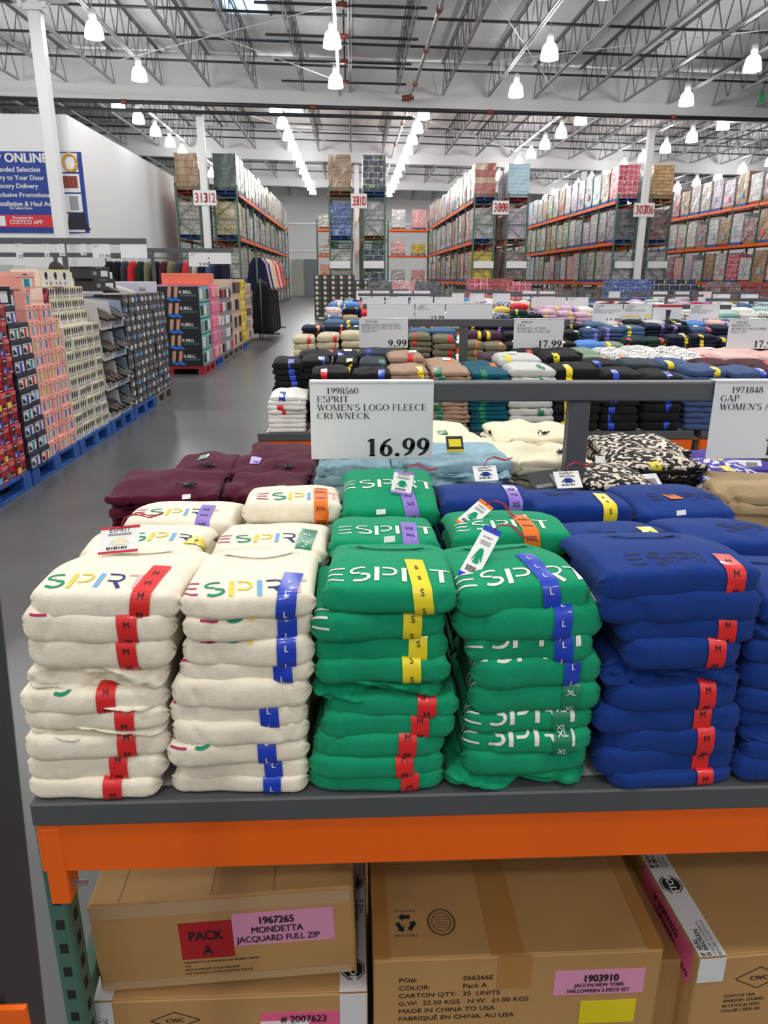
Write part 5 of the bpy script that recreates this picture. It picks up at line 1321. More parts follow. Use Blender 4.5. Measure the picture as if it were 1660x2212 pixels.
def octagon(mb, o, ux, uy, r, mi): mb.poly([(r * math.cos(math.pi / 8 + k * math.pi / 4), r * math.sin(math.pi / 8 + k * math.pi / 4)) for k in range(8)], o, ux, uy, mi)
def seal_tape(t, o, along, across, L, w=.07, flip=1, name='seal_tape', start=0.0):
    """white printed security tape laid along an edge"""
    o, along, across = Vector(o), Vector(along).normalized(), Vector(across).normalized(); n = along.cross(across)
    mb = MB(); mb.slab(o, along, across, L, w, .0009); tp = mb.build(name, M_stoptape, t)
    mb = MB(); s = start; up = n * .0013
    while s < L - .01:
        if s + .115 <= L and s >= 0:
            a = o + along * s + up
            mb.text('IF SEAL', a + across * w * .76, along, across, w * .17, 0, 'L', .02, off=0); mb.text('IS BROKEN', a + across * w * .54, along, across, w * .17, 0, 'L', .02, off=0, sx=.95)
            mb.text('CHECK CONTENTS', a + across * w * .34, along, across, w * .115, 0, 'L', 0, off=0); mb.text('BEFORE ACCEPTING', a + across * w * .16, along, across, w * .115, 0, 'L', 0, off=0)
        c = s + .165
        if c - .04 > 0 and c + .04 < L:
            oc = o + along * c + across * w * .5 + up
            octagon(mb, oc, along, across, w * .47, 0); octagon(mb, oc + n * .0002, along, across, w * .42, 1); octagon(mb, oc + n * .0004, along, across, w * .385, 0)
            mb.text('STOP', oc - across * w * .13 + n * .0007, along, across, w * .27, 1, 'C', .03, off=0)
        s += .21
    mb.build('tape_print', [M_black, M_whiteprint], tp)
    return tp
# PACK A carton, lying a little crooked on the big one
A0, A1 = P(222, 2133, y=1.05), P(772, 2098, y=1.05); zt = (P(216, 1955, y=1.05).z + P(772, 1913, y=1.05).z) / 2
ca_w = (A1 - A0).length; ca_h = .196
LOWZ = .352
ca = carton('kraft carton with red PACK A label on top of the taped carton', ca_w, .34, ca_h, (A0.x, 1.045, LOWZ + .0035), math.radians(1.2), math.radians(-2.0))
ca.location.z = LOWZ + .0045
k = ca_w / 555.0
label_front(ca, 182 * k, .062, 112 * k, .083, M_redl, [('PACK', .5, .52, .24, 'C', .035), ('A', .5, .12, .24, 'C', .035)], 'red_label')
label_front(ca, 295 * k, .085, 216 * k, .073, M_pinkl, [('1967265', .44, .65, .21, 'C', .05), ('MONDETTA', .44, .37, .19, 'C', .03), ('JACQUARD FULL ZIP', .44, .1, .18, 'C', .02)], 'pink_label')
mb = MB()
for i, s_ in enumerate(('MONDETTA US WAREHOUSE EIN#98-1289781', 'C/O', 'LEI USA IMPORT DOCK SERVICES', 'LOS ANGELES, CA 90218 UNITED STATES')): mb.text(s_, (184 * k, -.0006, .052 - i * .0085), fux, fuz, .0046, 0, 'L', .02, off=0, sx=1.0)
mb.build('carton_print', M_black, ca)
mb = MB(); mb.slab((.004, -.0004, ca_h - .03), fux, fuz, ca_w - .01, .028, .0006); mb.build('clear_tape', M_tapec, ca)
mb = MB(); mb.slab((.004, -.0004, .004), fux, fuz, ca_w * .97, .018, .0006); mb.build('clear_tape', M_tapec, ca)
for x in (.055, .215, .325): mb = MB(); mb.slab((x, .003, ca_h + .0032), fux, tuy, .0015, .33, .0005); mb.build('flap_crease', mat('kraft_crease', S(150, 112, 70), rough=.8), ca)
# the big taped carton below it
b0, b1 = P(150, 2180, y=1.0).x, P(800, 2150, y=1.0).x
bx = P(165, 2160, z=LOWZ).x - .005; bw = P(795, 2135, z=LOWZ).x - bx
cb = carton('large kraft carton with white STOP tape on its edges, under the PACK A carton', bw, .42, LOWZ - .107, (bx, 1.03, .1065), 0)
H = LOWZ - .107
seal_tape(cb, (.07, 0, H + .0036), (0, 1, 0), (-1, 0, 0), .42, .07, start=-.02)
seal_tape(cb, (.07, -.001, 0), (0, 0, 1), (-1, 0, 0), H, .07, start=.1)
tp = seal_tape(cb, (bw - .052, .42, H + .0036), (0, -1, 0), (1, 0, 0), .42, .05)
tp = seal_tape(cb, (bw - .052, -.001, H), (0, 0, -1), (1, 0, 0), H, .05, start=-.13)
mb = MB(); R_ = [(.135, H - .05), (.18, H - .03), (.225, H - .05), (.18, H - .07)]
for i in range(4): a, b = R_[i], R_[(i + 1) % 4]; mb.bar((a[0], -.0006, a[1]), (b[0], -.0006, b[1]), .0014, .0006, up=(0, -1, 0))
mb.text('CWC', (.18, -.0012, H - .0545), fux, fuz, .0095, 0, 'C', .02, off=0); mb.build('carton_print', M_black, cb)
lb = label_front(cb, .335 + .0, H - .125, bw - .335 - .04, .085, M_pinkh, [('# 2007623', .5, .72, .19, 'C', .03), ('SOFTBYBU', .5, .44, .16, 'C', .02)], 'pink_label')
label_front(cb, .335, H - .13, .09, .07, M_card, [('FROM', .04, .85, .07, 'L', 0), ('SHIP TO', .5, .85, .07, 'L', 0)], 'shipping_label', y=-.002)
# HALLOWEEN carton
c0 = P(808, 2078, z=.44); c1 = P(1441, 2062, z=.44); cw = c1.x - c0.x
HC = .44 - .107
cc = carton('large kraft carton with pink 1903910 label and brown tape, under the middle of the table', cw, .45, HC, (c0.x, 1.018, .1065), math.radians(.3))
mb = MB(); mb.slab((cw * .40, 0, HC + .0032), fux, tuy, .062, .45, .0006); mb.build('brown_tape', M_tapeb, cc)
mb = MB(); mb.slab((cw * .425, -.0004, HC - .075), fux, fuz, .062, .075, .0006); mb.build('brown_tape', M_tapeb, cc)
for x in (.0, cw - .03): mb = MB(); mb.slab((x, .0, HC + .0033), fux, tuy, .03, .45, .0005); mb.build('clear_tape', M_tapeb, cc)
mb = MB(); zz = HC - .052
for i, (a, b) in enumerate((('PO#:', '066266E'), ('COLOR:', 'Pack A'), ('CARTON QTY:', '35  UNITS'), ('G.W:  22.50 KGS   N.W:  21.00 KGS', ''), ('MADE IN CHINA TO USA', ''), ('FABRIQUÉ EN CHINA, AU USA', ''))):
    z = zz - i * .0185; mb.text(a, (.045, -.0006, z), fux, fuz, .0098, 0, 'L', .008, off=0, sx=1.12)
    if b: mb.text(b, (.162, -.0006, z), fux, fuz, .0098, 0, 'L', .008, off=0, sx=1.12)
mb.build('carton_print', M_black, cc)
label_front(cc, cw - .198, HC - .098, .168, .058, M_pinkl, [('1903910', .52, .55, .27, 'C', .05), ('JACLYN NEW YORK', .5, .33, .145, 'C', .03), ('HALLOWEEN 3-PIECE SET', .5, .1, .145, 'C', .03)], 'pink_label')
label_front(cc, cw - .145, HC - .17, .105, .055, M_yell, [], 'yellow_label')
mb = MB(); o = Vector((.062, .075, HC + .0042))
for k_ in range(3):
    a = math.pi / 2 + k_ * 2 * math.pi / 3; d = Vector((math.cos(a), math.sin(a) * 1.1, 0)); e = Vector((-math.sin(a), math.cos(a) * 1.1, 0))
    q = o + d * .013; mb.poly([(-.009, -.004), (.004, -.004), (.004, -.008), (.013, 0), (.004, .008), (.004, .004), (-.009, .004)], q, e, -d)
mb.text('RECYCLABLE', o + Vector((0, -.03, 0)), fux, tuy, .005, 0, 'C', 0, off=0); mb.text('US CA AU UK IE', o + Vector((0, .026, 0)), fux, tuy, .004, 0, 'C', 0, off=0)
mb.build('recycling_print', M_black, cc)
mb = MB(); o = Vector((.13, .075, HC + .0042))
for r in (.026, .024, .018):
    pts = [(r * math.cos(a_), r * math.sin(a_) * 1.15) for a_ in [2 * math.pi * q / 28 for q in range(29)]]; v, f = ribbon(pts, .0012); mb.flat((v, f), o, fux, tuy)
for i in range(5): mb.text('CORRUGATED', o + Vector((0, .010 - i * .006, 0)), fux, tuy, .003, 0, 'C', 0, off=0)
mb.build('round_print', M_black, cc)
# taped carton at right, turned
d0 = P(1592, 2128, z=.44); d1 = P(1425, 1850, z=.44)
ang = math.atan2(d1.x - d0.x, d1.y - d0.y)
HD = .44 - .107
cd = carton('kraft carton with white STOP tape and hot pink label at the right edge', .5, .5, HD, (d0.x - .04, 1.0, .1065), math.radians(3.0))
seal_tape(cd, (.05, 0, HD + .0036), (0, 1, 0), (-1, 0, 0), .5, .05, start=.0)
seal_tape(cd, (.05, -.001, HD - .055), (0, 0, 1), (-1, 0, 0), .055, .05, start=.5)
seal_tape(cd, (.5, .30, HD + .0045), (-1, 0, 0), (0, -1, 0), .49, .055, start=.02)
mb = MB(); R_ = [(.075, HD - .055), (.12, HD - .03), (.165, HD - .055), (.12, HD - .08)]
for i in range(4): a, b = R_[i], R_[(i + 1) % 4]; mb.bar((a[0], -.0006, a[1]), (b[0], -.0006, b[1]), .0014, .0006, up=(0, -1, 0))
mb.text('CWC', (.12, -.0012, HD - .0595), fux, fuz, .0095, 0, 'C', .02, off=0)
for i, s_ in enumerate(('COSTCO USA', 'VENDOR: STUDIO', 'SR STYLE #: HS91', 'COLOR / SIZE: AS')): mb.text(s_, (.058, -.0006, HD - .098 - i * .012), fux, fuz, .0068, 0, 'L', .02, off=0)
mb.build('carton_print', M_black, cd)
sux, suz = Vector((0, -1, 0)), Vector((0, 0, 1))
mb = MB(); mb.slab((-.0006, .23, HD - .085), sux, suz, .21, .08, .0008); l = mb.build('pink_label', M_pinkh, cd)
mb = MB(); mb.text('# 2007623', (-.002, .125, HD - .035), sux, suz, .016, 0, 'C', .03, off=0); mb.text('SOFTBYBU', (-.002, .125, HD - .055), sux, suz, .012, 0, 'C', .02, off=0); mb.text('ACTIVE LUXE LONG SLEEVE', (-.002, .125, HD - .074), sux, suz, .011, 0, 'C', .02, off=0); mb.build('label_lettering', M_black, l)
# flattened carton between them
cf = carton('low kraft carton leaning in the gap between the two right cartons', .06, .42, .27, (c1.x + .006, 1.05, .1065), 0)

# dark grey post of the next fixture, close to the camera
a = P(107, 2212, y=.43); b = P(2, 1225, y=.43); dr = (b - a).normalized(); top = b + dr * .05; bot = a - dr * (a.z / dr.z)
t = thing('fixture_post', 'blurred dark grey metal post close to the camera at the left edge', 'post', (bot.x, bot.y, 0), 0)
mb = MB(); c = Vector((bot.x, bot.y, 0)); mb.bar(bot - c + Vector((-.03, -.03, 0)), top - c + Vector((-.03, -.03, .0)), .06, .05, up=(0, 1, 0)); mb.build('post_shaft', mat('dark_grey_post', S(50, 54, 58), rough=.5, bump=(700, .4, .001)), t)
e = P(18, 2190, y=.37); mb = MB(); mb.box(e.x - .05, e.x + .013, e.y - .004, e.y, e.z - .05, e.z + .008); o = mb.build('connector_plate', M_orange, t); o.location = -c
# ------------------------------------------------------------------ shoe pallets along the aisle
PX = -2.60
def floor_pallet(y0, y1, m, label, depth=1.05, x1=PX):
    d = y1 - y0; o = omesh('pallet', pallet_mb(depth, d).mesh('pallet', mats=[m])); o.location = (x1 - depth / 2, (y0 + y1) / 2, .14)
    return tag(o, label, 'pallet', 'floor pallets along the aisle')
def grid_pallet(x0, x1, y0, y1, m, label):
    """pallet seen with its fork openings: three blocks a side"""
    mb = MB()
    for a in (x0, (x0 + x1) / 2 - .06, x1 - .12):
        for b in (y0, (y0 + y1) / 2 - .07, y1 - .14): mb.box(a, a + .12, b, b + .14, .018, .10)
    for a in (x0, (x0 + x1) / 2 - .06, x1 - .12): mb.box(a, a + .12, y0, y1, 0, .018)
    for b in (y0, (y0 + y1) / 2 - .07, y1 - .14): mb.box(x0, x1, b, b + .14, .10, .118)
    n = 7; d = (y1 - y0) / n
    for i in range(n): mb.box(x0, x1, y0 + i * d + .006, y0 + (i + 1) * d - .006, .118, .14)
    return tag(mb.build('pallet', m), label, 'pallet', 'floor pallets along the aisle')
YS = (4.55, 5.84, 6.28, 6.98, 7.92, 8.80, 9.80, 10.78)
grid_pallet(PX - 1.1, PX + .02, 4.6, 5.84, M_pblue, 'blue pallet under the red shoe boxes'); grid_pallet(PX - 1.1, PX + .02, 5.87, 6.93, M_pblue, 'blue pallet under the pink shoe boxes')
grid_pallet(PX - 1.1, PX + .02, 6.96, 7.9, M_pblue, 'blue pallet under the white shoe boxes'); grid_pallet(PX - 1.1, PX + .02, 7.93, 8.78, M_pblue, 'blue pallet under the sandal trays')
grid_pallet(PX - 1.1, PX + .02, 8.81, 9.8, M_pblue, 'blue pallet under the near half of the black shoe boxes'); grid_pallet(PX - 1.1, PX + .02, 9.83, 10.78, M_pgrey, 'weathered grey pallet under the far black shoe boxes')

M_rbox = mat('red_shoe_box', S(176, 34, 50), rough=.5); M_nbox = mat('navy_shoe_box', S(34, 38, 58), rough=.5); M_kbox = mat('pink_shoe_box', S(240, 166, 152), rough=.55); M_wbox = mat('white_shoe_box', S(232, 228, 216), rough=.5); M_bbox = mat('black_shoe_box', S(56, 54, 54), rough=.55)
M_lids = dict(r=mat('red_lid', S(214, 84, 92), rough=.5), k=mat('pink_lid', S(246, 178, 164), rough=.55))
M_prn = mat('dark_print', S(34, 34, 36), rough=.5); M_wl = mat('white_box_label', S(226, 226, 228), rough=.5); M_yl = mat('yellow_size_label', S(236, 214, 40), rough=.5); M_bl = mat('blue_size_label', S(38, 70, 180), rough=.5); M_gl = mat('green_size_label', S(46, 140, 96), rough=.5); M_cy = mat('sky_size_label', S(96, 170, 222), rough=.5); M_rl = mat('red_size_label', S(206, 42, 42), rough=.5); M_tl = mat('teal_size_label', S(30, 140, 160), rough=.5); M_ol = mat('mustard_size_label', S(190, 170, 30), rough=.5); M_pl = mat('purple_size_label', S(96, 78, 170), rough=.5); M_gy = mat('grey_size_label', S(150, 146, 158), rough=.5); M_yedge = mat('yellow_box_edge', S(232, 214, 70), rough=.5); M_sole = mat('white_sole_print', S(214, 210, 206), rough=.5)
def shoe_print(mb, y, z, s, mi, mi2):
    """small picture of a low shoe on the +x face: uy = +y"""
    mb.poly([(-.5, .0), (.5, .0), (.52, .16), (.2, .3), (.0, .62), (-.3, .5), (-.5, .55)], (.0012, y, z), Vector((0, s, 0)), Vector((0, 0, s)), mi)
    mb.poly([(-.52, -.1), (.55, -.1), (.55, .02), (-.52, .02)], (.0014, y, z), Vector((0, s, 0)), Vector((0, 0, s)), mi2)
def box_mesh(kind, w, h, d):
    """shoe box, end face at x = 0 facing +x, running back to -d; y from 0 to w"""
    mb = MB(); f = lambda y0, y1, z0, z1, mi, e=.001: mb.quad((e, y0, z0), (e, y1, z0), (e, y1, z1), (e, y0, z1), mi)
    if kind == 'red':      # hinged lid with a slanting black corner
        mb.box(-d, 0, 0, w, 0, h - .002, 0); mb.box(-d, .004, .0, w, h - .034, h, 2, b=.001)
        mb.quad((.0052, 0, h - .034), (.0052, w * .42, h - .034), (.0052, w * .34, h - .001), (.0052, 0, h - .001), 3); f(w * .0, w * .38, h * .46, h * .72, 3)
        f(w * .06, w * .30, h - .028, h - .018, 4, .0056)
        f(w * .04, w * .46, h * .08, h * .42, 1); f(w * .1, w * .2, h * .14, h * .34, 4, .0016)
        shoe_print(mb, w * .72, h * .16, w * .36, 3, 4)
        for k in range(3): mb.quad((.0054, w * (.55 + .12 * k), h - .028), (.0054, w * (.58 + .12 * k), h - .028), (.0054, w * (.62 + .12 * k), h - .006), (.0054, w * (.59 + .12 * k), h - .006), 4)
    elif kind == 'navy':
        mb.box(-d, 0, 0, w, 0, h - .002, 0); mb.box(-d, .003, 0, w, h - .03, h, 0, b=.001); f(w * .1, w * .92, h * .08, h * .62, 4); f(w * .1, w * .92, h * .66, h * .72, 4)
        f(w * .52, w * .74, h * .08, h * .62, 1, .0016); shoe_print(mb, w * .3, h * .2, w * .32, 3, 3)
    elif kind == 'pink':
        mb.box(-d, 0, 0, w, 0, h - .002, 0); mb.box(-d, .005, -.001, w + .001, h - .038, h, 2, b=.001); f(w * .3, w * .85, h * .1, h * .62, 4); f(w * .4, w * .7, h * .12, h * .6, 1, .0016); f(w * .35, w * .6, h - .024, h - .016, 3, .0058)
    elif kind == 'white':
        mb.box(-d, 0, 0, w, 0, h, 0); f(0, w, h - .006, h, 1); f(0, .005, 0, h, 1)
        for k in range(3):
            y = w * (.2 + .3 * k); mb.poly([(math.cos(a) * (.022 if math.sin(a) > 0 else .016), math.sin(a) * .034) for a in [q * math.pi / 6 for q in range(12)]], (.0015, y, h * .62), Vector((0, 1, 0)), Vector((0, 0, 1)), 3)
            f(y - .008, y + .012, h * .12, h * .26, 4, .0015)
        for k in range(2): f(w * (.3 + .3 * k), w * (.36 + .3 * k), h * .1, h * .3, 2, .0015)
    else:                  # black
        mb.box(-d, 0, 0, w, 0, h - .002, 0); mb.box(-d, .003, 0, w, h - .03, h, 0, b=.001); f(w * .52, w * .88, h * .18, h * .66, 1); f(w * .12, w * .3, h * .3, h * .6, 4)
        for k in range(3): mb.quad((.0042, w * (.3 + .1 * k), h - .024), (.0042, w * (.35 + .1 * k), h - .024), (.0042, w * (.35 + .1 * k), h - .008), (.0042, w * (.3 + .1 * k), h - .008), 3)
    return mb.mesh('shoe_box', 5)
KB = dict(red=(M_rbox, None, M_lids['r'], M_prn, M_sole), navy=(M_nbox, None, M_nbox, M_prn, M_wl), pink=(M_kbox, None, M_lids['k'], M_prn, M_wl), white=(M_wbox, M_yedge, M_gy, M_prn, M_gy), black=(M_bbox, M_wl, M_bbox, M_gy, M_gy))
LABS = dict(red=[M_yl, M_bl, M_gl, M_cy, M_pl, M_yl, M_bl], navy=[M_gl, M_rl, M_cy, M_bl, M_pl, M_tl], pink=[M_tl, M_ol, M_pl, M_gy, M_gy, M_pl, M_ol], white=[M_yedge], black=[M_wl, M_wl, M_wl, M_gy, M_cy])
LNAME = {M_yl: 'yellow', M_bl: 'blue', M_gl: 'green', M_cy: 'sky blue', M_pl: 'purple', M_rl: 'red', M_tl: 'teal', M_ol: 'mustard', M_gy: 'grey', M_wl: 'white', M_yedge: 'yellow'}
_BX = {}
def box_wall(kind, y0, y1, nc, nr, h, ztops=None, x=PX, d=.32, step=0.0):
    w = (y1 - y0) / nc; k = (kind, round(w, 3), h)
    if k not in _BX: _BX[k] = box_mesh(kind, w - .004, h - .001, d)
    rnd = random.Random(kind)
    for c in range(nc):
        n = nr if not ztops else ztops[c]
        off = rnd.uniform(-.012, .006)
        for r in range(n):
            lm = rnd.choice(LABS[kind]); ms = list(KB[kind]); ms[1] = ms[1] if ms[1] and kind == 'white' else lm
            o = omesh('shoe_box', _BX[k], None, ms); o.location = (x + off + rnd.uniform(-.01, .008) - step * r, y0 + c * w, .142 + r * h)
            o.rotation_euler = (0, 0, rnd.uniform(-.025, .025))
            tag(o, '%s shoe box%s, %s from bottom, %s column from near end' % (kind, ' with %s label' % LNAME[lm] if kind != 'white' else '', ORD[r + 1], ORD[c + 1]), 'shoe box', kind + ' shoe boxes on the aisle pallets')
box_wall('red', 4.98, 5.82, 5, 10, .128)
box_wall('navy', 5.84, 6.24, 2, 11, .125, [11, 9], x=PX + .03, step=.004)
box_wall('pink', 6.28, 6.94, 5, 11, .125, [11, 10, 10, 10, 9], step=.003)
box_wall('white', 6.98, 7.90, 5, 9, .115, x=PX)
box_wall('black', 8.84, 10.76, 9, 12, .107)
def loose_box(kind, label, x, y, z, w, h, d, rz=0.0, ms=None):
    o = omesh('shoe_box', box_mesh(kind, w, h, d), None, ms or [m or LABS[kind][0] for m in KB[kind]]); o.location = (x, y, z); o.rotation_euler = (0, 0, rz); return tag(o, label, 'shoe box')
z_ = .142
loose_box('navy', 'navy shoe box lying across the top of the red boxes', PX - .02, 5.35, z_ + 1.282, .34, .12, .3, -.5, [M_nbox, M_bl, M_nbox, M_prn, M_wl])
loose_box('pink', 'long pink shoe box on top of the pink stack, front one', PX - .06, 6.25, z_ + 1.377, .2, .13, .42, -.35)
loose_box('pink', 'long pink shoe box on top of the pink stack, rear one', PX - .42, 6.55, z_ + 1.30, .22, .17, .36, -.3)
for i in range(5):
    for j in range(3):
        o = omesh('shoe_box', _BX[('white', .184, .115)], None, list(KB['white'])); o.location = (PX - .10 - .01 * j, 6.99 + i * .184, z_ + 1.037 + j * .116); tag(o, 'white shoe box on the set back upper block, %s layer, %s from near end' % (('lower', 'middle', 'upper')[j], ORD[i + 1]), 'shoe box', 'white shoe boxes on the aisle pallets')
tag(MB().box(PX - 1.05, PX - .36, 6.99, 7.9, .142, z_ + 1.033).build('carton_block', M_wbox), 'white carton block behind the wall of white shoe boxes', 'box')
tag(MB().box(PX - 1.05, PX - .34, 5.0, 6.92, .142, 1.36).build('carton_block', M_kbox), 'pink carton block behind the pink and red shoe boxes', 'box')
tag(MB().box(PX - 1.05, PX - .34, 8.85, 10.75, .142, 1.40).build('carton_block', M_bbox), 'dark carton block behind the black shoe boxes', 'box')
# shoes and their trays
def shoe_mesh():
    mb = MB(); n = 14
    st = [(-.14, .03, .0, .06), (-.13, .036, .0, .085), (-.10, .038, .0, .095), (-.06, .037, .0, .085), (-.02, .037, .0, .07), (.03, .042, .0, .055), (.08, .045, .0, .045), (.12, .038, .0, .035), (.145, .02, .004, .025)]
    vs = []; fs = []
    for (x, hw, z0, z1) in st:
        for k in range(n):
            a = 2 * math.pi * k / n; c, s_ = math.cos(a), math.sin(a); vs.append((x, hw * math.copysign(abs(c) ** .7, c), (z0 + z1) / 2 + (z1 - z0) / 2 * math.copysign(abs(s_) ** .7, s_)))
    for i in range(len(st) - 1):
        for k in range(n): fs.append((i * n + k, (i + 1) * n + k, (i + 1) * n + (k + 1) % n, i * n + (k + 1) % n))
    fs += [list(range(n)), [(len(st) - 1) * n + k for k in range(n)][::-1]]
    mb.add(vs, fs, 0, True); up = mb.mesh('shoe_upper', 1)
    mb = MB(); vs = []; fs = []
    for (x, hw, z0, z1) in st: vs += [(x * 1.03, -hw * 1.06, 0), (x * 1.03, hw * 1.06, 0), (x * 1.03, hw * 1.06, .018), (x * 1.03, -hw * 1.06, .018)]
    for i in range(len(st) - 1):
        for k in range(4): fs.append((i * 4 + k, (i + 1) * 4 + k, (i + 1) * 4 + (k + 1) % 4, i * 4 + (k + 1) % 4))
    fs += [(0, 1, 2, 3), (32, 35, 34, 33)]; mb.add(vs, fs, 0); so = mb.mesh('shoe_sole', 1)
    mb = MB()
    for k in range(4): mb.tube([(-.01 + k * .02, -.02, .075 - k * .008), (-.005 + k * .02, 0, .083 - k * .009), (-.01 + k * .02, .02, .075 - k * .008)], .003, 5)
    return up, so, mb.mesh('shoe_laces', 1)
SHO = shoe_mesh()
M_shb = mat('brown_suede', S(96, 74, 58), rough=.85); M_shk = mat('black_leather', S(24, 24, 26), rough=.5); M_sok = mat('tan_sole', S(150, 120, 90), rough=.7); M_trayw = mat('white_tray_card', S(206, 204, 206), rough=.55); M_trayb = mat('blue_grey_tray_card', S(150, 162, 184), rough=.5)
def shoe(label, loc, rz, mu, ms, rx=0.0, ry=0.0, group=None):
    t = thing('shoe', label, 'shoe', loc, rz, group); t.rotation_euler = (rx, ry, rz)
    omesh('shoe_upper', SHO[0], t, [mu]); omesh('shoe_sole', SHO[1], t, [ms]); omesh('shoe_laces', SHO[2], t, [ms]); return t
def tray(y0, y1, z, m, label, h=.31):
    t = thing('display_tray', label, 'tray', (PX, y0, z), 0, 'shoe display trays'); w = y1 - y0
    mb = MB(); mb.box(-.5, 0, 0, w, 0, .012); mb.box(-.5, -.488, 0, w, 0, h - .004)
    mb.build('tray_floor', m, t)
    for yy in (0, w - .012):
        mb = MB(); mb.add([(0, yy, 0), (-.5, yy, 0), (-.5, yy, h - .004), (-.3, yy, h - .004), (-.02, yy, h - .03), (0, yy, .09), (0, yy + .012, 0), (-.5, yy + .012, 0), (-.5, yy + .012, h - .004), (-.3, yy + .012, h - .004), (-.02, yy + .012, h - .03), (0, yy + .012, .09)],
              [[0, 1, 2, 3, 4, 5], [11, 10, 9, 8, 7, 6]] + [[i, i + 6, (i + 1) % 6 + 6, (i + 1) % 6] for i in range(6)]); mb.build('tray_side', m, t)
    mb = MB(); mb.box(-.012, 0, .012, w - .012, .012, .085); f = mb.build('tray_front', m, t)
    mb = MB()
    for k in range(4): mb.tube([(.001, .06 + k * .07, .03), (.0015, .07 + k * .07, .055), (.001, .06 + k * .07, .075)], .005, 5)
    mb.build('tray_print', M_sok, f); return t
for r in range(4):
    z = .142 + r * .315
    tray(7.95, 8.36, z, M_trayw, 'white display tray of brown sandals, %s from bottom' % ORD[r + 1]); tray(8.38, 8.79, z, M_trayb, 'blue grey display tray of black shoes, %s from bottom' % ORD[r + 1])
    for k in range(3):
        shoe('brown sandal, %s along the %s white tray from bottom' % (ORD[k + 1], ORD[r + 1]), (PX - .07, 8.03 + k * .12, z + .125), math.radians(5 + 12 * k), M_shb if (r + k) % 2 else M_shk, M_shk, math.radians(6 * k), .25, 'sandals in the white trays')
        shoe('black shoe, %s along the %s blue grey tray from bottom' % (ORD[k + 1], ORD[r + 1]), (PX - .07, 8.46 + k * .12, z + .125), math.radians(8 - 10 * k), M_shk, M_sole if k == 1 else M_shk, 0, .25, 'shoes in the blue grey trays')
shoe('black and white trainer on top of the near black shoe boxes', (PX - .16, 9.0, .142 + 12 * .107), math.radians(75), M_shk, M_sole); shoe('white trainer on the middle of the black shoe boxes', (PX - .16, 9.5, .142 + 12 * .107), math.radians(60), M_sole, M_sole); shoe('small dark trainer at the far end on the black shoe boxes', (PX - .16, 10.3, .142 + 12 * .107), math.radians(100), M_gy, M_sole)
loose_box('black', 'black shoe box lying on the black stack behind the trainers', PX - .34, 8.95, 1.46, .36, .14, .28, -.4); loose_box('black', 'black shoe box on top of another, behind the trainers', PX - .36, 8.93, 1.60, .34, .13, .28, -.35)
loose_box('white', 'wide white shoe box with a black sandal picture on the upper white block', PX - .16, 6.98, z_ + 1.037 + .35, .42, .15, .3, -.3); loose_box('white', 'white shoe box with a yellow card on the upper white block', PX - .18, 7.45, z_ + 1.037 + .35, .3, .13, .3, -.1)
# hook of socks beside the pink wall, black caps between the white boxes
M_stripe = patterned('pink_and_black_stripes', S(200, 60, 90), S(40, 20, 28), 30, .5)
t = thing('hanging_strip', 'red and black striped sock strip between the pink and white boxes', 'sock strip', (PX - .1, 6.955, .9)); MB().box(-.02, .0, -.06, .02, .28, .62, b=.006).build('sock_card', M_stripe, t)

# ------------------------------------------------------------------ sock and slipper pallets beyond the gap
Y1 = 13.2
grid_pallet(PX - 1.2, PX + .02, Y1, 14.2, M_pred, 'red pallet under the black sock cartons'); grid_pallet(PX - 1.1, PX, 14.24, 15.2, M_pblue, 'blue pallet under the pink display'); grid_pallet(PX - 1.1, PX, 15.24, 16.6, M_pgrey, 'grey pallet under the dark display'); grid_pallet(PX - 1.1, PX, 16.64, 18.0, M_pgrey, 'grey pallet under the beige display'); grid_pallet(PX - 1.1, PX, 18.04, 18.9, M_pblue, 'blue pallet under the yellow display'); grid_pallet(PX - 1.1, PX, 18.94, 20.1, M_pgrey, 'grey pallet at the far end of the display row')
M_skin = mat('skin', S(206, 150, 122), rough=.6); M_sock = mat('blue_sock', S(48, 112, 200), rough=.7); M_teal = mat('teal_print', S(110, 190, 190), rough=.5); M_kb = mat('black_carton', S(28, 28, 30), rough=.5); M_coral = mat('coral_card', S(240, 124, 96), rough=.55); M_beig = mat('beige_card', S(206, 180, 160), rough=.55); M_ylc = mat('yellow_card', S(232, 206, 84), rough=.5); M_pkc = mat('pink_card_box', S(226, 130, 160), rough=.55)
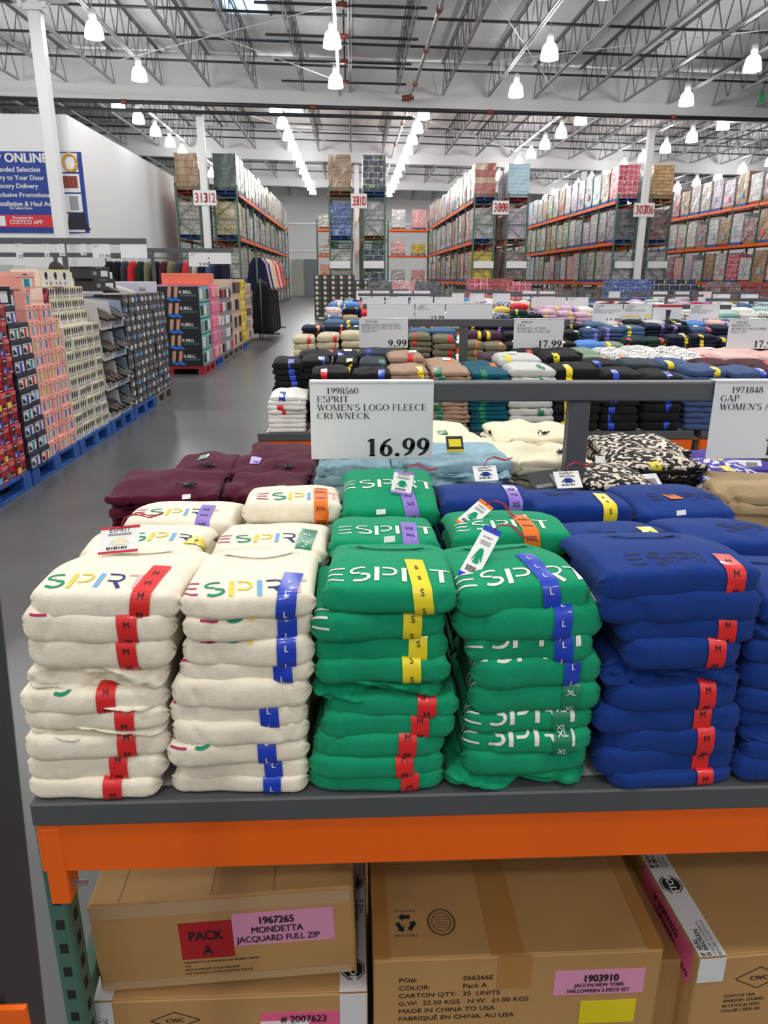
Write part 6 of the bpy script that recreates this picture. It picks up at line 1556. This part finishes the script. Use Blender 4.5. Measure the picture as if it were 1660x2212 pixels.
for r in range(5):
    h = .268; z = .142 + r * h
    t = thing('sock_carton', 'black sock carton with bare legs in blue socks, %s from bottom' % ORD[r + 1], 'carton', (PX - 1.14, Y1 + .02, z), 0, 'black sock cartons')
    MB().box(0, 1.13, 0, .94, 0, h - .003, b=.003).build('carton_body', M_kb, t)
    mb = MB(); ux, uz = Vector((1, 0, 0)), Vector((0, 0, 1))
    for k, sh in enumerate((0, .11)): mb.poly([(.06 + sh, .26), (.12 + sh, .26), (.105 + sh, .15), (.09 + sh, .07), (.04 + sh, .07), (.045 + sh, .14)], (.56, -.002, 0), ux, uz)
    mb.build('legs_picture', M_skin, t)
    mb = MB()
    for k, sh in enumerate((0, .11)): mb.poly([(.035 + sh, .09), (.095 + sh, .09), (.15 + sh, .045), (.17 + sh, .02), (.1 + sh, .02), (.03 + sh, .05)], (.56, -.003, 0), ux, uz)
    mb.build('socks_picture', M_sock, t)
    mb = MB(); mb.text('K.BELL', (.80, -.002, .15), ux, uz, .05, 0, 'L', .03); mb.build('carton_lettering', M_whiteprint, t)
    mb = MB(); mb.text('NO SHOW SOCKS', (.82, -.002, .105), ux, uz, .022, 0, 'L', .0); mb.build('small_lettering', M_teal, t)
    mb = MB(); mb.box(1.131, 1.136, .01, .9, .01, h - .012); mb.build('side_panel', M_teal, t)
    for k in range(3): mb = MB(); mb.box(1.136, 1.142, .06 + k * .29, .27 + k * .29, .05, h - .05, b=.004); mb.build('sock_pack', (M_kb, M_wl, M_gy)[(k + r) % 3], t)
def display(y0, y1, m, items, label, n=5, ztop=1.5):
    h = (ztop - .142) / n
    for r in range(n):
        t = thing('display_carton', '%s, %s from bottom' % (label, ORD[r + 1]), 'carton', (PX - 1.04, y0, .142 + r * h), 0, label + 's')
        MB().box(0, 1.03, 0, y1 - y0, 0, h - .003, b=.003).build('carton_body', m, t)
        k = max(2, int((y1 - y0) / .22)); w = (y1 - y0) / k; rnd = random.Random(label + str(r))
        for i in range(k):
            mb = MB(); mb.box(1.031, 1.05, i * w + .03, (i + 1) * w - .03, h * .18, h * .82, b=.008); mb.build('packed_pair', rnd.choice(items), t)
display(14.26, 15.18, M_pkc, [M_pkc, M_coral, M_wl, M_gy, M_pkc, M_lids['k']], 'pink display carton of slippers')
display(15.26, 16.58, M_gy, [M_kb, M_kb, M_gy, M_rl, M_wl], 'grey display carton of dark slippers', 5, 1.45)
display(16.66, 17.98, M_beig, [M_kb, M_beig, M_shb, M_kb], 'beige display carton of black sandals', 4, 1.6)
display(18.06, 18.88, M_ylc, [M_ylc, M_ylc, M_ol], 'yellow display carton', 6, 1.6)
display(18.96, 20.06, M_beig, [M_beig, M_gy, M_shb], 'pale brown display carton of slippers', 5, 1.5)
tag(MB().box(PX - .9, PX - .05, 14.4, 15.0, 1.502, 1.70, b=.006).build('open_carton', M_coral), 'coral carton on top of the pink slipper display', 'box'); tag(MB().box(PX - 1.1, PX - .2, 11.6, 12.6, .002, 1.56, b=.006).build('lavender_carton', F['lavender']), 'pale lavender carton block beside the gap', 'box').location = (-.15, -.78, 0)

# ------------------------------------------------------------------ hanging clothes
def hang_mesh(w, L, seed, flare=1.15):
    """garment on a hanger: sleeves and body, hanging folds; hook at the origin, width along x"""
    rnd = random.Random(seed); mb = MB(); n = 20; rows = 10; vs = []; fs = []
    for j in range(rows + 1):
        f = j / rows; ww = w / 2 * (.5 + .5 * min(1, f * 5)) * (1 + (flare - 1) * f); dd = .035 + .03 * f
        for k in range(n):
            a = 2 * math.pi * k / n; fold = 1 + .22 * f * math.sin(5 * a + seed) + .1 * f * math.sin(9 * a)
            vs.append((ww * math.cos(a) * fold, dd * math.sin(a) * fold, -.05 - L * f - .02 * math.sin(3 * a) * f))
    for j in range(rows):
        for k in range(n): fs.append((j * n + k, j * n + (k + 1) % n, (j + 1) * n + (k + 1) % n, (j + 1) * n + k))
    fs += [list(range(n))[::-1], [rows * n + k for k in range(n)]]
    mb.add(vs, fs, 0, True); g = mb.mesh('garment', 1)
    mb = MB(); mb.tube([(0, 0, .0), (.012, 0, .02), (0, 0, .035), (-.012, 0, .02)], .003, 5); mb.tube([(-w * .3, 0, -.07), (0, 0, -.01), (w * .3, 0, -.07)], .004, 5); return g, mb.mesh('hanger', 1)
HG = [hang_mesh(.42, .75, s_) for s_ in range(3)] + [hang_mesh(.4, .85, s_, 1.5) for s_ in range(3)] + [hang_mesh(.46, 1.32, s_, 1.1) for s_ in range(3)]
def hang(label, loc, colr, v, rz, group):
    t = thing('hanging_garment', label, 'garment', loc, rz, group); omesh('garment', HG[v][0], t, [F[colr]]); omesh('hanger', HG[v][1], t, [M_gy]); return t
def rail_rack(x0, x1, y0, y1, z, label):
    t = thing('garment_rack', label, 'rack', (x0, y0, 0)); mb = MB(); dx, dy = x1 - x0, y1 - y0
    mb.tube([(0, 0, z), (dx, dy, z)], .016, 8); mb.build('hanging_bar', M_grey_dark, t)
    for (a, b) in ((0, 0), (dx, dy)): mb = MB(); mb.tube([(a, b, 0), (a, b, z)], .02, 8); mb.box(a - .25, a + .25, b - .03, b + .03, 0, .04); mb.build('upright', M_grey_dark, t)
    return t
rail_rack(-2.45, -2.45, 20.75, 23.2, 1.60, 'low black garment rack at the end of the display row')
for k in range(9): hang('black trousers on the low rack by the aisle, %s from near' % ORD[k + 1], (-2.44, 20.85 + k * .27, 1.565), 'black', 6 + k % 3, 0.1, 'black garments on the low rack')
rail_rack(-2.55, -2.55, 21.0, 26.4, 2.235, 'tall garment rack of children dresses')
for k, c in enumerate(('navy', 'lilac', 'navy', 'lavender', 'pw', 'gold', 'pink', 'red', 'pw', 'lilac', 'red', 'orange')): hang('%s dress hanging on the tall rack, %s from near' % (colr_name(c), ORD[k + 1]), (-2.55, 21.2 + k * .42, 2.21), c, 3 + k % 3, .2, 'children dresses on the tall rack')
rail_rack(-6.4, -3.2, 20.6, 20.6, 2.12, 'long garment rack of jackets behind the display row')
for k, c in enumerate(('black', 'black', 'charcoal', 'red', 'dgreen', 'olive', 'black', 'maroon', 'olive', 'charcoal', 'red', 'lgrey', 'navy', 'slate', 'navy', 'navy')): hang('%s jacket on the long rack, %s from left' % (colr_name(c), ORD[k + 1]), (-6.3 + k * .2, 20.6, 2.08), c, k % 3, 1.1, 'jackets on the long rack')

# ------------------------------------------------------------------ left department behind the shoes
def high_rail(px0, px1, py, y, label, posts):
    a, b = P(px0, py, y=y), P(px1, py, y=y); t = thing('sign_rail', label, 'rail', (a.x, y, 0)); w = b.x - a.x
    MB().box(0, w, -.03, .03, a.z - .09, a.z, b=.003).build('rail_bar', M_hammer, t)
    for q in posts: x = P(q, py, y=y).x - a.x; MB().box(x - .035, x + .035, -.03, .03, 0, a.z - .09, b=.003).build('rail_post', M_hammer, t)
    return a.z
z1_ = high_rail(-60, 315, 513, 12.2, 'long dark grey sign rail above the left department', (135,))
z2_ = high_rail(-40, 330, 545, 16.5, 'second dark sign rail further back at left', (118,))
z3_ = high_rail(318, 505, 536, 17.0, 'dark sign rail above the hanging jackets', (328, 408))
for i, (a, b, p0, p1, pr) in enumerate(((30, 50, 515, 548, '17'), (93, 108, 522, 550, '11'), (126, 142, 526, 552, '17'), (172, 188, 528, 552, '11'))):
    q = P(a, p0, y=12.15); r_ = P(b, p1, y=12.15); price_sign(q.x, r_.x, 12.15, z1_ - .09, z1_ - .09 - (q.z - r_.z), ['88'], pr, 'narrow grey price tag, %s from left under the long left rail' % ORD[i + 1], group='price signs in the left department')
for i, (a, b, p0, p1, pr, y) in enumerate(((198, 240, 532, 562, '17.99', 12.15), (258, 318, 520, 550, '', 12.15), (406, 450, 536, 566, '9.99', 16.95), (452, 500, 540, 564, '', 16.95))):
    q = P(a, p0, y=y); r_ = P(b, p1, y=y); zt_ = (z1_ if y < 13 else z3_) - .09; price_sign(q.x, r_.x, y, zt_, zt_ - (q.z - r_.z), ['1880012', 'KIDS'] if pr else [], pr, ('white price sign 17.99 near the right end of the long rail', 'blank back of a sign at the end of the long rail', 'white price sign 9.99 above the hanging jackets', 'blank sign right of the 9.99 sign')[i], group='price signs in the left department')
def shelving(x0, x1, y, label, nz=4, H=1.9, seed=0):
    t = thing('shelf_unit', label, 'shelf', (x0, y, 0)); w = x1 - x0
    for xx in (0, w - .03): MB().box(xx, xx + .03, 0, .5, 0, H).build('side_panel', M_white_steel, t)
    for k in range(nz): MB().box(.03, w - .03, 0, .5, .1 + k * (H - .12) / (nz - 1), .12 + k * (H - .12) / (nz - 1)).build('shelf_board', M_white_steel, t)
    return t
rnd = random.Random(3)
for s_, (x0, x1, y) in enumerate(((-12.5, -9.8, 21.0), (-9.7, -7.6, 21.0), (-7.5, -5.6, 21.4))):
    shelving(x0, x1, y, 'white shelf unit against the cooler wall, %s from left' % ORD[s_ + 1], seed=s_)
    for k in range(3):
        z = .12 + k * .593; x = x0 + .08
        for j in range(6):
            w = (x1 - x0 - .2) / 6; o = MB().box(0, w - .03, 0, .4, 0, rnd.uniform(.25, .42), b=.004).build('storage_box', rnd.choice([M_wl, M_gy, M_wbox, M_beig, M_lap, M_wl])); o.location = (x + j * w, y + .03, z + .001)
            tag(o, 'box on the %s shelf, %s place, of the %s white unit' % (('lower', 'middle', 'upper')[k], ORD[j + 1], ORD[s_ + 1]), 'box', 'boxes on the white shelf units')
# tables of baskets and bags behind the shoe wall
M_basket = mat('cream_fabric_basket', S(214, 200, 172), rough=.8); M_box_gr = mat('pale_green_box', S(176, 186, 180), rough=.5)
for k, (y, x0, x1) in enumerate(((9.4, -7.6, -4.3), (13.4, -9.6, -4.2))):
    t = thing('low_table', 'low white table of baskets in the left department, %s from the camera' % ('nearer' if k == 0 else 'farther'), 'table', (x0, y, 0))
    MB().box(0, x1 - x0, 0, 1.2, .80, .84).build('tabletop', M_white_steel, t)
    for (a, b) in ((.05, .05), (x1 - x0 - .11, .05), (.05, 1.09), (x1 - x0 - .11, 1.09)): MB().box(a, a + .06, b, b + .06, 0, .80).build('leg', M_grey_dark, t)
    n = int((x1 - x0) / .38)
    for j in range(n):
        for l in range(2):
            hh = rnd.uniform(.32, .5) if l else .5; z0 = .841 + (.501 if l else 0)
            o = MB().box(0, .34, 0, .5, 0, hh, b=.012).build('storage_basket', rnd.choice([M_basket, M_basket, M_box_gr, M_wl, M_wl, M_shb if l else M_basket])); o.location = (x0 + .03 + j * .38, y + .2, z0)
            tag(o, 'storage basket in the %s layer, %s from left, on the %s basket table' % (('lower', 'upper')[l], ORD[j + 1], ('nearer', 'farther')[k]), 'basket', 'baskets in the left department')
# person behind the shoe wall
def person():
    p0 = P(120, 574, y=11.6); X, Y = p0.x, 11.6; H = p0.z
    t = thing('person', 'person with short dark hair standing behind the shoe boxes, head bent', 'person', (X, Y, 0), math.radians(-60))
    hz = H - .12
    V = [(0, 0, .95), (0, 0, 1.15), (0, 0, 1.36), (0, 0, 1.48), (.015, 0, 1.56), (.03, 0, hz - .05), (.03, 0, hz + .02), (.02, 0, hz + .075),
         (0, .17, 1.42), (.04, .24, 1.18), (.16, .22, .98), (.22, .21, .92), (0, -.17, 1.42), (.04, -.24, 1.18), (.18, -.22, 1.0), (.24, -.21, .95),
         (0, .09, .88), (.02, .10, .48), (0, .10, .08), (.14, .11, .03), (0, -.09, .88), (.02, -.10, .48), (0, -.10, .08), (.14, -.11, .03)]
    E = [(0, 1), (1, 2), (2, 3), (3, 4), (4, 5), (5, 6), (6, 7), (2, 8), (8, 9), (9, 10), (10, 11), (2, 12), (12, 13), (13, 14), (14, 15), (0, 16), (16, 17), (17, 18), (18, 19), (0, 20), (20, 21), (21, 22), (22, 23)]
    Rr = [.15, .14, .15, .075, .055, .085, .098, .085, .065, .045, .035, .03, .065, .045, .035, .03, .09, .06, .045, .035, .09, .06, .045, .035]
    # five fingers and a thumb side on each hand
    for (hnd, sd) in ((11, 1), (15, -1)):
        b = V[hnd]
        for f_ in range(4):
            i = len(V); V += [(b[0] + .05, b[1] + (f_ - 1.5) * .018, b[2] - .03), (b[0] + .085 - abs(f_ - 1.5) * .006, b[1] + (f_ - 1.5) * .019, b[2] - .06)]; Rr += [.009, .008]; E += [(hnd, i), (i, i + 1)]
        i = len(V); V += [(b[0] + .025, b[1] - sd * .035, b[2] - .02), (b[0] + .05, b[1] - sd * .04, b[2] - .04)]; Rr += [.010, .009]; E += [(hnd, i), (i, i + 1)]
    me = bpy.data.meshes.new('body'); me.from_pydata(V, E, []); o = bpy.data.objects.new('body', me); link(o, t)
    sk = o.modifiers.new('skin', 'SKIN'); 
    for i, r in enumerate(Rr): me.skin_vertices[0].data[i].radius = (r, r) if i not in (0, 1, 2) else (r * .75, r * 1.1)
    me.skin_vertices[0].data[0].use_root = True; o.modifiers.new('sub', 'SUBSURF').levels = 2; o.modifiers['sub'].render_levels = 2
    me.materials.append(M_skin)
    ds = bpy.context.evaluated_depsgraph_get(); ev = o.evaluated_get(ds); m2 = bpy.data.meshes.new_from_object(ev); o.modifiers.clear(); o.data = m2
    for p in m2.polygons: p.use_smooth = True
    # clothes: shells grown from the body
    def shell(name, z0, z1, m, off, ymax=9):
        vs = [v.co + v.normal * off for v in m2.vertices]; fs = [list(p.vertices) for p in m2.polygons if all(z0 < m2.vertices[i].co.z < z1 and abs(m2.vertices[i].co.y) < ymax for i in p.vertices)]
        mb = MB(); mb.add(vs, fs, 0, True); return mb.build(name, m, t)
    shell('shirt', 1.0, 1.5, F['charcoal'], .012); shell('trousers', .1, 1.04, F['navy'], .01, .2); shell('shoes', -.1, .1, M_shk, .008)
    c = Vector((.03, 0, hz + .02))
    def blob(name, r, m, off, seed=1, cut=None, n=18):
        vs = []; fs = []; q = random.Random(seed)
        for i in range(n + 1):
            th = math.pi * i / n
            for j in range(n * 2):
                ph = 2 * math.pi * j / (n * 2); k = 1 + .06 * math.sin(7 * ph + 3 * th) + .05 * math.sin(11 * ph + 5 * th)
                vs.append(c + Vector(off) + Vector((r[0] * math.sin(th) * math.cos(ph) * k, r[1] * math.sin(th) * math.sin(ph) * k, r[2] * math.cos(th) * k)))
        w = n * 2
        for i in range(n):
            for j in range(w):
                f = (i * w + j, (i + 1) * w + j, (i + 1) * w + (j + 1) % w, i * w + (j + 1) % w)
                if cut is None or all(cut(vs[a] - c) for a in f): fs.append(f)
        mb = MB(); mb.add(vs, fs, 0, True); return mb.build(name, m, t)
    blob('hair', (.118, .102, .118), mat('dark_brown_hair', S(44, 32, 26), rough=.7, bump=(90, .8, .01)), (-.012, 0, .035), 1, lambda v: v.z > .02 - .0 * v.x or v.x < -.03 and v.z > -.07)
    mb = MB(); mb.tube([c + Vector((.085, 0, .01)), c + Vector((.112, 0, -.03)), c + Vector((.092, 0, -.04))], [.008, .016, .008], 8); mb.build('nose', M_skin, t)
    for sy in (-1, 1):
        mb = MB(); mb.lathe([(0, -.028), (.012, -.02), (.018, 0), (.014, .02), (0, .03)], 10, c + Vector((.0, sy * .098, -.01))); mb.build('ear', M_skin, t)
        mb = MB(); mb.lathe([(0, -.008), (.007, -.003), (.007, .003), (0, .008)], 8, c + Vector((.09, sy * .033, .012))); mb.build('eye', M_prn, t)
        mb = MB(); mb.tube([c + Vector((.094, sy * .015, .032)), c + Vector((.092, sy * .05, .034))], .004, 6); mb.build('eyebrow', MATS['dark_brown_hair'], t)
    mb = MB(); mb.tube([c + Vector((.088, -.022, -.072)), c + Vector((.094, 0, -.07)), c + Vector((.088, .022, -.072))], .005, 6); mb.build('mouth', mat('lips', S(170, 100, 92), rough=.6), t)
person()

# ------------------------------------------------------------------ pallets of boxes in front of the racks
M_gbox = mat('dark_green_box_wall', S(40, 58, 48), rough=.5); M_disc = mat('pale_disc_print', S(206, 206, 200), rough=.5)
mb = MB(); w, h = .335, .205; mb.box(0, w - .006, 0, .4, 0, h - .003, 0, b=.002)
mb.poly([(.06 * math.cos(a), .07 * math.sin(a)) for a in [k * math.pi / 8 for k in range(16)]], (w * .35, -.002, h * .52), (1, 0, 0), (0, 0, 1), 1); mb.quad((w * .55, -.002, h * .35), (w * .8, -.002, h * .35), (w * .8, -.002, h * .6), (w * .55, -.002, h * .6), 2)
bm_ = mb.mesh('stacked_box', 3); gx = P(681, 690, z=0).x; gy = 31.8
for r in range(8):
    for c in range(9):
        if r == 7 and c in (5, 6, 7, 8): continue
        o = omesh('stacked_box', bm_, None, [M_gbox, M_disc, M_signred]); o.location = (gx + c * w, gy, .142 + r * h); tag(o, 'dark green box with round print, %s from bottom, %s column of the green wall' % (ORD[r + 1], ORD[c + 1]), 'box', 'green boxes before the middle rack')
for k in range(3): grid_pallet(gx + k * 1.01, gx + (k + 1) * 1.01 - .01, gy, gy + 1.0, M_pgrey, 'grey pallet under the green box wall, %s from left' % ORD[k + 1])
for i, (px, y, kd, h) in enumerate(((1035, 31, 'redcheck', 1.5), (1075, 31, 'redcarton', 1.5), (1115, 31, 'redcheck', 1.4), (1335, 31, 'blue', 1.5), (1378, 31, 'blue', 1.5), (1420, 31, 'navy', 1.5), (1465, 31, 'navy', 1.5), (820, 31.5, 'dark', 1.4), (870, 31.5, 'pink', 1.4), (920, 31.5, 'dark', 1.4), (1560, 31, 'maroon', 1.4), (1620, 31, 'redcarton', 1.4))):
    load(P(px, 640, y=y).x, y, .004, kd, h, '%s pallet load on the floor before the racks, %s from left' % (DESC[kd], ORD[(8, 9, 10, 1, 2, 3, 4, 5, 6, 7, 11, 12)[i]]), 'floor pallet loads before the racks', w=.95, d=1.0)
# white price cards on the rack ends
for i, (px, y) in enumerate(((735, 36.3), (808, 36.3), (1045, 38.4), (1116, 38.4), (1350, 38.4), (1421, 38.4))):
    q = P(px, 572, y=y); w = 1.0 if i > 1 else .95
    o = MB().box(-w / 2, w / 2, -.01, .01, -.16, .16, b=.003).build('price_board', M_signw); o.location = (q.x, y - .011, q.z); tag(o, 'white price board across a rack end, %s from left' % ORD[i + 1], 'sign', 'white boards on the rack ends')
# exit sign high at right
q = P(1647, 212, y=34); o = MB().box(-.12, .12, -.02, .02, -.16, .16).tube([(0, 0, .16), (0, 0, ROOF(q.x) - q.z)], .01, 5).build('hanging_sign', mat('green_sign', S(60, 190, 110), rough=.4)); o.location = q; tag(o, 'small green hanging sign high at the right edge', 'sign')
